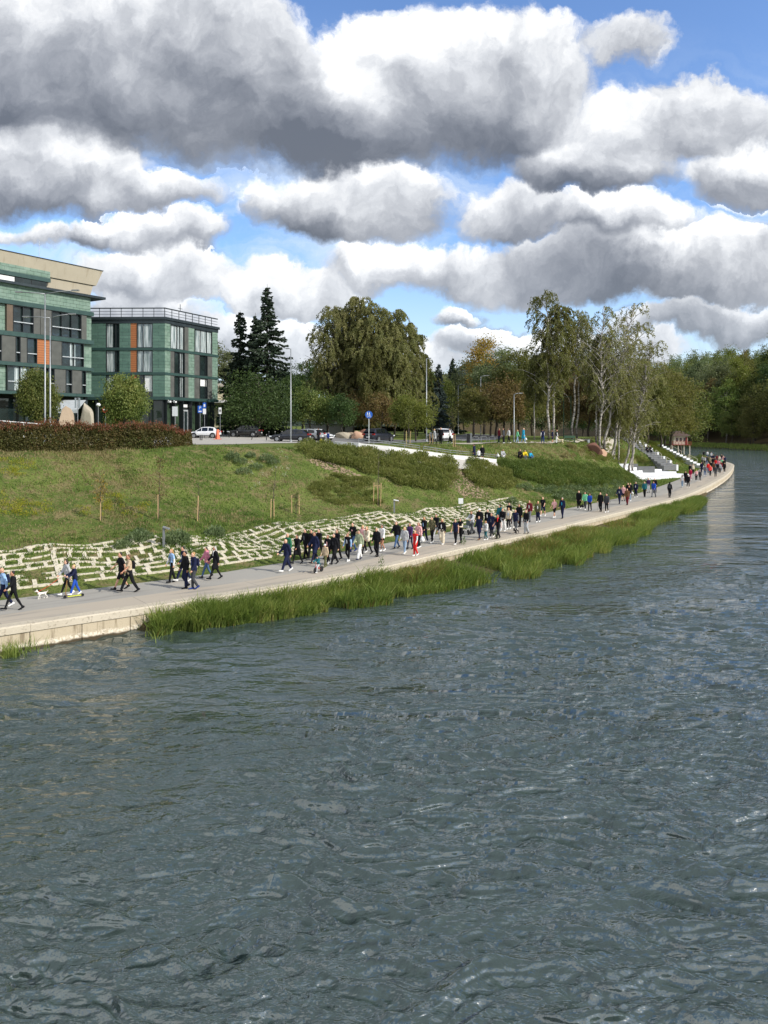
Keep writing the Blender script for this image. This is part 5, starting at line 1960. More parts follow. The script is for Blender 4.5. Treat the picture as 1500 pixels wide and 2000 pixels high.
# grassy edge of the far bank
nf = 16000
k_ = rng.integers(0, len(RB) - 1, nf)
t_ = rng.uniform(0, 1, nf)[:, None]
q_ = RB[k_] * (1 - t_) + RB[k_ + 1] * t_
sgv = RB[k_ + 1] - RB[k_]
nr_ = np.stack([sgv[:, 1], -sgv[:, 0]], 1) / np.linalg.norm(sgv, axis=1)[:, None]
xy = q_ + nr_ * rng.uniform(-0.5, 9, nf)[:, None]
z_ = height(xy[:, 0], xy[:, 1], False)
lean = rng.normal(size=(nf, 3)) * 0.3
lean[:, 2] = 0
v, f = blades(np.stack([xy[:, 0], xy[:, 1], np.maximum(z_, -0.1)], 1), rng.uniform(0.6, 1.5, nf), np.full(nf, 0.28), lean, 2, 0.5)
tag(link('reeds', np_mesh('reeds', v, f), None, [L_REED]), 'reedy grass edge of the far river bank', 'reeds', kind='stuff')
# ------------------------------------------------------------------ street furniture
M_STEEL = plain('galvanised_steel', rgb(150, 154, 156), 0.45, 0.5)
M_DARK = plain('dark_metal', rgb(44, 46, 48), 0.5, 0.2)
M_GREYP = plain('grey_paint', rgb(120, 124, 126), 0.5)
M_WOOD = plain('stake_wood', rgb(186, 158, 116), 0.8)
M_ORANGEP = plain('orange_plastic', rgb(232, 118, 84), 0.5)
M_BLUE = plain('sign_blue', rgb(24, 92, 190), 0.4, 0, 0.05)
M_RED = plain('sign_red', rgb(186, 36, 38), 0.4, 0, 0.05)
M_BLACK = plain('black_paint', rgb(20, 21, 23), 0.4)
M_SIGNW = plain('sign_white', rgb(232, 234, 234), 0.4, 0, 0.04)
M_GREEN = plain('green_paint', rgb(52, 84, 60), 0.5)


def lamp(pos, h, arms, label, r=0.085, name='street_lamp', group=None):
    """arms: list of (dx, dz, head length)"""
    t = empty(name, pos)
    MB().tube([(0, 0, -0.1), (0, 0, 0.9), (0, 0, h)], [r * 1.25, r, r * 0.6], 8).obj('pole', M_STEEL, t, True)
    MB().lathe([(r * 2.0, 0), (r * 2.0, 0.05), (r * 1.4, 0.3)], 8).obj('base', M_STEEL, t)
    for dx, dz, hl in arms:
        sg = 1 if dx > 0 else -1
        MB().tube([(0, 0, h - 0.05), (dx * 0.5, 0, h + dz * 0.6), (dx, 0, h + dz)], [0.05, 0.045, 0.04], 6).obj('arm', M_STEEL, t, True)
        hd = MB().box((dx + sg * hl / 2, 0, h + dz + 0.02), (hl, 0.28, 0.10), None).obj('lamp_head', M_GREYP, t)
        MB().box((dx + sg * hl / 2, 0, h + dz - 0.04), (hl * 0.7, 0.2, 0.02)).obj('lens', M_SIGNW, hd)
    tag(t, label, 'lamp', group)
    return t


def upos(u, y):
    return xz_y(u, y)


q = upos(88, 68)
lamp(q, zv(573, 68) - q.z, [(-2.0, 0.1, 0.6), (2.4, 0.25, 0.6)], 'taller double armed lamp post behind the hedge')
q = upos(98, 70)
lamp(q, zv(620, 70) - q.z, [(-1.9, 0.05, 0.6), (1.7, 0.3, 0.6)], 'shorter double armed lamp post beside the taller one')
q = on_ground(568, 863.5)
lamp(q, zv(681, q.y) - q.z, [(-0.25, 0.0, 0.35)], 'plain lamp post on the pavement in front of the dark wagon')
q = on_ground(833, 863)
lamp(q, zv(700, q.y) - q.z, [(0.25, 0.0, 0.35)], 'lamp post by the road right of the big birches')
q = on_ground(1004, 864.5)
lamp(q, zv(770, q.y) - q.z, [(0.55, 0.12, 0.5)], 'curved lamp post on the path among the standing people', 0.075)
for u, y, vt, lab in ((939, 128, 735, 'distant lamp post left of the red brown trees'), (895, 150, 752, 'far lamp post at the road bend'), (878, 165, 775, 'farthest small lamp post on the road')):
    q = upos(u, y)
    lamp(q, zv(vt, y) - q.z, [(0.9, 0.1, 0.5)], lab, 0.07)

# P glyph and other sign faces as small meshes
def glyph(txt, size, mat, parent, loc, name='lettering'):
    cu = bpy.data.curves.new('text', 'FONT')
    cu.body = txt
    cu.size = size
    cu.align_x = 'CENTER'
    cu.align_y = 'CENTER'
    cu.extrude = 0.004
    to = bpy.data.objects.new('text', cu)
    COL.objects.link(to)
    me = bpy.data.meshes.new_from_object(to)
    bpy.data.objects.remove(to)
    for v in me.vertices:
        x, y, z = v.co
        v.co = (x, z, y)
    me.flip_normals()
    me.materials.clear()
    o = link(name, me, parent, [mat])
    o.location = loc
    return o


def disc(r, th, y, n=28, cz=0.0):
    mb = MB()
    mb.prism([(r * math.cos(2 * math.pi * i / n), cz + r * math.sin(2 * math.pi * i / n)) for i in range(n)], y - th / 2, y + th / 2, lambda a, b, d: (a, d, b))
    return mb


def post(h, r=0.035, mat=None):
    return MB().tube([(0, 0, -0.05), (0, 0, h)], r, 8)


# round blue pedestrian and cycle sign
q = on_ground(720.5, 866.5)
sg = empty('road_sign', q)
hz = zv(810, q.y) - q.z
post(hz + 0.3).obj('post', M_SIGNW, sg)
d_ = disc(0.42, 0.03, -0.06, cz=hz).obj('disc', M_BLUE, sg)
# walkers over a bicycle
mb = MB()
for x0 in (-0.16, 0.06):
    mb.prism([(x0 + 0.04 * math.cos(a), hz + 0.27 + 0.04 * math.sin(a)) for a in np.linspace(0, 6.28, 9)[:-1]], -0.085, -0.078, lambda a, b, d: (a, d, b))
    mb.prism([(x0 - 0.045, hz + 0.22), (x0 + 0.045, hz + 0.22), (x0 + 0.05, hz + 0.09), (x0 + 0.09, hz - 0.02), (x0 + 0.05, hz - 0.02), (x0, hz + 0.06), (x0 - 0.05, hz - 0.02), (x0 - 0.09, hz - 0.02), (x0 - 0.04, hz + 0.09)], -0.085, -0.078, lambda a, b, d: (a, d, b))
mb.obj('walker_symbol', M_SIGNW, d_)
mb = MB()
for cx in (-0.14, 0.14):
    for k in range(16):
        a0, a1 = k / 16 * 6.2832, (k + 1) / 16 * 6.2832
        mb.prism([(cx + r * math.cos(a), hz - 0.19 + r * math.sin(a)) for r, a in ((0.075, a0), (0.1, a0), (0.1, a1), (0.075, a1))], -0.085, -0.078, lambda a, b, d: (a, d, b))
mb.prism([(-0.14, hz - 0.20), (-0.12, hz - 0.18), (0.10, hz - 0.08), (0.14, hz - 0.18), (0.16, hz - 0.19), (0.12, hz - 0.06), (0.05, hz - 0.06)], -0.085, -0.078, lambda a, b, d: (a, d, b))
mb.obj('cycle_symbol', M_SIGNW, d_)
tag(sg, 'round blue sign with white walkers and a bicycle on a white pole', 'sign')

# blue parking signs by the entrance
q = upos(391, 103)
sg = empty('parking_sign', q)
h_ = zv(793, 103) - q.z
post(h_ + 0.1).obj('post', M_STEEL, sg)
pl = MB().box((0, -0.05, h_ - 0.45), (0.62, 0.03, 0.95)).obj('plate', M_BLUE, sg)
glyph('P', 0.55, M_SIGNW, pl, (0, -0.07, h_ - 0.28))
MB().box((0, -0.068, h_ - 0.72), (0.4, 0.006, 0.16)).obj('lower_mark', M_SIGNW, pl)
tag(sg, 'blue parking sign with a white P by the building door', 'sign')
q = upos(399.5, 101)
sg = empty('parking_sign', q)
h_ = zv(786, 101) - q.z
post(h_ + 0.05).obj('post', M_STEEL, sg)
MB().box((0, -0.05, h_ - 0.4), (0.42, 0.03, 0.75)).obj('plate', M_BLUE, sg)
MB().box((0, -0.05, h_ - 1.18), (0.42, 0.03, 0.72)).obj('lower_plate', M_SIGNW, sg)
MB().box((0, -0.07, h_ - 0.4), (0.2, 0.006, 0.36)).obj('symbol', M_SIGNW, sg)
tag(sg, 'taller narrow blue sign with a white plate below beside the parking sign', 'sign')
# white notice on a pole, left of the door
q = upos(342, 96)
sg = empty('notice_board', q)
h_ = zv(794, 96) - q.z
post(h_, 0.05).obj('post', M_STEEL, sg)
MB().box((0, -0.06, h_ - 0.6), (0.68, 0.04, 1.2)).obj('plate', plain('pale_sign_back', rgb(206, 212, 214), 0.5), sg)
tag(sg, 'blank pale rectangular sign on a pole left of the building door', 'sign')
# white traffic plate over the orange barrier
q = on_ground(430, 856)
sg = empty('road_sign', q)
h_ = zv(796, q.y) - q.z
post(h_).obj('post', M_STEEL, sg)
pl = MB().box((0, -0.05, h_ - 0.42), (0.36, 0.03, 0.84)).obj('plate', M_SIGNW, sg)
disc(0.12, 0.006, -0.07, 16, h_ - 0.42).obj('symbol', M_BLACK, pl)
MB().box((0, -0.07, h_ - 0.42), (0.10, 0.006, 0.46)).obj('symbol_bar', M_BLACK, pl)
tag(sg, 'small white sign with a black symbol above the orange barrier', 'sign')
# stop-coloured no entry sign
q = upos(206, 84)
sg = empty('road_sign', q)
h_ = zv(800, 84) - q.z
post(h_ + 0.3).obj('post', M_STEEL, sg)
d_ = disc(0.34, 0.03, -0.06, cz=h_).obj('disc', M_RED, sg)
MB().box((0, -0.08, h_), (0.44, 0.01, 0.12)).obj('bar', M_SIGNW, d_)
tag(sg, 'round red no entry sign between the boulder and the clipped tree', 'sign')
for u, vt, w, lab in ((94, 786, 0.5, 'blue and white sign plates seen edge on between the lamp posts'), (152, 776, 0.3, 'pair of tall grey sign plates above the boulders')):
    q = upos(u, 82)
    sg = empty('road_sign', q)
    h_ = zv(vt, 82) - q.z
    post(h_).obj('post', M_STEEL, sg)
    for dx in (-0.22, 0.18):
        MB().box((dx, -0.05, h_ - 0.6), (w * 0.6, 0.03, 1.1)).obj('plate', plain('grey_sign_back', rgb(158, 168, 174), 0.5), sg)
    tag(sg, lab, 'sign')
# grey lollipop lamp by the door recess
q = upos(192, 88)
h_ = zv(792, 88) - q.z
sg = empty('garden_lamp', q)
post(h_, 0.04).obj('post', M_STEEL, sg)
MB().lathe([(0.05, h_ - 0.15), (0.24, h_), (0.26, h_ + 0.12), (0.12, h_ + 0.28)], 12).obj('lamp_head', M_SIGNW, sg, True)
tag(sg, 'short lamp with a round white head left of the red sign', 'lamp')

# orange barrier
q = on_ground(425, 858.5)
sg = empty('traffic_barrier', q)
mb = MB()
mb.lathe([(0.30, 0.10), (0.26, 0.16), (0.20, 0.75), (0.22, 0.78), (0.19, 0.82), (0.16, 1.22), (0.10, 1.26)], 4)
mb.obj('body', M_ORANGEP, sg)
MB().box((0, 0, 0.05), (0.85, 0.6, 0.10)).obj('base', plain('barrier_base', rgb(206, 92, 66), 0.7), sg)
MB().box((0, 0, 0.98), (0.30, 0.24, 0.10)).obj('handle_slot', plain('barrier_band', rgb(240, 150, 120), 0.5), sg)
tag(sg, 'orange plastic traffic barrier standing on the pavement', 'barrier')

# bollards
for i, (x, y, lean) in enumerate(((262, 345, 0), (275, 345, 0.06), (338, 322, 0), (456, 316, 0), (503, 322, 0.02), (570, 322, 0), (674, 312, 0), (689, 340, 0.32), (728, 322, 0), (816, 345, 0), (836, 320, 0),
                                  (888, 320, 0), (925, 358, -0.05), (946, 318, 0))):
    q = on_ground(330 + x / 4.286, 780 + y / 4.286)
    b = empty('bollard', q)
    hh = 52 / 4.286 / F * q.y
    top = (lean * hh, 0, hh * 0.88)
    MB().tube([(0, 0, -0.05), top], 0.055, 8).obj('post', M_DARK, b)
    tp = Vector(top)
    MB().tube([tp, tp + Vector((lean * 0.12, 0, hh * 0.12))], 0.062, 8).obj('cap', plain('bollard_cap', rgb(178, 178, 174), 0.5), b)
    tag(b, 'dark bollard leaning to the right on the pavement' if lean > 0.2 else 'thin dark bollard with a pale cap on the pavement', 'bollard', None if lean > 0.2 else 'bollards along the pavement')
for x, y, lab in ((1033, 312, 'short white post left of the wagon rear wheel'), (1122, 318, 'short white post right of the wagon rear wheel')):
    q = on_ground(330 + x / 4.286, 780 + y / 4.286)
    b = empty('bollard', q)
    MB().lathe([(0.09, 0), (0.09, 0.42), (0.13, 0.44), (0.14, 0.56), (0.06, 0.60)], 8).obj('post', M_SIGNW, b)
    MB().lathe([(0.14, 0), (0.14, 0.05)], 8).obj('base', M_DARK, b)
    tag(b, lab, 'bollard')
# concrete blocks by the black car
q = on_ground(519, 843)
b = empty('concrete_block', q)
MB().box((-0.3, 0, 0.3), (0.9, 0.7, 0.6)).obj('body', M_CONC, b)
tag(b, 'two tone concrete block behind the black parked car', 'block')


# ---- boulders
def boulder(pos, w, d, h, seed, mat, label, tilt=0.0):
    rg = np.random.default_rng(seed)
    bm = bmesh.new()
    bmesh.ops.create_icosphere(bm, subdivisions=4, radius=1.0)
    cuts = [unit(rg.normal(size=3)) for _ in range(11)]
    off = [rg.uniform(0.42, 0.85) for _ in cuts]
    for v in bm.verts:
        p_ = np.array(v.co)
        for c_, o_ in zip(cuts, off):
            e = p_ @ c_ - o_
            if e > 0:
                p_ = p_ - c_ * e * 0.9
        p_ = p_ * (1 + 0.05 * (vnoise(np.array([p_[0] * 3 + p_[2]]), np.array([p_[1] * 3]), 1.7, seed)[0] - 0.5))
        v.co = (p_[0] * w / 1.5 + tilt * p_[2] * h / 2, p_[1] * d / 1.5, (p_[2] + 0.62) * h / 1.4)
    me = bpy.data.meshes.new('boulder')
    bm.to_mesh(me)
    bm.free()
    for p2 in me.polygons:
        p2.use_smooth = False
    o = link('boulder', me, None, [mat])
    o.location = pos
    tag(o, label, 'rock')
    return o


M_ROCKT = stony('tan_rock', rgb(150, 132, 112), rgb(190, 172, 150), 0.6)
M_ROCKG = stony('grey_rock', rgb(146, 138, 122), rgb(186, 178, 160), 0.6)
M_ROCKR = stony('reddish_rock', rgb(112, 78, 66), rgb(140, 104, 90), 0.6)
M_ROCKP = stony('pinkish_rock', rgb(168, 132, 110), rgb(198, 166, 140), 0.6)
q = upos(131, 72)
boulder(q, 1.5, 1.2, zv(797, 72) - q.z, 3, M_ROCKT, 'tan boulder with a sloping top behind the hedge', -0.25)
q = upos(166, 72)
boulder(q, 1.55, 1.2, zv(794, 72) - q.z, 8, M_ROCKG, 'taller grey boulder behind the hedge', 0.02)
for u, y, w, h, sd, mt, lab in ((670, 108, 1.7, 1.0, 4, M_ROCKG, 'leftmost grey boulder on the grass under the big birches'), (684, 109, 1.3, 0.8, 5, M_ROCKT, 'small tan boulder in the middle of the row under the birches'),
                                (696, 108, 1.6, 1.0, 6, M_ROCKP, 'rounded pinkish boulder right in the row under the birches'), (712, 110, 1.6, 1.2, 7, M_ROCKR, 'dark reddish boulder just left of the round blue sign')):
    boulder(upos(u, y), w, 1.1, h, sd, mt, lab)
q = on_ground(1162, 888)
boulder(q, 2.3, 1.6, 1.5, 12, M_ROCKR, 'flat dark red boulder at the edge of the upper lawn')
q = on_ground(1178, 891)
boulder(q, 1.4, 1.1, 0.9, 13, M_ROCKP, 'pale pinkish boulder beside the dark red one')

# ---- clipped round street trees in front of the buildings
def ball_tree():
    global rng
    tm, cm = broad_mesh(4.9, 3.6, 77, 170, 120, 0.15, 0.22, 0.52, 0.085, 0.09, 0.5)
    return tm, cm


q = upos(73, 75)
plant('street_tree', 'ball', ball_tree, M_BARK, L_GREEN, q, 'round clipped street tree behind the lamp posts', 'tree', None, 0.96, 0.4, (zv(724, 75) - q.z) / 4.9)
q = upos(243, 78)
plant('street_tree', 'ball', None, M_BARK, L_GREEN, q, 'round clipped street tree in front of the green building', 'tree', None, 1.06, 2.1, (zv(736, 78) - q.z) / 4.9)

# ---- white railing at the left, behind the hedge
q0, q1 = upos(-60, 70), upos(122, 74)
rl_ = empty('railing', q0)
dv_ = q1 - q0
hr = zv(817, 70) - q0.z
mb = MB()
for hz_ in (hr, hr * 0.72, hr * 0.45):
    mb.tube([(0, 0, hz_), (dv_.x, dv_.y, dv_.z + hz_)], 0.04, 6)
mb.obj('rails', M_SIGNW, rl_)
for k in range(8):
    t = k / 7
    MB().tube([(dv_.x * t, dv_.y * t, dv_.z * t), (dv_.x * t, dv_.y * t, dv_.z * t + hr)], 0.045, 6).obj('post', M_SIGNW, rl_)
tag(rl_, 'white railing behind the hedge at the left edge', 'railing')
# barrier boom in front of the glazed ground floor
q0, q1 = upos(272, 92), upos(338, 94)
bo = empty('boom_barrier', q0)
MB().box2((0, -0.05, 0.95), (q1.x - q0.x, 0.05, 1.07)).obj('boom', M_SIGNW, bo)
MB().box2((-0.2, -0.2, 0), (0.2, 0.2, 1.15)).obj('housing', plain('barrier_housing', rgb(176, 62, 40), 0.5), bo)
MB().tube([(q1.x - q0.x, 0, 0), (q1.x - q0.x, 0, 0.95)], 0.05).obj('rest_post', M_STEEL, bo)
tag(bo, 'white car park boom in front of the glazed ground floor', 'barrier')
# long low wall behind the cars
q0 = upos(596, 128)
wl_ = empty('boundary_wall', q0)
MB().box2((0, 0, -0.3), (8.2, 0.25, zv(829, 128) - q0.z)).obj('panel', plain('pale_wall', rgb(178, 178, 174), 0.85), wl_)
MB().box2((-0.1, -0.08, zv(829, 128) - q0.z), (8.3, 0.33, zv(829, 128) - q0.z + 0.12)).obj('cap', M_GREYP, wl_)
tag(wl_, 'pale low wall behind the silver and white cars', 'wall')

# ---- bike stands, bin, post on the terrace
for k, u in enumerate((929, 945.5, 961)):
    q = on_ground(u, 865.8)
    b = empty('bike_stand', q)
    w_ = 0.34
    MB().tube([(-w_, 0, -0.05), (-w_, 0, 0.70), (-w_ + 0.1, 0, 0.82), (w_ - 0.1, 0, 0.82), (w_, 0, 0.70), (w_, 0, -0.05)], 0.03, 6).obj('hoop', M_STEEL, b)
    MB().box((0, 0, 0.01), (0.8, 0.12, 0.02)).obj('base_plate', M_STEEL, b)
    tag(b, ['left', 'middle', 'right'][k] + ' steel hoop of the three bicycle stands by the bin', 'bike stand', 'bicycle stands on the terrace')
q = on_ground(914.5, 865.8)
b = empty('litter_bin', q)
MB().box((0, 0, 0.55), (0.36, 0.36, 1.1)).obj('body', M_BLACK, b)
MB().box((0.32, 0, 0.62), (0.16, 0.3, 1.25)).obj('side_panel', M_GREYP, b)
MB().box((0, 0, 1.13), (0.42, 0.42, 0.06)).obj('lid', M_DARK, b)
tag(b, 'tall dark litter bin with a pale side panel left of the bicycle stands', 'bin')
q = on_ground(1149.5, 865.5)
b = empty('litter_bin', q)
MB().lathe([(0.18, 0), (0.22, 0.5), (0.24, 0.52)], 10).obj('body', M_SIGNW, b)
MB().lathe([(0.25, 0.52), (0.1, 0.6)], 10).obj('lid', M_GREYP, b)
tag(b, 'small white bin at the edge of the upper lawn', 'bin')
q = on_ground(1113, 864.5)
b = empty('bench', q)
MB().box((0, 0, 0.45), (1.5, 0.45, 0.06)).obj('seat', M_GREEN, b)
MB().box((0, 0.2, 0.8), (1.5, 0.06, 0.35)).obj('backrest', M_GREEN, b)
for sx in (-0.65, 0.65):
    MB().box((sx, 0, 0.21), (0.07, 0.4, 0.42)).obj('leg', M_GREEN, b)
    MB().box((sx, 0.24, 0.5), (0.06, 0.05, 1.0)).obj('upright', M_GREEN, b)
tag(b, 'dark green bench under the white birches', 'bench')
q = upos(1108, 116)
b = empty('swing_frame', q)
hs = zv(775, 116) - q.z
for sx in (-0.55, 0.55):
    MB().tube([(sx, 0, 0), (sx, 0, hs)], 0.06, 6).obj('post', M_GREEN, b)
MB().tube([(-0.6, 0, hs), (0.6, 0, hs)], 0.05, 6).obj('crossbar', M_GREEN, b)
tag(b, 'tall narrow dark green frame between the birches', 'frame')
q = on_ground(1164, 864)
b = empty('globe_lamp', q)
hs = zv(823, q.y) - q.z
MB().tube([(0, 0, 0), (0, 0, hs)], 0.045, 6).obj('post', M_GREYP, b)
MB().lathe([(0.05, hs - 0.22), (0.2, hs - 0.1), (0.23, hs), (0.2, hs + 0.12), (0.05, hs + 0.22)], 12).obj('globe', M_SIGNW, b, True)
tag(b, 'lamp with a white globe among the birch trunks', 'lamp')


# ---- staked saplings on the slope
def sapling(u, v, stakes, h, crown, leaf, label, stake_h=1.55):
    q = on_ground(u, v)
    t = empty('young_tree', q)
    global rng
    rng = np.random.default_rng(int(u))
    for k, dx in enumerate(stakes):
        MB().tube([(dx, rng.normal() * 0.05, -0.1), (dx + rng.normal() * 0.03, 0, stake_h * rng.uniform(0.92, 1.05))], 0.035, 6).obj('stake', M_WOOD, t)
    if len(stakes) > 1:
        MB().box(((stakes[0] + stakes[-1]) / 2, 0, stake_h * 0.9), (abs(stakes[-1] - stakes[0]) + 0.05, 0.03, 0.05)).obj('tie', M_WOOD if len(stakes) > 2 else M_DARK, t)
    if h > 0:
        tr = curve_pts((0.04, 0.05, 0), (0.02, 0, 1), h, 6, wob=0.05)
        mb = MB()
        mb.tube(tr, [0.03, 0.028, 0.024, 0.02, 0.015, 0.01, 0.006], 5)
        cs = []
        for k in range(26):
            f_ = rng.uniform(0.35, 1.0) * 5.9
            j = int(f_)
            b0 = tr[j] + (tr[j + 1] - tr[j]) * (f_ - j)
            a = rng.uniform(0, 6.28)
            br = curve_pts(b0, (math.cos(a), math.sin(a), 1.0), crown * rng.uniform(0.4, 1.0), 4, wob=0.1)
            mb.tube(br, 0.008, 3, cap=False)
            n = int(9 * crown) + 2
            uu = rng.uniform(0.2, 1, n) * 4
            jj = np.minimum(uu.astype(int), 3)
            cs.append(br[jj] + (br[jj + 1] - br[jj]) * (uu - jj)[:, None] + rng.normal(size=(n, 3)) * 0.08)
        mb.obj('trunk', M_BARK, t)
        if leaf is not None:
            c = np.concatenate(cs)
            vv, ff = leaf_quads(c, np.full(len(c), 0.12), 0.6)
            link('crown', np_mesh('sapling_crown', vv, ff), t, [leaf])
    tag(t, label, 'young tree')


sapling(196, 1018, [0], 3.3, 0.75, L_YEL, 'staked sapling with sparse yellow leaves on the left of the slope', 1.6)
sapling(308, 1017, [0], 4.2, 0.7, L_RED, 'tall staked sapling with thin brown twigs', 1.7)
sapling(386, 1017, [0], 2.6, 0.5, None, 'bare sapling on one stake', 1.7)
sapling(531, 1014, [-0.08, 0.16], 4.4, 0.5, None, 'bare slender sapling tied between two close stakes', 1.5)
sapling(577, 1004, [-0.28, 0.28], 1.6, 0.3, L_GREEN, 'small sapling between two wide stakes', 1.45)
sapling(738, 988, [-0.38, 0.0, 0.22], 4.8, 0.4, None, 'tall bare sapling among three stakes', 1.9)
sapling(842, 868, [-0.12, 0.18], 4.6, 1.2, L_LIME, 'leafy young tree on stakes left of the bicycle stands', 1.3)
sapling(887, 872, [-0.1, 0.1], 4.9, 1.3, L_BIRCHG, 'leafy young tree on the grass strip above the ramp', 1.3)
sapling(797, 868, [-0.2, 0.2], 4.0, 1.2, L_LIME, 'young tree on stakes right of the dark car on the road', 1.5)

# ---- small posts and boards by the pavers
q = on_ground(320, 1068)
b = empty('garden_light', q)
hs = 1.15
MB().box2((-0.06, -0.06, -0.1), (0.06, 0.06, hs)).obj('post', M_GREYP, b)
MB().box((0.16, -0.02, hs - 0.03), (0.42, 0.22, 0.07), Matrix.Rotation(0.35, 3, 'Y')).obj('lamp_head', M_STEEL, b)
tag(b, 'short grey light post with an angled head among the left pavers', 'light')
q = on_ground(770, 1004)
b = empty('garden_light', q)
MB().box2((-0.06, -0.06, -0.1), (0.06, 0.06, hs)).obj('post', M_GREYP, b)
MB().box((0.16, -0.02, hs - 0.03), (0.42, 0.22, 0.07), Matrix.Rotation(0.2, 3, 'Y')).obj('lamp_head', M_SIGNW, b)
tag(b, 'short grey light post with a white head above the middle of the pavers', 'light')
q = on_ground(900, 992)
b = empty('notice_board', q)
MB().tube([(0, 0, -0.1), (0, 0, 0.5)], 0.03, 6).obj('post', M_STEEL, b)
MB().box((0, -0.03, 0.62), (0.42, 0.03, 0.50)).obj('plate', M_SIGNW, b)
tag(b, 'small white notice board standing above the pavers', 'sign')

# ---- ramp with white retaining wall and handrail
wb = [on_ground(u, v) for u, v in ((652, 873), (700, 876.5), (760, 882.5), (820, 890), (880, 898.5), (930, 902.5), (970, 907))]
M_WWALL = plain('white_concrete', rgb(222, 222, 218), 0.75, 0, 0.08, 1.0)
rw = empty('ramp_wall', wb[3])
mb = MB()
for a, b in zip(wb[:-1], wb[1:]):
    a, b = a - wb[3], b - wb[3]
    dv = Vector((b.x - a.x, b.y - a.y, 0)).normalized()
    nb = Vector((-dv.y, dv.x, 0)) * 0.14
    if nb.y < 0:
        nb = -nb
    e = dv * 0.002
    vs = [a + e + Vector((0, 0, -0.35)), b - e + Vector((0, 0, -0.35)), b - e + nb * 2 + Vector((0, 0, -0.35)), a + e + nb * 2 + Vector((0, 0, -0.35)),
          a + e + Vector((0, 0, 0.55)), b - e + Vector((0, 0, 0.55)), b - e + nb * 2 + Vector((0, 0, 0.55)), a + e + nb * 2 + Vector((0, 0, 0.55))]
    mb.add(vs, [(0, 3, 2, 1), (4, 5, 6, 7), (0, 1, 5, 4), (1, 2, 6, 5), (2, 3, 7, 6), (3, 0, 4, 7)])
mb.obj('wall', M_WWALL, rw)
tag(rw, 'white concrete retaining wall of the ramp running down the slope', 'wall')
hr_ = empty('handrail', wb[3])
for seg in (wb[1:4], wb[3:]):
    a = [p_ - wb[3] + Vector((0, 0.32, 0)) for p_ in seg]
    if seg is not wb[1:4] and seg[0] == wb[3]:
        a[0] = a[0] + (a[1] - a[0]) * 0.12
    for zz_, r_w in ((0.98, 0.032), (0.78, 0.024)):
        MB().tube([p_ + Vector((0, 0, zz_)) for p_ in a], r_w, 6).obj('rail', M_STEEL, hr_)
    for p_ in [a[0], (a[0] + a[1]) / 2, a[1], (a[1] + a[-1]) / 2, a[-1]]:
        MB().tube([p_ + Vector((0, 0, 0.3)), p_ + Vector((0, 0, 0.98))], 0.022, 6).obj('post', M_STEEL, hr_)
tag(hr_, 'pair of steel handrails above the white ramp wall', 'handrail')
rp = drape('ramp', [(p_.x, p_.y - 0.03) for p_ in wb], [(p_.x + 0.1, p_.y - 1.6) for p_ in wb], M_PAVE, 0.05, 30, 4)

# ---- white stepped terrace and stairs
A_, B_ = Vector((38.5, 116.6, 0)), Vector((50.6, 126.6, 0))
du = (B_ - A_).normalized()
dn = Vector((-du.y, du.x, 0))
te = empty('stone_terrace', (A_.x, A_.y, 1.0))
M_WSTONE = plain('white_stone', rgb(226, 228, 230), 0.7, 0, 0.06, 1.5)
M_GSTONE = plain('dark_stone', rgb(112, 114, 114), 0.7, 0, 0.15, 1.5)
Lw = (B_ - A_).length
for k in range(4):
    mb = MB()
    o0 = du * (-1.2 * k) + dn * (2.1 * k)
    o1 = du * (Lw - 0.9 * k) + dn * (2.1 * k)
    o2 = du * (Lw - 0.9 * k) + dn * 9.5
    o3 = du * (-1.2 * k) + dn * 9.5
    z0_, z1_ = (-0.4 if k == 0 else 0.34 * k), 0.34 * (k + 1)
    vs = [p_ + Vector((0, 0, z)) for z in (z0_, z1_) for p_ in (o0, o1, o2, o3)]
    mb.add(vs, [(0, 3, 2, 1), (4, 5, 6, 7), (0, 1, 5, 4), (1, 2, 6, 5), (2, 3, 7, 6), (3, 0, 4, 7)])
    mb.obj('tier', M_WSTONE, te)
tag(te, 'broad white stone terrace in low tiers beside the promenade', 'terrace')
for nm, u0, u1, v0, v1, y, mt, lab in (('garden_wall', 1199, 1233, 906, 922, 127, M_WSTONE, 'white planter wall left of the stone terrace'), ('garden_wall', 1232, 1246, 906, 915, 128.5, M_GSTONE, 'short dark wall end between the white walls'),
                                      ('garden_wall', 1246, 1279, 911, 924, 125, M_GSTONE, 'dark grey planter wall in front of the stairs')):
    x0, x1 = (u0 - 750) / F * y, (u1 - 750) / F * y
    o = MB().box2((0, 0, -1.0), (x1 - x0, 0.5, zv(v0, y) - zv(v1, y))).obj(nm, mt)
    o.location = (x0, y, zv(v1, y))
    tag(o, lab, 'wall')


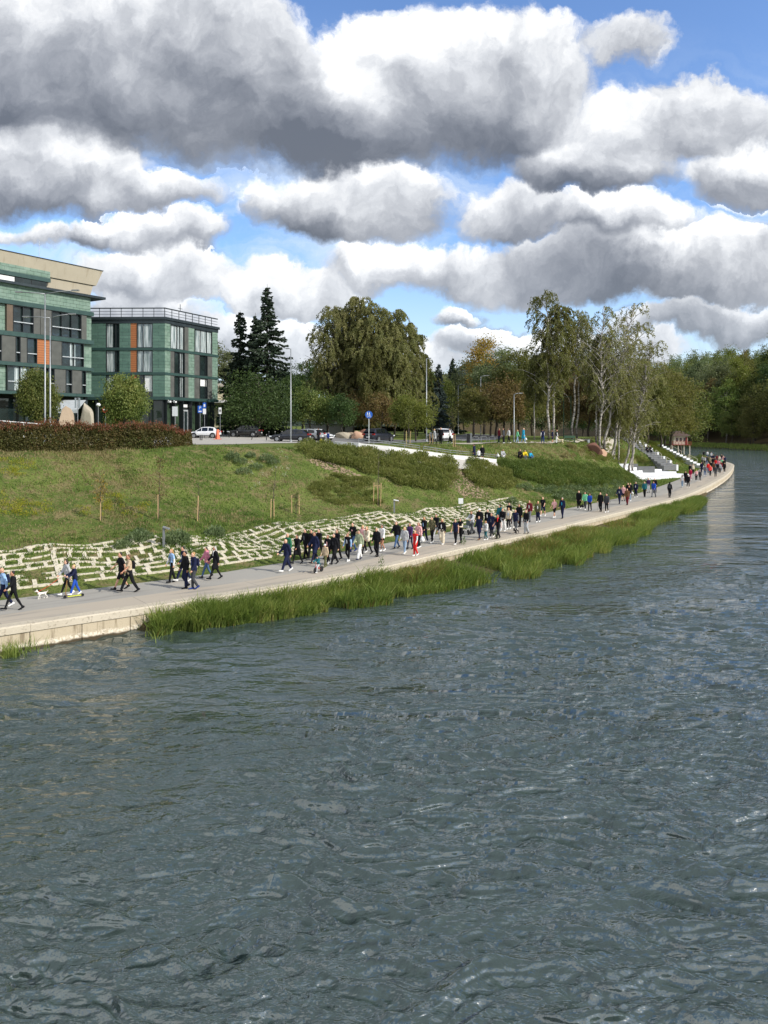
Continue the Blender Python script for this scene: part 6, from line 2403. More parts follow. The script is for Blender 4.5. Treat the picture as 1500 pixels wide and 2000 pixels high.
def stairs(name, bot, top, width, n, mat_t, mat_r, label, rails, cheek):
    t = empty(name, bot)
    d_ = top - bot
    dirv = Vector((d_.x, d_.y, 0))
    run = dirv.length / n
    rise = d_.z / n
    dirv.normalize()
    sd = Vector((dirv.y, -dirv.x, 0))
    if sd.y > 0:
        sd = -sd
    for k in range(n):
        mb = MB()
        a = dirv * (run * k)
        c_ = [a, a + dirv * (run * (n - k)), a + dirv * (run * (n - k)) - sd * width, a - sd * width]
        vs = [p_ + Vector((0, 0, z)) for z in (rise * k - 0.5 * (k == 0), rise * (k + 1) - 0.06) for p_ in c_]
        mb.add(vs, [(0, 3, 2, 1), (4, 5, 6, 7), (0, 1, 5, 4), (1, 2, 6, 5), (2, 3, 7, 6), (3, 0, 4, 7)])
        st = mb.obj('step', mat_r, t)
        mb = MB()
        c_ = [a - dirv * 0.04 + sd * 0.04, a + dirv * run + sd * 0.04, a + dirv * run - sd * (width + 0.04), a - dirv * 0.04 - sd * (width + 0.04)]
        vs = [p_ + Vector((0, 0, z)) for z in (rise * (k + 1) - 0.06, rise * (k + 1) + 0.002) for p_ in c_]
        mb.add(vs, [(0, 3, 2, 1), (4, 5, 6, 7), (0, 1, 5, 4), (1, 2, 6, 5), (2, 3, 7, 6), (3, 0, 4, 7)])
        mb.obj('tread', mat_t, st)
        if cheek and k % 2 == 0:
            ck = MB()
            q0_ = a - sd * (width + 0.08)
            c_ = [q0_, q0_ + dirv * run * 1.5, q0_ + dirv * run * 1.5 - sd * 0.38, q0_ - sd * 0.38]
            vs = [p_ + Vector((0, 0, z)) for z in (rise * k - 0.6, rise * (k + 1) + 0.10) for p_ in c_]
            ck.add(vs, [(0, 3, 2, 1), (4, 5, 6, 7), (0, 1, 5, 4), (1, 2, 6, 5), (2, 3, 7, 6), (3, 0, 4, 7)])
            ck.obj('end_block', M_WSTONE, t)
    for (f0, f1) in rails:
        p0 = dirv * (run * n * f0) - sd * (width * 0.75) + Vector((0, 0, rise * n * f0))
        p1 = dirv * (run * n * f1) - sd * (width * 0.75) + Vector((0, 0, rise * n * f1))
        MB().tube([p0, p0 + Vector((0, 0, 1.0)), p1 + Vector((0, 0, 1.05)), p1], 0.04, 6).obj('handrail', plain('pale_rail', rgb(206, 200, 180), 0.5), t)
    tag(t, label, 'stairs')
    return t


stairs('staircase', Vector((47.6, 130.6, 2.2)), Vector((43.6, 142.5, 7.2)), 2.5, 15, plain('grey_tread', rgb(128, 130, 132), 0.7), M_GSTONE, 'broad dark stepped seating stairs with white treads climbing the bank', [(0.02, 0.13), (0.24, 0.36), (0.50, 0.62), (0.74, 0.86)], True)
stairs('staircase', Vector((62.6, 152.0, 1.2)), Vector((57.6, 162.0, 5.4)), 0.9, 13, M_WSTONE, M_WSTONE, 'white zigzag stairs farther along the bank', [(0.12, 0.32), (0.48, 0.72)], False)
q = on_ground(1288, 856)
b = empty('handrail', q)
MB().tube([(0, 0, 0), (0, 0, 1.0), (3.0, -4.0, 0.2), (3.0, -4.0, -0.8)], 0.04, 6).obj('rail', plain('pale_rail', rgb(206, 200, 180), 0.5), b)
MB().tube([(1.5, -2.0, -0.4), (1.5, -2.0, 0.6)], 0.035, 6).obj('post', M_STEEL, b)
tag(b, 'single pale handrail above the yellow green planting', 'handrail')

# ---- little hut by the water
y = 186
hx, hz = (1331 - 750) / F * y, zv(868, y)
hut = empty('hut', (hx, y, hz))
M_HUTW = plain('hut_white', rgb(214, 204, 188), 0.8)
M_HUTR = plain('hut_red', rgb(132, 50, 40), 0.7)
MB().box2((-2.3, 0, -0.18), (2.4, 4, 0.0)).obj('deck', M_HUTR, hut)
w_ = MB().box2((-1.7, 0.5, 0.0), (1.7, 3.5, 2.05)).obj('wall', M_HUTW, hut)
for xx in (-1.1, -0.2, 0.7):
    f_ = MB().box2((xx, 0.42, 0.8), (xx + 0.5, 0.5, 1.6)).obj('window', M_HUTR, hut)
    MB().box2((xx + 0.07, 0.41, 0.87), (xx + 0.43, 0.425, 1.53)).obj('pane', M_GLASS, f_)
MB().box2((1.15, 0.42, 0.0), (1.6, 0.5, 1.8)).obj('door', M_HUTR, hut)
mb = MB()
mb.add([(-2.3, -0.2, 2.05), (2.3, -0.2, 2.05), (2.3, 4.2, 2.05), (-2.3, 4.2, 2.05), (-0.6, 1.9, 3.3), (0.6, 1.9, 3.3)], [(0, 1, 5, 4), (1, 2, 5), (2, 3, 4, 5), (3, 0, 4), (0, 3, 2, 1)])
mb.obj('roof', plain('hut_roof', rgb(86, 70, 62), 0.85), hut)
for xx in (-2.1, -0.7, 0.7, 2.1):
    MB().tube([(xx, 0.3, -hz + 0.5), (xx, 0.3, -0.18)], 0.12, 6).obj('stilt', M_HUTW, hut)
mb = MB()
mb.box2((-2.3, -0.02, 0.55), (2.4, 0.03, 0.66))
mb.box2((-2.3, -0.02, 0.25), (2.4, 0.03, 0.32))
for k in range(7):
    mb.box2((-2.3 + k * 0.78, -0.03, 0), (-2.24 + k * 0.78, 0.04, 0.55))
mb.obj('railing', M_HUTR, hut)
tag(hut, 'small white hut with red railings and a brown hipped roof near the water', 'hut')


# ------------------------------------------------------------------ cars
def car_paint(name, c):
    m, nt, p, o = newmat(name)
    tc = nt.n('ShaderNodeTexCoord').outputs['Object']
    n = nt.noise(tc, 1.2, 4.0, 0.6)
    _, _, z = nt.xyz(tc)
    dirt = nt.m('MULTIPLY', nt.sstep(z, 0.55, 0.2), nt.sstep(n, 0.35, 0.65))
    nt.put(p.inputs['Base Color'], nt.mix(nt.m('MULTIPLY', dirt, 0.4), c, rgb(110, 104, 96)))
    p.inputs['Roughness'].default_value = 0.28
    p.inputs['Coat Weight'].default_value = 0.8
    p.inputs['Coat Roughness'].default_value = 0.05
    return m


M_TYRE = plain('tyre_rubber', rgb(24, 24, 25), 0.85)
M_RIM = plain('alloy_rim', rgb(168, 170, 172), 0.3, 0.8)
M_CARGL = glass_mat('car_glass', rgb(18, 22, 24), 0.03)
M_TAIL = plain('tail_lamp', rgb(150, 22, 20), 0.25)
M_HEAD = plain('head_lamp', rgb(214, 220, 224), 0.15)
M_TRIM = plain('black_trim', rgb(22, 23, 24), 0.6)
# side outlines: (x, z of bonnet/boot line, z of roof or None), front at +x; lengths in metres
CARS = {
    'hatchback': dict(L=4.1, W=1.76, H=1.47, belt=0.88, xs=[-2.05, -1.98, -1.80, -1.35, -0.60, 0.25, 1.05, 1.75, 1.98, 2.05],
                      top=[0.62, 0.92, 0.98, 0.96, 0.94, 0.92, 0.90, 0.80, 0.66, 0.52], roof=[None, None, 1.05, 1.38, 1.47, 1.44, 0.93, None, None, None]),
    'suv': dict(L=4.65, W=1.88, H=1.70, belt=1.05, xs=[-2.32, -2.26, -2.12, -1.75, -0.70, 0.30, 1.05, 1.95, 2.24, 2.32],
                top=[0.70, 1.02, 1.14, 1.12, 1.10, 1.08, 1.07, 0.98, 0.82, 0.60], roof=[None, None, 1.22, 1.60, 1.70, 1.66, 1.12, None, None, None]),
    'wagon': dict(L=4.80, W=1.83, H=1.48, belt=0.92, xs=[-2.40, -2.33, -2.12, -1.70, -0.70, 0.25, 1.10, 2.00, 2.30, 2.40],
                  top=[0.66, 0.94, 1.00, 0.98, 0.96, 0.94, 0.92, 0.82, 0.68, 0.52], roof=[None, None, 1.06, 1.36, 1.48, 1.44, 0.96, None, None, None]),
}


def make_car(kind, paint, pos, heading, label, name='parked_car'):
    c = CARS[kind]
    t = empty(name, pos, heading)
    xs, tp, rf = c['xs'], c['top'], c['roof']
    hw = c['W'] / 2
    k = len(xs)
    rings = []
    for i in range(k):
        e = 1.0 - 0.22 * (abs(xs[i]) / (c['L'] / 2)) ** 6
        w = hw * e
        zb = 0.24 if 0 < i < k - 1 else 0.36
        zt = tp[i]
        rings.append([(0, zb), (w * 0.86, zb), (w * 0.97, zb + 0.12), (w, 0.55 * zt + 0.1), (w * 0.985, zt - 0.10), (w * 0.93, zt - 0.01), (w * 0.6, zt + 0.02), (0, zt + 0.035)])
    mb = MB()
    n = 8
    vs = []
    for i in range(k):
        for y, z in rings[i]:
            vs.append((xs[i], -y, z))
        for y, z in reversed(rings[i][1:-1]):
            vs.append((xs[i], y, z))
    m_ = 14
    fs = [(i * m_ + j, i * m_ + (j + 1) % m_, (i + 1) * m_ + (j + 1) % m_, (i + 1) * m_ + j) for i in range(k - 1) for j in range(m_)]
    fs += [tuple(range(m_)), tuple(reversed(range((k - 1) * m_, k * m_)))]
    mb.add(vs, fs)
    me = mb.mesh('car_body', True)
    body = link('body', me, t, [paint])
    md = body.modifiers.new('bevel', 'SUBSURF')
    md.levels = 1
    md.render_levels = 1
    # cabin
    ids = [i for i in range(k) if rf[i] is not None]
    mb = MB()
    vs = []
    for i in ids:
        zt = tp[i] + 0.01
        e = hw * 0.92
        zr = rf[i]
        hgt_ = max(zr - zt, 0.02) / (c['H'] - tp[4])
        wr = e * (1 - 0.20 * hgt_)
        vs += [(xs[i], -e, zt - 0.05), (xs[i], -wr, zr - 0.05 * hgt_), (xs[i], -wr * 0.86, zr), (xs[i], 0, zr + 0.03 * hgt_), (xs[i], wr * 0.86, zr), (xs[i], wr, zr - 0.05 * hgt_), (xs[i], e, zt - 0.05)]
    fs = []
    q = len(ids)
    for a in range(q - 1):
        for j in range(6):
            fs.append((a * 7 + j, a * 7 + j + 1, (a + 1) * 7 + j + 1, (a + 1) * 7 + j))
    mb.add(vs, fs)
    roof = link('roof', mb.mesh('car_roof', True), body, [paint])
    # glass a few mm proud of the cabin
    def quad(name, a, b, c_, d, inset=0.06, push=0.012):
        P_ = [Vector(x) for x in (a, b, c_, d)]
        ctr = sum(P_, Vector()) / 4
        nr = (P_[1] - P_[0]).cross(P_[3] - P_[0])
        if nr.length < 1e-6:
            return
        nr.normalize()
        if nr.dot(ctr - Vector((0, 0, 0.8))) < 0:
            nr = -nr
        Q = [p_ + (ctr - p_).normalized() * inset + nr * push for p_ in P_]
        g_ = MB().add(Q + [p_ - nr * 0.008 for p_ in Q], [(0, 1, 2, 3), (7, 6, 5, 4), (0, 4, 5, 1), (1, 5, 6, 2), (2, 6, 7, 3), (3, 7, 4, 0)])
        g_.obj(name, M_CARGL, body)
    for a in range(1, q - 2):
        for s0_, s1_ in ((0, 1), (6, 5)):
            quad('side_window', vs[a * 7 + s0_], vs[(a + 1) * 7 + s0_], vs[(a + 1) * 7 + s1_], vs[a * 7 + s1_])
    for a, nm in ((q - 2, 'windscreen'), (0, 'rear_window')):
        quad(nm, vs[a * 7 + 1], vs[a * 7 + 5], vs[(a + 1) * 7 + 5], vs[(a + 1) * 7 + 1], 0.09, 0.05)
        if a == q - 2:
            for s0_, s1_ in ((0, 1), (6, 5)):
                quad('side_window', vs[a * 7 + s0_], vs[(a + 1) * 7 + s0_], vs[a * 7 + s1_], vs[a * 7 + s1_] if False else vs[a * 7 + s1_] , 0.05)
    # wheels with tyre and rim
    wr_ = 0.33 if kind != 'suv' else 0.37
    wb_ = c['L'] * 0.29
    for sx in (-wb_, wb_ + 0.05):
        for sy in (-1, 1):
            w = empty('wheel', (sx, sy * (hw - 0.10), wr_))
            w.parent = t
            mb = MB()
            prof = [(wr_ * 0.62, -0.10), (wr_ * 0.95, -0.11), (wr_, -0.07), (wr_, 0.07), (wr_ * 0.95, 0.11), (wr_ * 0.62, 0.10)]
            mb.lathe(prof, 18)
            o = mb.obj('tyre', M_TYRE, w, True)
            o.rotation_euler = (R(90), 0, 0)
            mb = MB()
            mb.lathe([(wr_ * 0.15, -0.115), (wr_ * 0.66, -0.105), (wr_ * 0.66, 0.105), (wr_ * 0.15, 0.115)], 14)
            for a in range(5):
                ang = a * 2 * math.pi / 5
                mb.box((math.cos(ang) * wr_ * 0.36, math.sin(ang) * wr_ * 0.36, 0), (wr_ * 0.5, 0.07, 0.25), Matrix.Rotation(ang, 3, 'Z'))
            o = mb.obj('rim', M_RIM, w)
            o.rotation_euler = (R(90), 0, 0)
            arch = disc(wr_ * 1.13, 0.02, sy * (hw + 0.002 - 0.005), 24).obj('wheel_arch', M_TRIM, t)
            arch.location = (sx, 0, wr_ + 0.02)
            w.location.y = sy * (hw - 0.085)
    xf, xr = xs[-1], xs[0]
    for sy in (-1, 1):
        MB().box((xf - 0.14, sy * hw * 0.70, tp[-2] - 0.03), (0.28, 0.36, 0.13)).obj('headlight', M_HEAD, t)
        MB().box((xr + 0.08, sy * hw * 0.78, tp[1] - 0.06), (0.2, 0.34, 0.18)).obj('tail_light', M_TAIL, t)
        MB().box((xs[6] - 0.15, sy * (hw + 0.10), tp[6] + 0.02), (0.13, 0.2, 0.13)).obj('wing_mirror', paint, t)
        MB().box((-0.2, sy * (hw - 0.005), 0.30), (c['L'] * 0.5, 0.05, 0.10)).obj('sill', M_TRIM, t)
    MB().box((xr - 0.0, 0, 0.62 * tp[1]), (0.06, 0.52, 0.12)).obj('number_plate', M_SIGNW, t)
    MB().box((xf - 0.01, 0, 0.42), (0.06, 0.52, 0.12)).obj('number_plate', M_SIGNW, t)
    MB().box((xf - 0.03, 0, 0.55), (0.08, 0.9, 0.14)).obj('grille', M_TRIM, t)
    MB().box((xr + 0.03, 0, 0.36), (0.10, c['W'] * 0.8, 0.16)).obj('bumper', M_TRIM, t)
    tag(t, label, 'car')
    return t


P_WHITE = car_paint('white_car_paint', rgb(228, 230, 232))
P_BLACK = car_paint('black_car_paint', rgb(22, 23, 26))
P_NAVY = car_paint('dark_blue_car_paint', rgb(26, 30, 42))
P_SILV = car_paint('silver_car_paint', rgb(150, 154, 158))
PI = math.pi


def cpos(u, v, y=None):
    return on_ground(u, v) if y is None else xz_y(u, y)


make_car('hatchback', P_WHITE, cpos(400, 0, 100), PI, 'white hatchback parked side on by the green building')
make_car('suv', P_BLACK, cpos(479, 0, 106), PI - 0.12, 'black off roader parked under the bushy tree')
make_car('wagon', P_NAVY, cpos(567, 0, 92), PI - 0.08, 'dark blue estate car parked behind the lamp post')
make_car('wagon', P_SILV, cpos(596, 0, 97), PI - 0.35, 'silver car mostly hidden behind the dark estate car')
make_car('hatchback', P_WHITE, cpos(622, 0, 99), -0.55, 'white car parked nose out beside the silver one')
make_car('suv', P_NAVY, cpos(740, 0, 95), 0.98, 'dark car on the road seen from behind, by the round blue sign', 'dark_car')
make_car('suv', P_WHITE, cpos(860, 0, 102), PI * 0.62, 'white van like car on the road behind the standing people', 'white_car')
# ------------------------------------------------------------------ people
def capsule(mb, a, b, ra, rb=None, n=10, hn=3):
    """closed tapered capsule"""
    rb = ra if rb is None else rb
    a, b = Vector(a), Vector(b)
    ax = b - a
    if ax.length < 1e-5:
        ax = Vector((0, 0, 1e-4))
    t = ax.normalized()
    pts, rad = [], []
    for i in range(hn + 1):
        th = math.pi / 2 * i / hn
        pts.append(a - t * ra * math.cos(th))
        rad.append(max(ra * math.sin(th), ra * 0.08))
    for i in range(hn + 1):
        th = math.pi / 2 * i / hn
        pts.append(b + t * rb * math.sin(th))
        rad.append(max(rb * math.cos(th), rb * 0.08))
    mb.tube(pts, rad, n)


def ellip(mb, c, r, n=12, rot=None):
    vs, fs = [], []
    k = 8
    for i in range(k + 1):
        th = math.pi * i / k
        s_ = max(math.sin(th), 0.03)
        for j in range(n):
            a = 2 * math.pi * j / n
            p_ = Vector((r[0] * s_ * math.cos(a), r[1] * s_ * math.sin(a), r[2] * math.cos(th)))
            if rot is not None:
                p_ = rot @ p_
            vs.append(p_ + Vector(c))
    for i in range(k):
        for j in range(n):
            fs.append((i * n + j, (i + 1) * n + j, (i + 1) * n + (j + 1) % n, i * n + (j + 1) % n))
    fs.append(tuple(range(n)))
    fs.append(tuple(reversed(range(k * n, k * n + n))))
    mb.add(vs, fs)


def fuse(mb, name, vox=0.02, smooth=2, clip=None):
    """one continuous skin over overlapping closed pieces"""
    me = mb.mesh('tmp')
    ob = bpy.data.objects.new('tmp', me)
    COL.objects.link(ob)
    md = ob.modifiers.new('r', 'REMESH')
    md.mode = 'VOXEL'
    md.voxel_size = vox
    if smooth:
        ms = ob.modifiers.new('s', 'SMOOTH')
        ms.iterations = smooth
        ms.factor = 0.5
    dg = bpy.context.evaluated_depsgraph_get()
    out_ = bpy.data.meshes.new_from_object(ob.evaluated_get(dg))
    bpy.data.objects.remove(ob)
    out_.name = name
    if clip:
        bm = bmesh.new()
        bm.from_mesh(out_)
        for co, no in clip:
            geom = bm.verts[:] + bm.edges[:] + bm.faces[:]
            bmesh.ops.bisect_plane(bm, geom=geom, plane_co=co, plane_no=no, clear_outer=True)
        bm.to_mesh(out_)
        bm.free()
    out_.polygons.foreach_set('use_smooth', [True] * len(out_.polygons))
    return out_


def dirv_(ang, y=0.0):
    return Vector((math.sin(R(ang)), y, -math.cos(R(ang))))


# pose: (thigh L, knee L, thigh R, knee R, arm L, elbow L, arm R, elbow R, lean)
POSES = {
    'w0': (25, 4, -16, 14, -20, 18, 24, 26, 3), 'w1': (-16, 14, 25, 4, 24, 26, -20, 18, 3),
    'w2': (4, 3, 12, 44, -8, 16, 10, 20, 2), 'w3': (12, 44, 4, 3, 10, 20, -8, 16, 2),
    'w4': (14, 3, -10, 10, -10, 20, 12, 22, 2), 'w5': (-10, 10, 14, 3, 12, 22, -10, 20, 2),
    'st': (2, 2, -3, 2, -3, 14, 4, 16, 1), 'hold': (10, 3, -9, 10, 14, 82, 16, 88, 3),
    'push': (22, 4, -14, 14, 38, 38, 40, 36, 6), 'phone': (3, 2, -3, 3, 22, 100, 2, 18, 1),
    'sit': (104, 112, 96, 100, 30, 38, 24, 44, 14), 'ride': (58, 52, 66, 70, 58, 22, 58, 22, 14), 'bench': (88, 86, 84, 80, 22, 46, 26, 50, 6),
}


class Pose:
    def __init__(s, key):
        tl, kl, tr, kr, al, el, ar, er, lean = POSES[key]
        s.key = key
        LT, LS = 0.44, 0.43
        s.leg = {}
        low = []
        for side, th, kf in ((1, tl, kl), (-1, tr, kr)):
            h = Vector((0, side * 0.085, 0))
            k = h + dirv_(th) * LT + Vector((0, side * 0.005, 0))
            a = k + dirv_(th - kf) * LS
            sh = th - kf
            pitch = max(0.0, -sh) * 0.75 if key not in ('sit', 'bench', 'ride') else -20
            if sh > 6:
                pitch = -sh * 0.7
            f = Vector((math.cos(R(pitch)), 0, -math.sin(R(pitch))))
            up = Vector((math.sin(R(pitch)), 0, math.cos(R(pitch))))
            heel = a - f * 0.05 - up * 0.05
            toe = a + f * 0.17 - up * 0.065
            s.leg[side] = [h, k, a, heel, toe, up]
            low += [heel.z - 0.035, toe.z - 0.028]
        if key == 'sit':
            dz = 0.12
        elif key == 'bench':
            dz = 0.0
        else:
            dz = -min(low)
        s.hip = Vector((0, 0, dz))
        for side in s.leg:
            s.leg[side] = [p_ + s.hip for p_ in s.leg[side][:5]] + [s.leg[side][5]]
        t = R(lean)
        s.up = Vector((math.sin(t), 0, math.cos(t)))
        s.pel = s.hip + s.up * 0.05
        s.chest = s.hip + s.up * 0.40
        s.sh_c = s.hip + s.up * 0.515
        s.neck = s.hip + s.up * 0.60
        s.head = s.hip + s.up * 0.71 + Vector((0.03, 0, 0))
        s.arm = {}
        for side, sa, ef in ((1, al, el), (-1, ar, er)):
            b = s.sh_c + Vector((0, side * 0.175, -0.01))
            e = b + dirv_(sa, side * 0.14).normalized() * 0.285
            inward = 0.0 if ef < 60 else -side * 0.45
            w = e + dirv_(sa + ef, side * 0.04 + inward).normalized() * 0.25
            hd = w + (w - e).normalized() * 0.08
            s.arm[side] = [b, e, w, hd]


_pose = {}
_pm = {}


def pose(key):
    if key not in _pose:
        _pose[key] = Pose(key)
    return _pose[key]


def torso(mb, P_, ex, lo=0.0, hi=0.53, chest=0.0):
    """trunk made of left and right columns so that it is wider than deep"""
    for sd in (-1, 1):
        o = Vector((0, sd * 0.07, 0))
        capsule(mb, P_.hip + P_.up * (0.0 + lo) + o, P_.hip + P_.up * 0.22 + o * 0.85, 0.098 + ex, 0.090 + ex)
        capsule(mb, P_.hip + P_.up * 0.20 + o * 0.85, P_.hip + P_.up * 0.43 + o * 1.12, 0.088 + ex, 0.098 + ex)
        capsule(mb, P_.sh_c + Vector((0, sd * 0.06, 0.0)), P_.arm[sd][0], 0.072 + ex, 0.060 + ex)
    capsule(mb, P_.hip + P_.up * (0.03 + lo), P_.hip + P_.up * 0.46, 0.10 + ex, 0.105 + ex)


def part_mesh(key, kind):
    """one garment or the body for a pose; cached and shared"""
    if (key, kind) in _pm:
        return _pm[(key, kind)]
    P_ = pose(key)
    mb = MB()
    vox, sm_, clip = 0.02, 2, None
    if kind == 'body':
        torso(mb, P_, 0.0)
        capsule(mb, P_.sh_c + P_.up * 0.02, P_.neck + P_.up * 0.03, 0.058, 0.05)
        ellip(mb, P_.head, (0.088, 0.074, 0.112))
        ellip(mb, P_.head + Vector((0.022, 0, -0.05)), (0.062, 0.055, 0.062))
        capsule(mb, P_.head + Vector((0.08, 0, 0.0)), P_.head + Vector((0.098, 0, -0.025)), 0.012, 0.017)
        for sd in (-1, 1):
            ellip(mb, P_.head + Vector((-0.005, sd * 0.076, -0.01)), (0.02, 0.014, 0.032))
            h, k, a, heel, toe, up = P_.leg[sd]
            capsule(mb, h, k, 0.085, 0.056)
            capsule(mb, k, k + (a - k) * 0.35, 0.056, 0.058)
            capsule(mb, k + (a - k) * 0.3, a, 0.056, 0.036)
            capsule(mb, heel, toe, 0.036, 0.030)
            b, e, w, hd = P_.arm[sd]
            capsule(mb, b, e, 0.052, 0.040)
            capsule(mb, e, w, 0.040, 0.028)
            dh = (hd - w).normalized()
            capsule(mb, w + dh * 0.01, w + dh * 0.075, 0.027, 0.030)
        me = fuse(mb, 'person_body', 0.016, 1)
        # fingers rooted in the palm, each its own length and curl, and a thumb from the palm's side
        fb = MB()
        for sd in (-1, 1):
            b, e, w, hd = P_.arm[sd]
            d = (hd - w).normalized()
            across = d.cross(Vector((0, 1, 0))).normalized() if abs(d.y) < 0.9 else Vector((1, 0, 0))
            inw = Vector((0, -sd, 0))
            inw = (inw - d * inw.dot(d)).normalized()
            for i, (off, ln) in enumerate(((-0.026, 0.066), (-0.009, 0.076), (0.009, 0.072), (0.025, 0.056))):
                r0 = w + d * 0.085 + across * off
                r1 = r0 + d * ln * 0.5 + inw * 0.008
                r2 = r1 + d * ln * 0.36 + inw * 0.026
                fb.tube([r0 - d * 0.03, r0, r1, r2], [0.009, 0.0095, 0.0085, 0.006], 6)
            tb = w + d * 0.035 - across * 0.022
            fb.tube([tb, tb - across * 0.03 + d * 0.025 + inw * 0.01, tb - across * 0.034 + d * 0.058 + inw * 0.018], [0.013, 0.0105, 0.007], 6)
        bm = bmesh.new()
        bm.from_mesh(me)
        bm.from_mesh(fb.mesh('f', True))
        bm.to_mesh(me)
        bm.free()
        me.polygons.foreach_set('use_smooth', [True] * len(me.polygons))
        _pm[(key, kind)] = me
        return me
    if kind == 'eyes':
        for sd in (-1, 1):
            ellip(mb, P_.head + Vector((0.080, sd * 0.03, 0.012)), (0.008, 0.013, 0.007), 8)
            capsule(mb, P_.head + Vector((0.084, sd * 0.016, 0.034)), P_.head + Vector((0.078, sd * 0.044, 0.034)), 0.005, 0.004, 6, 2)
        capsule(mb, P_.head + Vector((0.082, -0.02, -0.066)), P_.head + Vector((0.082, 0.02, -0.066)), 0.006, 0.006, 6, 2)
        me = mb.mesh('face_features', True)
        _pm[(key, kind)] = me
        return me
    if kind in ('trousers', 'jeans', 'wide'):
        e0, e1 = {'trousers': (0.016, 0.022), 'jeans': (0.010, 0.014), 'wide': (0.024, 0.05)}[kind]
        for sd in (-1, 1):
            h, k, a, heel, toe, up = P_.leg[sd]
            capsule(mb, h + Vector((0, 0, 0.02)), k, 0.088 + e0, 0.058 + e1)
            capsule(mb, k, k + (a - k) * 0.90, 0.058 + e1, 0.040 + e1)
            capsule(mb, P_.hip + P_.up * 0.0 + Vector((0, sd * 0.06, 0)), P_.hip + P_.up * 0.10 + Vector((0, sd * 0.06, 0)), 0.100 + e0)
    elif kind == 'leggings':
        for sd in (-1, 1):
            h, k, a, heel, toe, up = P_.leg[sd]
            capsule(mb, h + Vector((0, 0, 0.02)), k, 0.093, 0.063)
            capsule(mb, k, k + (a - k) * 0.35, 0.062, 0.063)
            capsule(mb, k + (a - k) * 0.3, k + (a - k) * 0.95, 0.062, 0.042)
            capsule(mb, P_.hip + Vector((0, sd * 0.06, 0)), P_.hip + P_.up * 0.10 + Vector((0, sd * 0.06, 0)), 0.104)
    elif kind == 'shorts':
        for sd in (-1, 1):
            h, k, a, heel, toe, up = P_.leg[sd]
            capsule(mb, h + Vector((0, 0, 0.02)), h + (k - h) * 0.88, 0.104, 0.092)
            capsule(mb, P_.hip + Vector((0, sd * 0.06, 0)), P_.hip + P_.up * 0.10 + Vector((0, sd * 0.06, 0)), 0.106)
    elif kind == 'short_shorts':
        for sd in (-1, 1):
            h, k, a, heel, toe, up = P_.leg[sd]
            capsule(mb, h + Vector((0, 0, 0.02)), h + (k - h) * 0.35, 0.104, 0.098)
            capsule(mb, P_.hip + Vector((0, sd * 0.06, 0)), P_.hip + P_.up * 0.10 + Vector((0, sd * 0.06, 0)), 0.106)
    elif kind in ('jacket', 'tshirt', 'coat', 'hoodie', 'vest'):
        ex = {'jacket': 0.026, 'tshirt': 0.014, 'coat': 0.032, 'hoodie': 0.032, 'vest': 0.028}[kind]
        torso(mb, P_, ex, -0.02)
        hem = {'jacket': 0.10, 'tshirt': 0.06, 'coat': 0.36, 'hoodie': 0.09, 'vest': 0.08}[kind]
        if kind == 'coat' and key not in ('sit', 'bench', 'ride'):
            for sd in (-1, 1):
                h, k = P_.leg[sd][0], P_.leg[sd][1]
                capsule(mb, h + Vector((0, 0, 0.02)), h + (k - h) * 0.72, 0.13, 0.125)
            capsule(mb, P_.hip, P_.hip - Vector((0, 0, 0.28)), 0.13, 0.13)
        else:
            for sd in (-1, 1):
                capsule(mb, P_.hip + Vector((0, sd * 0.065, 0.02)), P_.hip + Vector((0, sd * 0.065, -hem * 0.3)), 0.106 + ex * 0.7)
        capsule(mb, P_.sh_c, P_.sh_c + P_.up * 0.06, 0.07 + ex, 0.055 + ex * 0.5)
        for sd in (-1, 1):
            b, e, w, hd = P_.arm[sd]
            if kind == 'tshirt':
                capsule(mb, b, b + (e - b) * 0.62, 0.056 + ex, 0.056 + ex)
            elif kind == 'vest':
                pass
            else:
                capsule(mb, b, e, 0.053 + ex, 0.043 + ex)
                capsule(mb, e, w - (w - e) * 0.04, 0.043 + ex, 0.034 + ex * 0.7)
        if kind == 'hoodie':
            ellip(mb, P_.neck + Vector((-0.09, 0, -0.02)), (0.07, 0.10, 0.075))
    elif kind[:-1] == 'sleeve':
        for sd in ((1,) if kind[-1] == 'l' else (-1,)):
            b, e, w, hd = P_.arm[sd]
            capsule(mb, b, e, 0.066, 0.056)
            capsule(mb, e, w - (w - e) * 0.04, 0.056, 0.046)
    elif kind == 'shirt_front':
        ellip(mb, P_.hip + P_.up * 0.32 + Vector((0.085, 0, 0)), (0.062, 0.055, 0.21))
    elif kind == 'print':
        ellip(mb, P_.hip + P_.up * 0.37 + Vector((0.10, 0, 0)), (0.028, 0.065, 0.07))
    elif kind[:-1] == 'shoe':
        for sd in ((1,) if kind[-1] == 'l' else (-1,)):
            h, k, a, heel, toe, up = P_.leg[sd]
            capsule(mb, heel, toe, 0.046, 0.038)
            capsule(mb, a + (k - a) * 0.04, heel + up * 0.01, 0.048, 0.046)
        vox = 0.016
    elif kind == 'hair':
        ellip(mb, P_.head + Vector((-0.036, 0, 0.040)), (0.084, 0.082, 0.092))
        vox, sm_ = 0.014, 1
    elif kind == 'longhair':
        ellip(mb, P_.head + Vector((-0.034, 0, 0.038)), (0.086, 0.085, 0.096))
        capsule(mb, P_.head + Vector((-0.05, 0, 0.0)), P_.neck + Vector((-0.085, 0, -0.12)), 0.082, 0.065)
        for sd in (-1, 1):
            capsule(mb, P_.head + Vector((-0.035, sd * 0.066, 0.02)), P_.neck + Vector((-0.04, sd * 0.085, -0.07)), 0.033, 0.030)
        vox, sm_ = 0.014, 1
    elif kind == 'bun':
        ellip(mb, P_.head + Vector((-0.036, 0, 0.040)), (0.084, 0.082, 0.092))
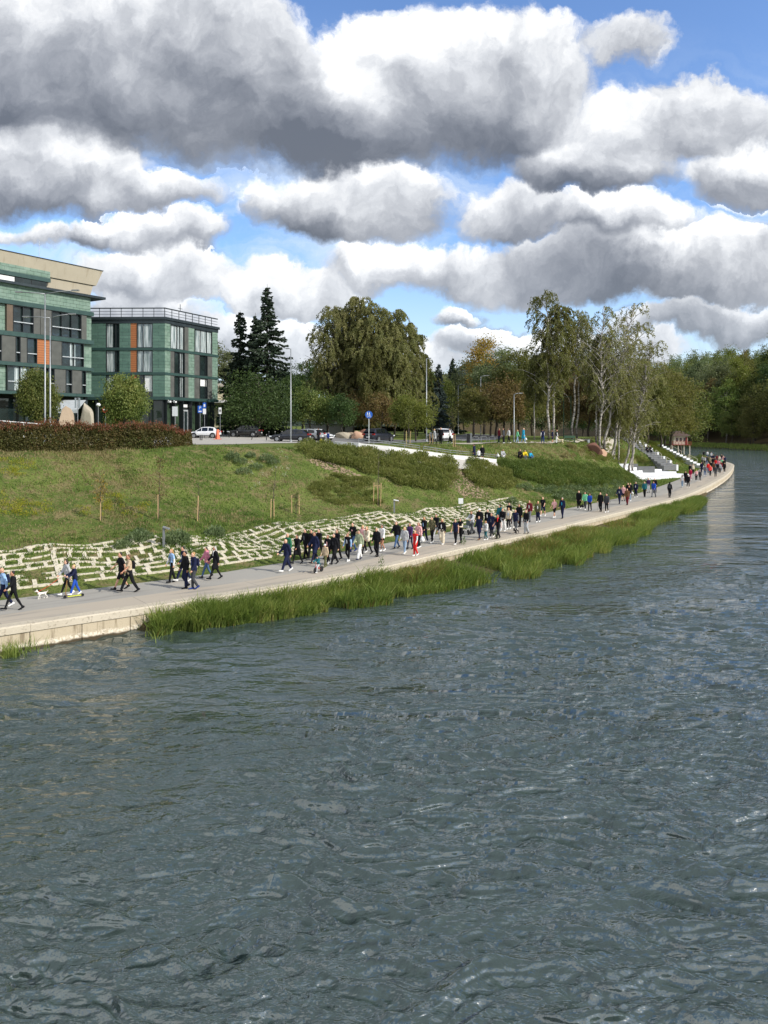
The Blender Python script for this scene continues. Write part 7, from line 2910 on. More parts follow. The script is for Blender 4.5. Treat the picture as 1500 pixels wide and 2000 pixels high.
        ellip(mb, P_.head + Vector((-0.10, 0, 0.05)), (0.045, 0.045, 0.045))
        vox, sm_ = 0.014, 1
    elif kind == 'cap':
        ellip(mb, P_.head + Vector((-0.012, 0, 0.045)), (0.098, 0.088, 0.085))
        ellip(mb, P_.head + Vector((0.10, 0, 0.035)), (0.06, 0.06, 0.012))
        vox, sm_ = 0.014, 0
    elif kind == 'hood':
        ellip(mb, P_.head + Vector((-0.03, 0, 0.02)), (0.10, 0.10, 0.13))
        capsule(mb, P_.head + Vector((-0.04, 0, -0.05)), P_.neck, 0.09, 0.085)
    elif kind == 'scarf':
        ellip(mb, P_.neck + Vector((0.01, 0, -0.025)), (0.095, 0.10, 0.055))
        capsule(mb, P_.neck + Vector((0.09, 0.03, -0.05)), P_.neck + Vector((0.12, 0.04, -0.25)), 0.035, 0.03)
    elif kind == 'backpack':
        c = P_.hip + P_.up * 0.34 + Vector((-0.185, 0, 0))
        capsule(mb, c + P_.up * -0.13 + Vector((0, -0.07, 0)), c + P_.up * 0.12 + Vector((0, -0.06, 0)), 0.075, 0.065)
        capsule(mb, c + P_.up * -0.13 + Vector((0, 0.07, 0)), c + P_.up * 0.12 + Vector((0, 0.06, 0)), 0.075, 0.065)
        for sd in (-1, 1):
            mb2 = [P_.sh_c + Vector((-0.10, sd * 0.09, 0.06)), P_.sh_c + Vector((0.0, sd * 0.10, 0.105)), P_.chest + Vector((0.125, sd * 0.10, -0.02))]
            mb.tube(mb2, 0.02, 6)
        vox, sm_ = 0.018, 1
    me = fuse(mb, kind, vox, sm_, clip)
    _pm[(key, kind)] = me
    return me


CLO = {
    'k': (22, 23, 27), 'n': (28, 34, 62), 'nb': (34, 52, 110), 'b': (38, 80, 176), 'lb': (150, 182, 220), 'j': (74, 100, 138), 'lj': (140, 164, 190), 'g': (112, 114, 118), 'dg': (66, 68, 72),
    'lg': (176, 178, 180), 'w': (226, 226, 224), 'cr': (220, 208, 184), 'be': (190, 170, 142), 'ol': (96, 98, 66), 'sg': (150, 160, 132), 'gr': (44, 108, 78), 'mi': (128, 210, 160), 'te': (40, 104, 112),
    'r': (214, 46, 46), 'co': (238, 92, 84), 'cm': (176, 34, 70), 'bu': (108, 36, 44), 'pk': (206, 130, 150), 'pp': (232, 178, 176), 'pu': (72, 50, 96), 'y': (232, 206, 52), 'cy': (46, 160, 200), 'br': (112, 80, 56), 'ca': (118, 112, 84),
}
HAIRC = {'d': (40, 30, 26), 'b': (24, 20, 20), 'l': (176, 138, 88), 'f': (206, 178, 122), 'm': (104, 74, 50), 'g': (176, 172, 166), 'r': (120, 62, 40)}


def cloth(code):
    c = CLO[code]
    key = 'cloth_' + code
    if key in MATS:
        return MATS[key]
    m, nt, p, o = newmat('fabric')
    tc = nt.n('ShaderNodeTexCoord').outputs['Object']
    n = nt.noise(tc, 9.0, 4.0, 0.6)
    f = nt.ramp(n, 0.3, 0.7, 0.78, 1.22)
    base = nt.mix(1.0, rgb(*c), nt.comb(f, f, f), 'MULTIPLY')
    if code == 'ca':
        base = nt.mix(nt.sstep(nt.noise(tc, 14.0, 2.0, 0.5), 0.48, 0.54), base, rgb(66, 68, 46))
    nt.put(p.inputs['Base Color'], base)
    p.inputs['Roughness'].default_value = 0.85
    p.inputs['Specular IOR Level'].default_value = 0.2
    bump(nt, p, n, 0.5, 0.02)
    MATS[key] = m
    return m


def hairm(code):
    return plain('hair_' + code, rgb(*HAIRC[code]), 0.6, 0, 0.2, 20)


M_SKIN = []
for c in ((224, 178, 150), (206, 160, 132), (190, 140, 112)):
    m, nt, p, o = newmat('skin')
    tc = nt.n('ShaderNodeTexCoord').outputs['Object']
    n = nt.noise(tc, 10.0, 3.0, 0.6)
    nt.put(p.inputs['Base Color'], nt.mix(nt.ramp(n, 0.3, 0.7, 0, 0.3), rgb(*c), rgb(c[0] - 14, c[1] - 28, c[2] - 26)))
    p.inputs['Roughness'].default_value = 0.55
    p.inputs['Subsurface Weight'].default_value = 0.0
    M_SKIN.append(m)
M_EYE = plain('eye_dark', rgb(40, 28, 26), 0.3)


def inst(name, me, parent, mat):
    o = bpy.data.objects.new(name, me)
    COL.objects.link(o)
    o.parent = parent
    if not me.materials:
        me.materials.append(mat)
    o.material_slots[0].link = 'OBJECT'
    o.material_slots[0].material = mat
    return o


WEAR = {'J': ('jacket', 'jacket'), 'T': ('tshirt', 'shirt'), 'C': ('coat', 'coat'), 'H': ('hoodie', 'hoodie'), 'V': ('vest', 'waistcoat')}
LEG = {'t': ('trousers', 'trousers'), 'j': ('jeans', 'jeans'), 'l': ('leggings', 'leggings'), 's': ('shorts', 'shorts'), 'x': ('short_shorts', 'shorts'), 'w': ('wide', 'trousers')}
HAIR = {'s': ('hair', 'hair'), 'l': ('longhair', 'hair'), 'u': ('bun', 'hair'), 'c': ('cap', 'cap'), 'h': ('hood', 'hood')}
n_person = 0


def person(pos, heading, pz, h, hair, top, bot, shoe, label, extra='', group=None):
    """hair 's.d' style.colour or '' for bald; top 'J.k'; bot 't.k'; extra: 'f.w' shirt front, 'p.w' print, 'a.lb' sleeves, 'q.r' scarf, 'B.k' backpack"""
    global n_person
    n_person += 1
    sc = h / 1.75
    body = inst('person', part_mesh(pz, 'body'), None, M_SKIN[n_person % 3])
    body.location = pos
    body.rotation_euler = (0, 0, heading)
    wid = 1.0 + 0.06 * math.sin(n_person * 1.7)
    body.scale = (sc * wid, sc * wid, sc)
    tag(body, label, 'person', group)
    if hair:
        a, b = hair.split('.')
        inst(HAIR[a][1], part_mesh(pz, HAIR[a][0]), body, hairm(b) if a in 'slu' else cloth(b))
    a, b = top.split('.')
    inst(WEAR[a][1], part_mesh(pz, WEAR[a][0]), body, cloth(b))
    a, b = bot.split('.')
    inst(LEG[a][1], part_mesh(pz, LEG[a][0]), body, cloth(b))
    for sd in 'lr':
        inst('shoe', part_mesh(pz, 'shoe' + sd), body, cloth(shoe))
    inst('face', part_mesh(pz, 'eyes'), body, M_EYE)
    for e in extra.split():
        a, b = e.split('.')
        kind, nm = {'f': ('shirt_front', 'shirt'), 'p': ('print', 'chest_print'), 'a': ('sleeve', 'sleeve'), 'q': ('scarf', 'scarf'), 'B': ('backpack', 'backpack')}[a]
        if a == 'B':
            o = inst('backpack', part_mesh(pz, kind), None, cloth(b))
            o.location, o.rotation_euler, o.scale = body.location, body.rotation_euler, body.scale
            cname = {'k': 'black', 'n': 'navy', 'dg': 'dark grey', 'g': 'grey', 'b': 'blue', 'nb': 'dark blue'}[b]
            tag(o, cname + ' backpack worn by the ' + BAGREF.get(label, 'walker'), 'backpack')
        else:
            for sd in ('lr' if a == 'a' else ('',)):
                inst(nm, part_mesh(pz, kind + sd), body, cloth(b))
    return body


BAGREF = {}


def tangent_heading(x, y):
    d, s = edge_coords(np.array([x]), np.array([y]))
    _, _, tg = edge_point(float(s[0]))
    return math.atan2(tg[1], tg[0])


GP = 'people walking on the promenade'


def walker(u, v, dr, pz, h, hair, top, bot, shoe, label, extra='', tw=0.0):
    q = at_z(u, v, 1.0)
    hd = tangent_heading(q.x, q.y) + (math.pi if dr == 'T' else 0) + tw
    q.z = 1.002
    return person(q, hd, pz, h, hair, top, bot, shoe, label, extra, GP)


BAGREF.update({
    'bald man in a pale blue shirt walking at the left edge': 'bald man in the pale blue shirt',
    'man in a beige t-shirt and black trousers near the left': 'man in the beige t-shirt',
    'lone person in a black hooded jacket walking away': 'lone person in the black hood',
    'man in a navy jacket and grey trousers beside the man in black': 'man in the navy jacket and grey trousers',
})
WALK = [
    # u, v of the feet, direction, pose, height, hair, top, bottom, shoes, label, extras
    (7, 1187, 'T', 'w0', 1.76, '', 'T.lb', 't.n', 'w', 'bald man in a pale blue shirt walking at the left edge', 'a.lb B.n'),
    (27, 1192, 'T', 'w1', 1.70, 's.b', 'J.k', 'l.k', 'k', 'woman in a black jacket and boots striding at the left edge', 'f.dg'),
    (131, 1163, 'T', 'w0', 1.68, 'l.d', 'H.lg', 'l.k', 'w', 'dark haired woman in a pale sweatshirt walking the white dog'),
    (237, 1152, 'T', 'w0', 1.82, 's.b', 'T.k', 's.k', 'k', 'bearded man in black t-shirt and black shorts'),
    (253, 1157, 'T', 'w1', 1.82, 's.m', 'T.be', 't.k', 'k', 'man in a beige t-shirt and black trousers near the left', 'B.k'),
    (336, 1138, 'T', 'w4', 1.70, 'l.l', 'T.lb', 't.k', 'k', 'curly blond woman in a pale blouse with a dark bag in front', 'a.w f.k'),
    (359, 1136, 'T', 'w1', 1.80, 's.b', 'J.n', 't.n', 'w', 'man in a dark suit jacket and white shirt behind two others', 'f.w'),
    (363, 1149, 'T', 'w2', 1.80, 's.d', 'J.k', 't.n', 'k', 'man in a black jumper and navy trousers beside the blond man'),
    (379, 1151, 'T', 'w3', 1.80, 's.l', 'J.n', 't.dg', 'nb', 'man in a navy jacket and grey trousers beside the man in black', 'f.nb B.n'),
    (404, 1129, 'T', 'w0', 1.62, 's.d', 'H.pk', 'j.j', 'k', 'woman in a pink hoodie and jeans', ''),
    (421, 1132, 'T', 'w0', 1.72, 'l.g', 'C.k', 'l.k', 'k', 'white haired woman in a long black coat and pale scarf', 'q.w'),
    (560, 1117, 'T', 'w0', 1.80, '', 'J.n', 't.n', 'w', 'stocky man in a navy tracksuit leading the group'),
    (563, 1104, 'T', 'w4', 1.80, '', 'J.gr', 't.dg', 'k', 'bald man in a green jacket behind the navy tracksuit'),
    (581, 1102, 'T', 'w1', 1.70, 'l.b', 'C.k', 'l.k', 'k', 'black haired woman all in black with a pale hand bag', 'p.lg'),
    (597, 1092, 'T', 'w4', 1.78, 's.b', 'J.k', 't.k', 'k', 'man in an open black jacket over a grey shirt', 'f.g'),
    (609, 1094, 'T', 'w5', 1.80, 's.b', 'J.k', 't.k', 'dg', 'young man in black looking sideways behind the navy coat'),
    (615.5, 1101, 'T', 'w0', 1.84, 's.m', 'C.n', 'l.n', 'k', 'tall man in a dark navy knee coat'),
    (624, 1093, 'T', 'w1', 1.84, 's.d', 'J.k', 't.k', 'k', 'man in a black jacket with a small white chest mark', 'p.w'),
    (635.5, 1108, 'T', 'w4', 1.30, 'c.w', 'J.be', 't.ol', 'ol', 'child in a white cap, beige camouflage jacket and olive trousers'),
    (641, 1102, 'T', 'w4', 1.66, 'u.m', 'J.k', 'l.k', 'w', 'woman in a black blazer behind the child in the white cap', 'f.pp'),
    (653.5, 1103, 'T', 'w0', 1.80, 's.b', 'C.k', 't.k', 'k', 'man in an open black coat over a grey t-shirt', 'f.dg'),
    (659, 1093, 'T', 'w5', 1.78, 's.m', 'J.k', 't.k', 'k', 'man in a dark jacket half hidden behind the open black coat'),
    (680, 1096, 'T', 'w2', 1.64, 'u.m', 'V.k', 'l.k', 'w', 'woman in a black waistcoat with pale blue sleeves', 'a.lb f.w'),
    (690, 1078, 'T', 'w0', 1.86, 's.d', 'T.k', 'j.j', 'nb', 'tall man in a black t-shirt with a pale red print', 'p.pp'),
    (702, 1094, 'T', 'w0', 1.78, 's.d', 'H.sg', 'w.w', 'n', 'young man in a sage green hoodie and white trousers'),
    (709, 1080, 'T', 'w5', 1.72, 's.f', 'J.pp', 't.k', 'w', 'fair haired person half hidden behind the cream jacket'),
    (717, 1083, 'T', 'w1', 1.74, 'l.l', 'J.cr', 'l.k', 'k', 'woman in a cream jacket and black trousers', 'q.br'),
    (736, 1087, 'T', 'w2', 1.74, '', 'H.k', 't.k', 'k', 'shaven headed man in a black sweatshirt holding a phone', 'p.dg'),
    (747, 1077, 'T', 'w3', 1.68, 'l.b', 'H.w', 'x.k', 'w', 'woman in a white hoodie with bare legs'),
    (775, 1072, 'T', 'w0', 1.78, 's.m', 'H.k', 'j.j', 'k', 'man in a black hoodie and blue jeans with a wide stride', 'p.g'),
    (790.5, 1082, 'T', 'w4', 1.66, 'l.f', 'H.lg', 'j.lj', 'w', 'blond woman in a pale grey hoodie and light jeans', 'p.g'),
    (801, 1073, 'T', 'w5', 1.68, 's.d', 'J.pu', 'l.n', 'k', 'person in a dark purple jacket behind the red outfit'),
    (811.5, 1086, 'T', 'w3', 1.56, 's.l', 'V.r', 't.r', 'w', 'girl in a bright red outfit with white sleeves', 'a.w p.w'),
    (818, 1071, 'T', 'w4', 1.66, 'l.r', 'J.pp', 't.k', 'w', 'woman in a pale pink top beside the white shopping bag'),
    (829, 1060, 'T', 'w5', 1.74, 'l.l', 'J.k', 't.n', 'w', 'woman with long fair hair in a dark open jacket', 'f.lb'),
    (844, 1061, 'T', 'w4', 1.78, 's.b', 'J.ca', 't.k', 'w', 'man in a green camouflage jacket and black trousers'),
    (853, 1054, 'T', 'w1', 1.80, 's.b', 'J.k', 'w.lg', 'k', 'man in a black jacket and pale trousers behind the camouflage jacket'),
    (864, 1063, 'T', 'w2', 1.70, 'l.f', 'J.k', 'w.cr', 'w', 'blond woman in a black jacket and cream trousers', 'f.w'),
    (890, 1064, 'T', 'w4', 1.70, 's.m', 'V.n', 't.k', 'w', 'woman in a long dark sleeveless top beside the white sleeves'),
    (900, 1061, 'T', 'hold', 1.68, 'l.d', 'V.k', 't.k', 'k', 'woman with pale sleeves and a black top holding her hands together', 'a.cr'),
    (922, 1044, 'T', 'push', 1.72, 's.m', 'J.lg', 't.dg', 'k', 'person in a pale jacket and dark scarf pushing the pram', 'q.k'),
    (937, 1041, 'T', 'w4', 1.80, 'c.w', 'J.k', 't.k', 'k', 'man with a pale cap in black behind the navy coat'),
    (936, 1055, 'T', 'w4', 1.66, 's.m', 'C.n', 'l.n', 'br', 'woman in a dark navy coat holding the hand of a fair child'),
    (949, 1055, 'T', 'w3', 1.34, 'l.l', 'J.w', 'l.te', 'w', 'fair haired child in a white jacket and teal leggings', 'f.k'),
    (953, 1041, 'T', 'w5', 1.76, 's.g', 'J.k', 't.k', 'k', 'grey haired man in black behind the fair child', 'f.w'),
    (961, 1051, 'T', 'w0', 1.80, 's.b', 'C.n', 't.dg', 'w', 'man in an open navy coat and grey trousers', 'f.g'),
    (973, 1053, 'T', 'w0', 1.72, 's.r', 'T.k', 't.k', 'k', 'person in a black t-shirt with a red scarf and purple sleeve', 'q.r'),
    (977, 1032, 'T', 'w4', 1.82, 'h.k', 'H.te', 't.k', 'k', 'hooded person in dark green at the back of the group'),
    (982, 1038, 'T', 'w5', 1.72, 's.l', 'J.k', 'w.w', 'w', 'person in a black jacket and white trousers', 'p.w'),
    (993.5, 1034, 'T', 'w3', 1.66, 'l.l', 'J.cr', 'l.k', 'w', 'long haired woman in a striped beige shirt jacket', 'f.lb'),
    (995, 1024, 'T', 'w5', 1.74, 'l.d', 'J.k', 't.k', 'k', 'dark haired woman in black behind the beige shirt jacket', 'a.cr'),
    (1007, 1041, 'T', 'w4', 1.72, '', 'V.n', 't.g', 'k', 'man in a dark waistcoat with the black and white dog', 'a.g'),
    (1014.5, 1029, 'T', 'w2', 1.78, '', 'H.k', 't.k', 'k', 'man in a black sweatshirt with a round white chest mark', 'p.w'),
    (1028, 1043, 'T', 'w3', 1.78, 's.m', 'J.k', 'w.lg', 'k', 'man in a black jumper and light grey trousers by the coping'),
    (1034.5, 1020, 'T', 'w4', 1.80, '', 'J.bu', 't.g', 'k', 'man in a burgundy jacket over a white shirt', 'f.w'),
    (1051, 1020, 'T', 'w3', 1.74, 's.f', 'J.ol', 't.n', 'w', 'man in an olive jacket over a white t-shirt', 'f.w'),
    (1060.5, 1009, 'T', 'w1', 1.74, '', 'T.k', 's.n', 'w', 'man in a black t-shirt and dark shorts near the pavers', 'p.dg'),
    (1083, 1012, 'T', 'w0', 1.66, 's.d', 'T.pp', 's.k', 'w', 'woman in a pale pink t-shirt and black shorts'),
    (1098.5, 1013, 'T', 'w4', 1.80, 's.g', 'J.n', 't.n', 'k', 'man in a navy jacket over a bright blue shirt', 'f.cy'),
    (1131, 995, 'T', 'w3', 1.80, '', 'C.k', 't.k', 'w', 'heavy bald man in black beside the mint top'),
    (1143, 996, 'T', 'w4', 1.68, 'l.m', 'H.mi', 't.dg', 'w', 'woman in a mint green top', ''),
    (1152, 998, 'T', 'w5', 1.64, 'l.b', 'J.b', 't.k', 'k', 'black haired woman in a bright blue jacket', ''),
    (1173, 999, 'T', 'w2', 1.78, '', 'J.k', 't.k', 'k', 'man in black with walking poles'),
    (1185, 1001, 'T', 'w3', 1.74, 's.b', 'J.dg', 'l.k', 'w', 'person in a dark grey jacket with walking poles'),
    (1210, 985, 'T', 'w0', 1.80, 's.l', 'J.n', 't.n', 'k', 'man in a navy suit by the tall weeds', 'f.lg'),
    (1217.5, 979, 'T', 'w5', 1.68, 's.f', 'T.pp', 's.k', 'k', 'blond woman in a pale pink top behind the navy suit', 'a.pp'),
    (1225, 986.5, 'T', 'w4', 1.66, 's.m', 'J.br', 't.bu', 'k', 'woman in dark brown and wine red clothes', 'p.w'),
    (1229, 979, 'T', 'w5', 1.66, 's.m', 'J.k', 'j.lj', 'w', 'person in pale jeans hidden behind the wine red trousers'),
    (1227, 975, 'T', 'w2', 1.78, 's.m', 'J.k', 't.k', 'k', 'tall man in black above the pale jeans'),
    (1231.5, 972, 'T', 'w4', 1.62, 's.l', 'J.k', 't.k', 'k', 'woman in black carrying a white bag', ''),
    (1242, 971.5, 'T', 'w3', 1.72, 's.g', 'J.n', 't.n', 'w', 'man in a dark jacket with an open white collar', 'f.w'),
    (1259, 971, 'T', 'w4', 1.74, 's.m', 'J.te', 't.k', 'k', 'man in a dark teal jacket'),
    (1266.5, 962.5, 'T', 'w3', 1.76, '', 'J.pu', 'w.w', 'k', 'man in a purple jacket and white trousers'),
    (1277, 971.5, 'T', 'w1', 1.80, '', 'J.b', 't.g', 'k', 'man in a cobalt blue jacket and grey trousers', ''),
    (1279, 963, 'T', 'w5', 1.76, '', 'J.k', 't.k', 'k', 'man in black hidden behind the cobalt jacket'),
    (1308, 972, 'A', 'w2', 1.72, 'h.k', 'J.k', 't.k', 'k', 'lone person in a black hooded jacket walking away', 'B.dg'),
    (1332.5, 952, 'A', 'w4', 1.66, 'l.m', 'T.w', 'j.lj', 'w', 'woman in a white top and pale jeans at the rear of the crowd'),
    (1344, 952.5, 'A', 'w5', 1.66, 's.m', 'J.k', 't.k', 'w', 'person in black with a white chest strap beside the white top', 'p.w'),
    (1339, 945, 'T', 'w4', 1.74, 'l.b', 'J.k', 't.k', 'w', 'big black haired person behind the pair at the rear', ''),
    (1348.5, 938, 'T', 'w3', 1.70, 's.d', 'J.cm', 't.pk', 'w', 'person in a crimson jacket near the white terrace'),
    (1348, 928, 'T', 'w4', 1.74, 's.b', 'J.k', 't.k', 'k', 'person in black above the crimson jacket'),
    (1353.5, 926, 'T', 'w2', 1.66, 's.l', 'J.cr', 't.k', 'k', 'person in a cream top beside the far stairs'),
    (1360, 940, 'A', 'w4', 1.66, 's.f', 'T.pp', 't.k', 'w', 'woman in a pinkish top with a black skirt like bag', 'a.w'),
    (1367, 941, 'A', 'w5', 1.68, 's.m', 'J.dg', 'l.k', 'w', 'person in grey and black beside the pinkish top', 'p.pp'),
    (1370, 923, 'T', 'w4', 1.76, 's.b', 'J.n', 't.n', 'k', 'person in navy by the end of the far stairs'),
    (1377, 930, 'A', 'w5', 1.72, 's.m', 'J.g', 'j.j', 'w', 'person in a grey jacket and jeans left of the coral jacket'),
    (1387.3, 929.5, 'A', 'w4', 1.72, 's.l', 'J.co', 't.k', 'k', 'person in a bright coral jacket in the crowd'),
    (1397.5, 931.5, 'A', 'w5', 1.76, 's.m', 'C.dg', 't.k', 'k', 'person in a long dark grey coat right of the coral jacket'),
    (1415, 923, 'T', 'w4', 1.70, 's.b', 'J.k', 't.k', 'w', 'person in black with a white print by the curved coping', 'p.w'),
]
for row in WALK:
    walker(*row[:10], *(row[10:] if len(row) > 10 else ()), tw=random.uniform(-0.12, 0.12))

# the packed crowd at the bend: read from the heads
CROWD = [
    (800, 445, 'J.k', 's.b', 'dark clothes and raised arm at the far left of the crowd'), (875, 445, 'J.w', 's.d', 'white jacket at the back left of the crowd'), (955, 462, 'J.lg', 's.m', 'pale grey top at the back of the crowd'),
    (1000, 515, 'J.n', 's.l', 'navy top right of the pale grey one in the crowd'), (1075, 525, 'J.bu', 's.m', 'dark wine jacket at the back of the crowd'), (1125, 540, 'J.cr', 's.f', 'cream jacket in the middle back of the crowd'),
    (1170, 512, 'J.k', 's.b', 'black clothes with dark hair at the back right of the crowd'), (1206, 540, 'J.pp', 's.f', 'pale pink top at the right of the crowd'), (1242, 556, 'J.n', 's.d', 'dark navy jacket at the right end of the crowd'),
    (770, 545, 'J.lg', 's.d', 'light grey jacket at the left of the crowd'), (820, 560, 'J.lg', 's.m', 'light grey jacket second from the left of the crowd'), (862, 552, 'J.n', 's.l', 'dark blue jacket between grey jackets in the crowd'), (905, 560, 'J.ol', 's.m', 'olive jacket in the left half of the crowd'),
    (940, 575, 'J.be', 's.l', 'beige jacket in the left half of the crowd'), (990, 585, 'J.k', 's.b', 'black jacket with a white chest mark in the crowd'), (1040, 575, 'J.dg', 's.m', 'dark grey jacket in the middle of the crowd'), (1050, 610, 'J.r', 's.b', 'dull red jacket in the middle of the crowd'),
    (1110, 625, 'J.pk', 's.f', 'pink jacket in the middle of the crowd'), (1178, 610, 'J.mi', 's.l', 'mint green jacket at the right of the crowd'), (1215, 625, 'J.k', 's.d', 'black jacket in front of the mint green one'),
    (770, 660, 'J.k', 's.b', 'black jacket with a raised arm at the front left of the crowd'), (890, 690, 'J.r', 's.d', 'dark clothes with red behind the coral jacket'), (950, 660, 'J.k', 's.m', 'black jacket behind the coral one'), (1010, 680, 'J.br', 's.m', 'brown jacket behind the long grey coat'),
    (1090, 690, 'J.k', 's.b', 'black jacket right of the long grey coat'), (1135, 700, 'J.lg', 's.f', 'pale jacket right of the black one at the front'), (1160, 660, 'J.bu', 's.d', 'wine coloured jacket at the front right of the crowd'),
]
GC = 'people in the crowd at the bend'
for i, (x, y, top, hair, lab) in enumerate(CROWD):
    u, hv_ = 1300 + x / 10.71, 840 + y / 10.71
    h = 1.66 + 0.16 * ((i * 7) % 5) / 4
    Y = (CAM_Z - 1.0 - h) * F / (hv_ - VH)
    q = Vector(((u - 750) / F * Y, Y, 1.002))
    d_, s_2 = edge_coords(np.array([q.x]), np.array([q.y]))
    hd = tangent_heading(q.x, q.y) + (math.pi if i % 4 else 0) + random.uniform(-0.3, 0.3)
    person(q, hd, ('w4', 'w5', 'w2', 'w3')[i % 4], h, hair, top, ('t.k', 'j.j', 't.n', 't.k', 't.dg')[i % 5], ('w', 'k')[i % 2], 'person with ' + lab, 'p.w' if 'chest mark' in lab else '', GC)

# ---- people on the upper ground, the ramp, the lawn and the stairs
GU = 'people on the upper path'
UP = [
    (622, 866, 'st', 1.76, 's.d', 'J.k', 't.k', 'k', 'woman in black and white carrying a yellow bag on the pavement', 'a.w f.w', 2.4),
    (641, 866, 'st', 1.28, 'c.n', 'J.nb', 't.n', 'k', 'child with a dark blue jacket and pack beside the yellow bag', 'p.lg', 2.2),
    (849, 866.5, 'w4', 1.66, 's.f', 'C.lg', 'l.k', 'k', 'person in a pale grey coat on the path by the road', '', 2.9),
    (861, 867, 'st', 1.84, '', 'J.k', 't.k', 'k', 'tall man in black beside the pale grey coat', '', 1.3),
    (879, 866.5, 'w5', 1.72, 's.d', 'J.w', 't.k', 'w', 'person in white and black walking left on the path', '', 3.0),
    (974.5, 866, 'st', 1.74, 's.m', 'J.bu', 't.n', 'w', 'person in dark red and navy left in the standing group', 'f.w', 0.3),
    (983.5, 866, 'st', 1.76, 's.m', 'J.dg', 't.k', 'w', 'man in dark grey in the middle of the standing group', '', 2.8),
    (994, 866, 'w4', 1.74, 'l.d', 'J.w', 't.k', 'w', 'woman in a white jacket right in the standing group', '', 3.3),
    (1010.5, 866, 'w4', 1.62, 's.f', 'J.mi', 'j.lj', 'w', 'person in a mint green top right of the curved lamp', '', 0.2),
    (1022, 866, 'w5', 1.86, '', 'C.cy', 'j.lj', 'w', 'tall person in a bright blue jacket with a white bag', '', 0.1),
    (1060, 866, 'w4', 1.76, 's.b', 'V.n', 'j.nb', 'k', 'person in navy with white sleeves seen from behind', 'a.w', 1.6),
    (1079, 866, 'st', 1.74, 's.d', 'J.n', 's.n', 'w', 'person in dark clothes and bare legs by the birch trunk', '', 3.0),
    (1087, 866, 'st', 1.78, 's.m', 'V.k', 'w.w', 'k', 'person with white sleeves and trousers and a black waistcoat', 'a.w', 0.1),
    (340, 858, 'st', 1.74, 's.b', 'J.j', 't.n', 'k', 'person in a denim jacket right of the hedge', '', 0.4),
    (926.5, 902, 'w4', 1.82, 's.b', 'H.n', 's.n', 'k', 'tall man in a navy hoodie and shorts on the ramp', 'a.n', 2.8),
    (935, 901.5, 'st', 1.26, 's.l', 'J.w', 's.k', 'k', 'child in white and black on the ramp between two adults', '', 1.8),
    (942, 901, 'w5', 1.62, 's.f', 'J.k', 's.k', 'w', 'woman in black with bare legs on the ramp', 'p.w', 1.5),
    (1321, 922, 'st', 1.50, 's.b', 'J.k', 't.k', 'k', 'small dark figure standing on the white terrace', '', -1.2),
    (1238, 862, 'st', 1.70, 's.b', 'J.k', 't.k', 'k', 'person in black near the top of the stairs', '', -0.8),
    (1231, 862, 'st', 1.66, 's.m', 'J.dg', 't.k', 'w', 'person in grey near the top of the stairs', '', 2.8),
    (1255, 858, 'st', 1.6, 's.b', 'J.k', 't.k', 'k', 'dark figure beyond the stairs on the upper ground', '', 2.0),
]
for (u, v, pz, h, hair, top, bot, shoe, lab, ex, hd) in UP:
    q = on_ground(u, v)
    person(q, hd, pz, h, hair, top, bot, shoe, lab, ex, GU)
for u, y, hair, top, lab in ((104, 88, '', 'J.n', 'bald man behind the hedge left of the sloping boulder'), (115.5, 89, 's.f', 'J.k', 'fair haired person in dark clothes between the boulder and the lamp posts')):
    person(xz_y(u, y), 2.0, 'st', 1.84, hair, top, 't.k', 'k', lab, '', GU)
SEAT = [
    (981, 893, 'sit', 1.7, 's.m', 'J.lg', 't.w', 'w', 'person in pale clothes sitting on the grass at the end of the handrail', -1.3),
    (1014, 893.5, 'sit', 1.72, 's.l', 'J.k', 't.k', 'k', 'person in black sitting left of the yellow top', -1.2),
    (1024.5, 894, 'sit', 1.72, 's.m', 'J.y', 't.g', 'w', 'person in a yellow top sitting on the grass', -1.5),
    (1035, 895.5, 'sit', 1.62, 's.m', 'J.cy', 't.j', 'y', 'person in a turquoise top sitting right of the yellow one', -1.0),
]
for (u, v, pz, h, hair, top, bot, shoe, lab, hd) in SEAT:
    person(on_ground(u, v), hd, pz, h, hair, top, bot, shoe, lab, '', 'people sitting on the lawn')
# sitting on the broad stairs
for k, (off, lab, top) in enumerate(((1.2, 'person in black sitting on the middle of the broad stairs', 'J.k'), (1.9, 'second person in black sitting on the broad stairs', 'J.k'), (1.5, 'person in grey sitting high on the broad stairs', 'J.g'))):
    st_i = (7, 7, 12)[k]
    bot_, top_ = Vector((47.6, 130.6, 2.2)), Vector((43.6, 142.5, 7.2))
    d_ = top_ - bot_
    dh = Vector((d_.x, d_.y, 0)).normalized()
    sd = Vector((dh.y, -dh.x, 0))
    sd = -sd if sd.y > 0 else sd
    p_ = bot_ + dh * (Vector((d_.x, d_.y, 0)).length / 15 * (st_i + 0.35)) - sd * off
    p_.z = bot_.z + d_.z / 15 * (st_i + 1) + 0.08
    person(p_, math.atan2(-dh.y, -dh.x), 'bench', 1.72, ('s.b', 's.d', 's.m')[k], top, 't.k', 'k', lab, '', 'people on the stairs')

# ---- things carried or ridden
def bag(pos, w, h, col, label):
    t = empty('bag', pos)
    mb = MB()
    capsule(mb, (0, -w * 0.25, h * 0.32), (0, w * 0.25, h * 0.32), h * 0.32)
    capsule(mb, (0, -w * 0.18, h * 0.55), (0, w * 0.18, h * 0.55), h * 0.2)
    o = inst('pouch', fuse(mb, 'bag_pouch', 0.02, 1), t, cloth(col))
    MB().tube([(0, -w * 0.2, h * 0.7), (0, -w * 0.12, h * 1.0), (0, w * 0.12, h * 1.0), (0, w * 0.2, h * 0.7)], 0.012, 5).obj('handle', cloth(col), t)
    tag(t, label, 'bag')


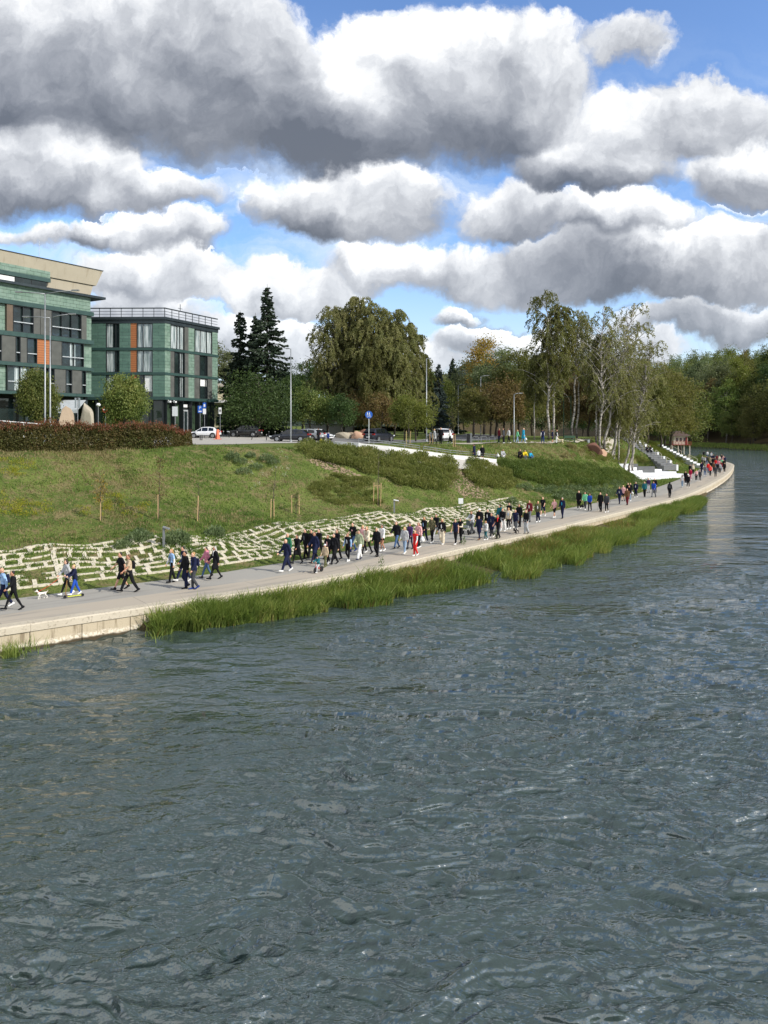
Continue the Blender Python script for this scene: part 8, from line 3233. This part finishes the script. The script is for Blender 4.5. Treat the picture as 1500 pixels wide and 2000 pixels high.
def near(u, v, z, h):
    q = at_z(u, v, 1.0) if z is None else on_ground(u, v)
    return q + Vector((0, -0.12, h))


bag(near(824.5, 1062, None, 0.12), 0.4, 0.55, 'w', 'white shopping bag carried low between two women')
bag(near(1234, 974, None, 0.5), 0.4, 0.4, 'w', 'white bag held at the hip by the woman in black')
bag(near(627, 866, 1, 0.05), 0.42, 0.55, 'y', 'yellow bag carried on the pavement')
bag(near(1026.5, 866, 1, 0.35), 0.3, 0.5, 'w', 'white bag hanging from the hand of the tall blue jacket')
bag(near(1137, 996, None, 0.25), 0.34, 0.42, 'k', 'black bag carried beside the mint green top')
bag(near(972, 893, 1, 0.0), 0.8, 0.5, 'w', 'pale pack lying on the grass beside the person in pale clothes')
# walking poles
for (u, v, dx, lab) in ((1168, 999, 0, 'left pole of the man in black'), (1179, 1000, 0, 'right pole of the man in black'), (1180.5, 1001, 0, 'left pole of the dark grey jacket'), (1191, 1001.5, 0, 'right pole of the dark grey jacket')):
    q = at_z(u, v, 1.0)
    t = empty('walking_pole', q)
    MB().tube([(0.0, 0.25, 0), (0.02, 0.0, 1.02)], 0.011, 6).obj('shaft', M_STEEL, t)
    MB().tube([(0.02, 0.0, 1.0), (0.025, -0.02, 1.14)], 0.018, 6).obj('grip', M_BLACK, t)
    tag(t, lab, 'walking pole')


# ---- dogs
def dog(pos, heading, L, mat, label, walk=True, coll=None):
    """withers about 0.75 of body length L"""
    mb = MB()
    s_ = L
    sh, hp = Vector((0.30 * s_, 0, 0.62 * s_)), Vector((-0.34 * s_, 0, 0.60 * s_))
    capsule(mb, sh + Vector((0.02 * s_, 0, -0.05 * s_)), (0, 0, 0.58 * s_), 0.165 * s_, 0.13 * s_)
    capsule(mb, (0, 0, 0.58 * s_), hp, 0.125 * s_, 0.135 * s_)
    capsule(mb, sh + Vector((0.03 * s_, 0, 0.05 * s_)), (0.50 * s_, 0, 0.84 * s_), 0.11 * s_, 0.085 * s_)
    ellip(mb, (0.56 * s_, 0, 0.90 * s_), (0.125 * s_, 0.105 * s_, 0.105 * s_))
    capsule(mb, (0.62 * s_, 0, 0.87 * s_), (0.74 * s_, 0, 0.845 * s_), 0.062 * s_, 0.045 * s_)
    for sd in (-1, 1):
        mb.tube([(0.52 * s_, sd * 0.06 * s_, 0.96 * s_), (0.51 * s_, sd * 0.085 * s_, 1.10 * s_)], [0.05 * s_, 0.012 * s_], 6)
        f = 0.10 * sd if walk else 0.0
        x0 = 0.30 * s_
        mb.tube([(x0, sd * 0.09 * s_, 0.60 * s_), (x0 - 0.03 * s_, sd * 0.095 * s_, 0.40 * s_), (x0 + f * s_, sd * 0.09 * s_, 0.20 * s_), (x0 + (f - 0.02) * s_, sd * 0.09 * s_, 0.04 * s_)], [0.085 * s_, 0.06 * s_, 0.045 * s_, 0.04 * s_], 8)
        capsule(mb, (x0 + (f - 0.02) * s_, sd * 0.09 * s_, 0.035 * s_), (x0 + (f + 0.06) * s_, sd * 0.09 * s_, 0.032 * s_), 0.042 * s_, 0.036 * s_)
        f = -0.12 * sd if walk else 0.0
        x0 = -0.34 * s_
        mb.tube([(x0, sd * 0.085 * s_, 0.60 * s_), (x0 + (0.08 + f * 0.5) * s_, sd * 0.095 * s_, 0.40 * s_), (x0 + (-0.09 + f) * s_, sd * 0.09 * s_, 0.23 * s_), (x0 + (-0.05 + f) * s_, sd * 0.09 * s_, 0.04 * s_)],
                [0.11 * s_, 0.075 * s_, 0.042 * s_, 0.04 * s_], 8)
        capsule(mb, (x0 + (-0.05 + f) * s_, sd * 0.09 * s_, 0.035 * s_), (x0 + (0.03 + f) * s_, sd * 0.09 * s_, 0.032 * s_), 0.042 * s_, 0.036 * s_)
    mb.tube([hp + Vector((-0.08 * s_, 0, 0.05 * s_)), hp + Vector((-0.22 * s_, 0, 0.14 * s_)), hp + Vector((-0.32 * s_, 0, 0.28 * s_))], [0.05 * s_, 0.035 * s_, 0.018 * s_], 8)
    o = inst('dog', fuse(mb, 'dog', 0.028 * s_, 1), None, mat)
    o.location = pos
    o.rotation_euler = (0, 0, heading)
    mf = MB()
    ellip(mf, (0.785 * s_, 0, 0.855 * s_), (0.022 * s_, 0.028 * s_, 0.02 * s_), 8)
    for sd in (-1, 1):
        ellip(mf, (0.655 * s_, sd * 0.055 * s_, 0.925 * s_), (0.02 * s_, 0.018 * s_, 0.02 * s_), 8)
    inst('nose_and_eyes', mf.mesh('dog_face', True), o, M_BLACK)
    if coll:
        MB().lathe([(0.108 * s_, -0.02 * s_), (0.118 * s_, 0.0), (0.108 * s_, 0.02 * s_)], 12, (0.43 * s_, 0, 0.76 * s_)).obj('collar', cloth(coll), o)
    tag(o, label, 'dog')
    return o


M_FURW = plain('white_fur', rgb(226, 222, 212), 0.9, 0, 0.1, 12)
M_FURC = plain('cream_fur', rgb(224, 208, 174), 0.9, 0, 0.1, 12)
m, nt, p, o = newmat('pied_fur')
tc = nt.n('ShaderNodeTexCoord').outputs['Object']
nt.put(p.inputs['Base Color'], nt.mix(nt.sstep(nt.noise(tc, 4.5, 2.0, 0.5), 0.50, 0.53), rgb(30, 27, 26), rgb(222, 216, 206)))
p.inputs['Roughness'].default_value = 0.9
q = at_z(82, 1169, 1.0)
hd = tangent_heading(q.x, q.y) + math.pi
dog(q, hd, 0.42, M_FURW, 'small white dog on a red lead at the left', True, 'r')
# lead from the dog's collar to the woman's hand
q2 = at_z(131, 1163, 1.0)
c0 = q + Vector((math.cos(hd), math.sin(hd), 0)) * 0.18 + Vector((0, 0, 0.33))
c1 = q2 + Vector((math.cos(hd) * 0.22, math.sin(hd) * 0.22, 0.86)) + Vector((-0.1, -0.1, 0))
t = MB().tube([c0, c0 * 0.5 + c1 * 0.5 + Vector((0, 0, -0.04)), c1], 0.010, 5).obj('lead', cloth('r'))
tag(t, 'thin red lead between the white dog and the woman', 'lead')
q = at_z(1007.5, 1043.5, 1.0)
dog(q, tangent_heading(q.x, q.y) + math.pi, 0.62, m, 'black and white dog walking in front of the dark waistcoat')
dog(on_ground(1095, 866), 2.6, 0.78, M_FURC, 'large cream dog standing on the upper path by the birch', False)

# ---- scooter boy
q = at_z(147, 1166.5, 1.0)
hd = tangent_heading(q.x, q.y) + math.pi
fw, sdv = Vector((math.cos(hd), math.sin(hd), 0)), Vector((-math.sin(hd), math.cos(hd), 0))
person(q + fw * 0.0 + Vector((0, 0, 0.10)), hd, 'ride' if False else 'push', 1.42, 's.f', 'J.n', 't.b', 'w', 'fair haired boy in a navy jacket and blue trousers on a scooter', '', GP)
M_LIMEP = plain('lime_paint', rgb(206, 214, 60), 0.4)
sc_ = empty('scooter', q + sdv * 0.02, hd)
MB().box((0.05, 0, 0.085), (0.62, 0.12, 0.03)).obj('deck', M_LIMEP, sc_)
MB().tube([(0.36, 0, 0.09), (0.44, 0, 0.2), (0.38, 0, 0.86)], 0.018, 8).obj('stem', plain('brown_stem', rgb(150, 112, 64), 0.4), sc_)
MB().tube([(0.38, -0.2, 0.87), (0.38, 0.2, 0.87)], 0.016, 8).obj('handlebar', M_BLACK, sc_)
for xx in (0.47, -0.32):
    w = MB().lathe([(0.045, -0.015), (0.075, -0.02), (0.075, 0.02), (0.045, 0.015)], 14).obj('wheel', M_BLACK, sc_)
    w.rotation_euler = (R(90), 0, 0)
    w.location = (xx, 0, 0.075)
tag(sc_, 'lime yellow kick scooter under the boy', 'scooter')

# ---- toddler on a balance bike
q = at_z(622, 1118, 1.0)
hd = tangent_heading(q.x, q.y) + math.pi + 0.25
person(q, hd, 'ride', 1.02, 'c.dg', 'J.te', 't.lg', 'w', 'toddler in a teal top riding a red balance bike', '', GP)
bk = empty('balance_bike', q, hd)
M_YELP = plain('yellow_wheel', rgb(238, 190, 40), 0.4)
M_REDP = plain('red_frame', rgb(190, 52, 44), 0.4)
for xx in (0.30, -0.30):
    w = empty('wheel', (xx, 0, 0.155))
    w.parent = bk
    o = MB().lathe([(0.12, -0.02), (0.155, -0.02), (0.155, 0.02), (0.12, 0.02)], 18).obj('tyre', M_TYRE, w)
    o.rotation_euler = (R(90), 0, 0)
    o = MB().lathe([(0.02, -0.015), (0.118, -0.012), (0.118, 0.012), (0.02, 0.015)], 18).obj('rim', M_YELP, w)
    o.rotation_euler = (R(90), 0, 0)
mb = MB()
mb.tube([(0.30, 0, 0.155), (0.24, 0, 0.42), (0.22, 0, 0.52)], 0.016, 8)
mb.tube([(0.25, 0, 0.36), (-0.02, 0, 0.22), (-0.30, 0, 0.155)], 0.02, 8)
mb.tube([(-0.02, 0, 0.22), (-0.08, 0, 0.36)], 0.016, 8)
mb.obj('frame', M_REDP, bk)
MB().tube([(0.22, -0.18, 0.53), (0.22, 0.18, 0.53)], 0.014, 8).obj('handlebar', M_BLACK, bk)
MB().box((-0.09, 0, 0.38), (0.22, 0.12, 0.05)).obj('saddle', M_BLACK, bk)
tag(bk, 'red balance bike with yellow wheels under the toddler', 'bicycle')

# ---- pram
q = at_z(915, 1043, 1.0)
hd = tangent_heading(q.x, q.y) + math.pi
pr = empty('pram', q, hd)
mb = MB()
prof = [(-0.35, 0.42), (0.40, 0.50), (0.42, 0.66), (-0.36, 0.64)]
mb.prism(prof, -0.22, 0.22, lambda a, b, d: (a, d, b))
mb.obj('carrycot', plain('pram_grey', rgb(150, 156, 156), 0.8), pr)
mb = MB()
hood = [(-0.36, 0.64)] + [(-0.02 + 0.36 * math.cos(a), 0.64 + 0.36 * math.sin(a)) for a in np.linspace(math.pi, 0.55 * math.pi, 7)] + [(0.0, 0.66)]
mb.prism(hood, -0.23, 0.23, lambda a, b, d: (a, d, b))
mb.obj('hood', plain('pram_hood', rgb(92, 100, 100), 0.8), pr)
mb = MB()
for sy in (-0.24, 0.24):
    mb.tube([(0.36, sy, 0.14), (0.0, sy, 0.40), (-0.55, sy, 0.98)], 0.014, 6)
    mb.tube([(-0.36, sy, 0.14), (0.1, sy, 0.42)], 0.014, 6)
mb.tube([(-0.55, -0.24, 0.98), (-0.55, 0.24, 0.98)], 0.018, 6)
mb.obj('frame', M_DARK, pr)
for xx in (0.36, -0.36):
    for sy in (-0.26, 0.26):
        w = MB().lathe([(0.03, -0.02), (0.14, -0.02), (0.14, 0.02), (0.03, 0.02)], 16).obj('wheel', M_TYRE, pr)
        w.rotation_euler = (R(90), 0, 0)
        w.location = (xx, sy, 0.14)
tag(pr, 'grey pram pushed along the promenade', 'pram')
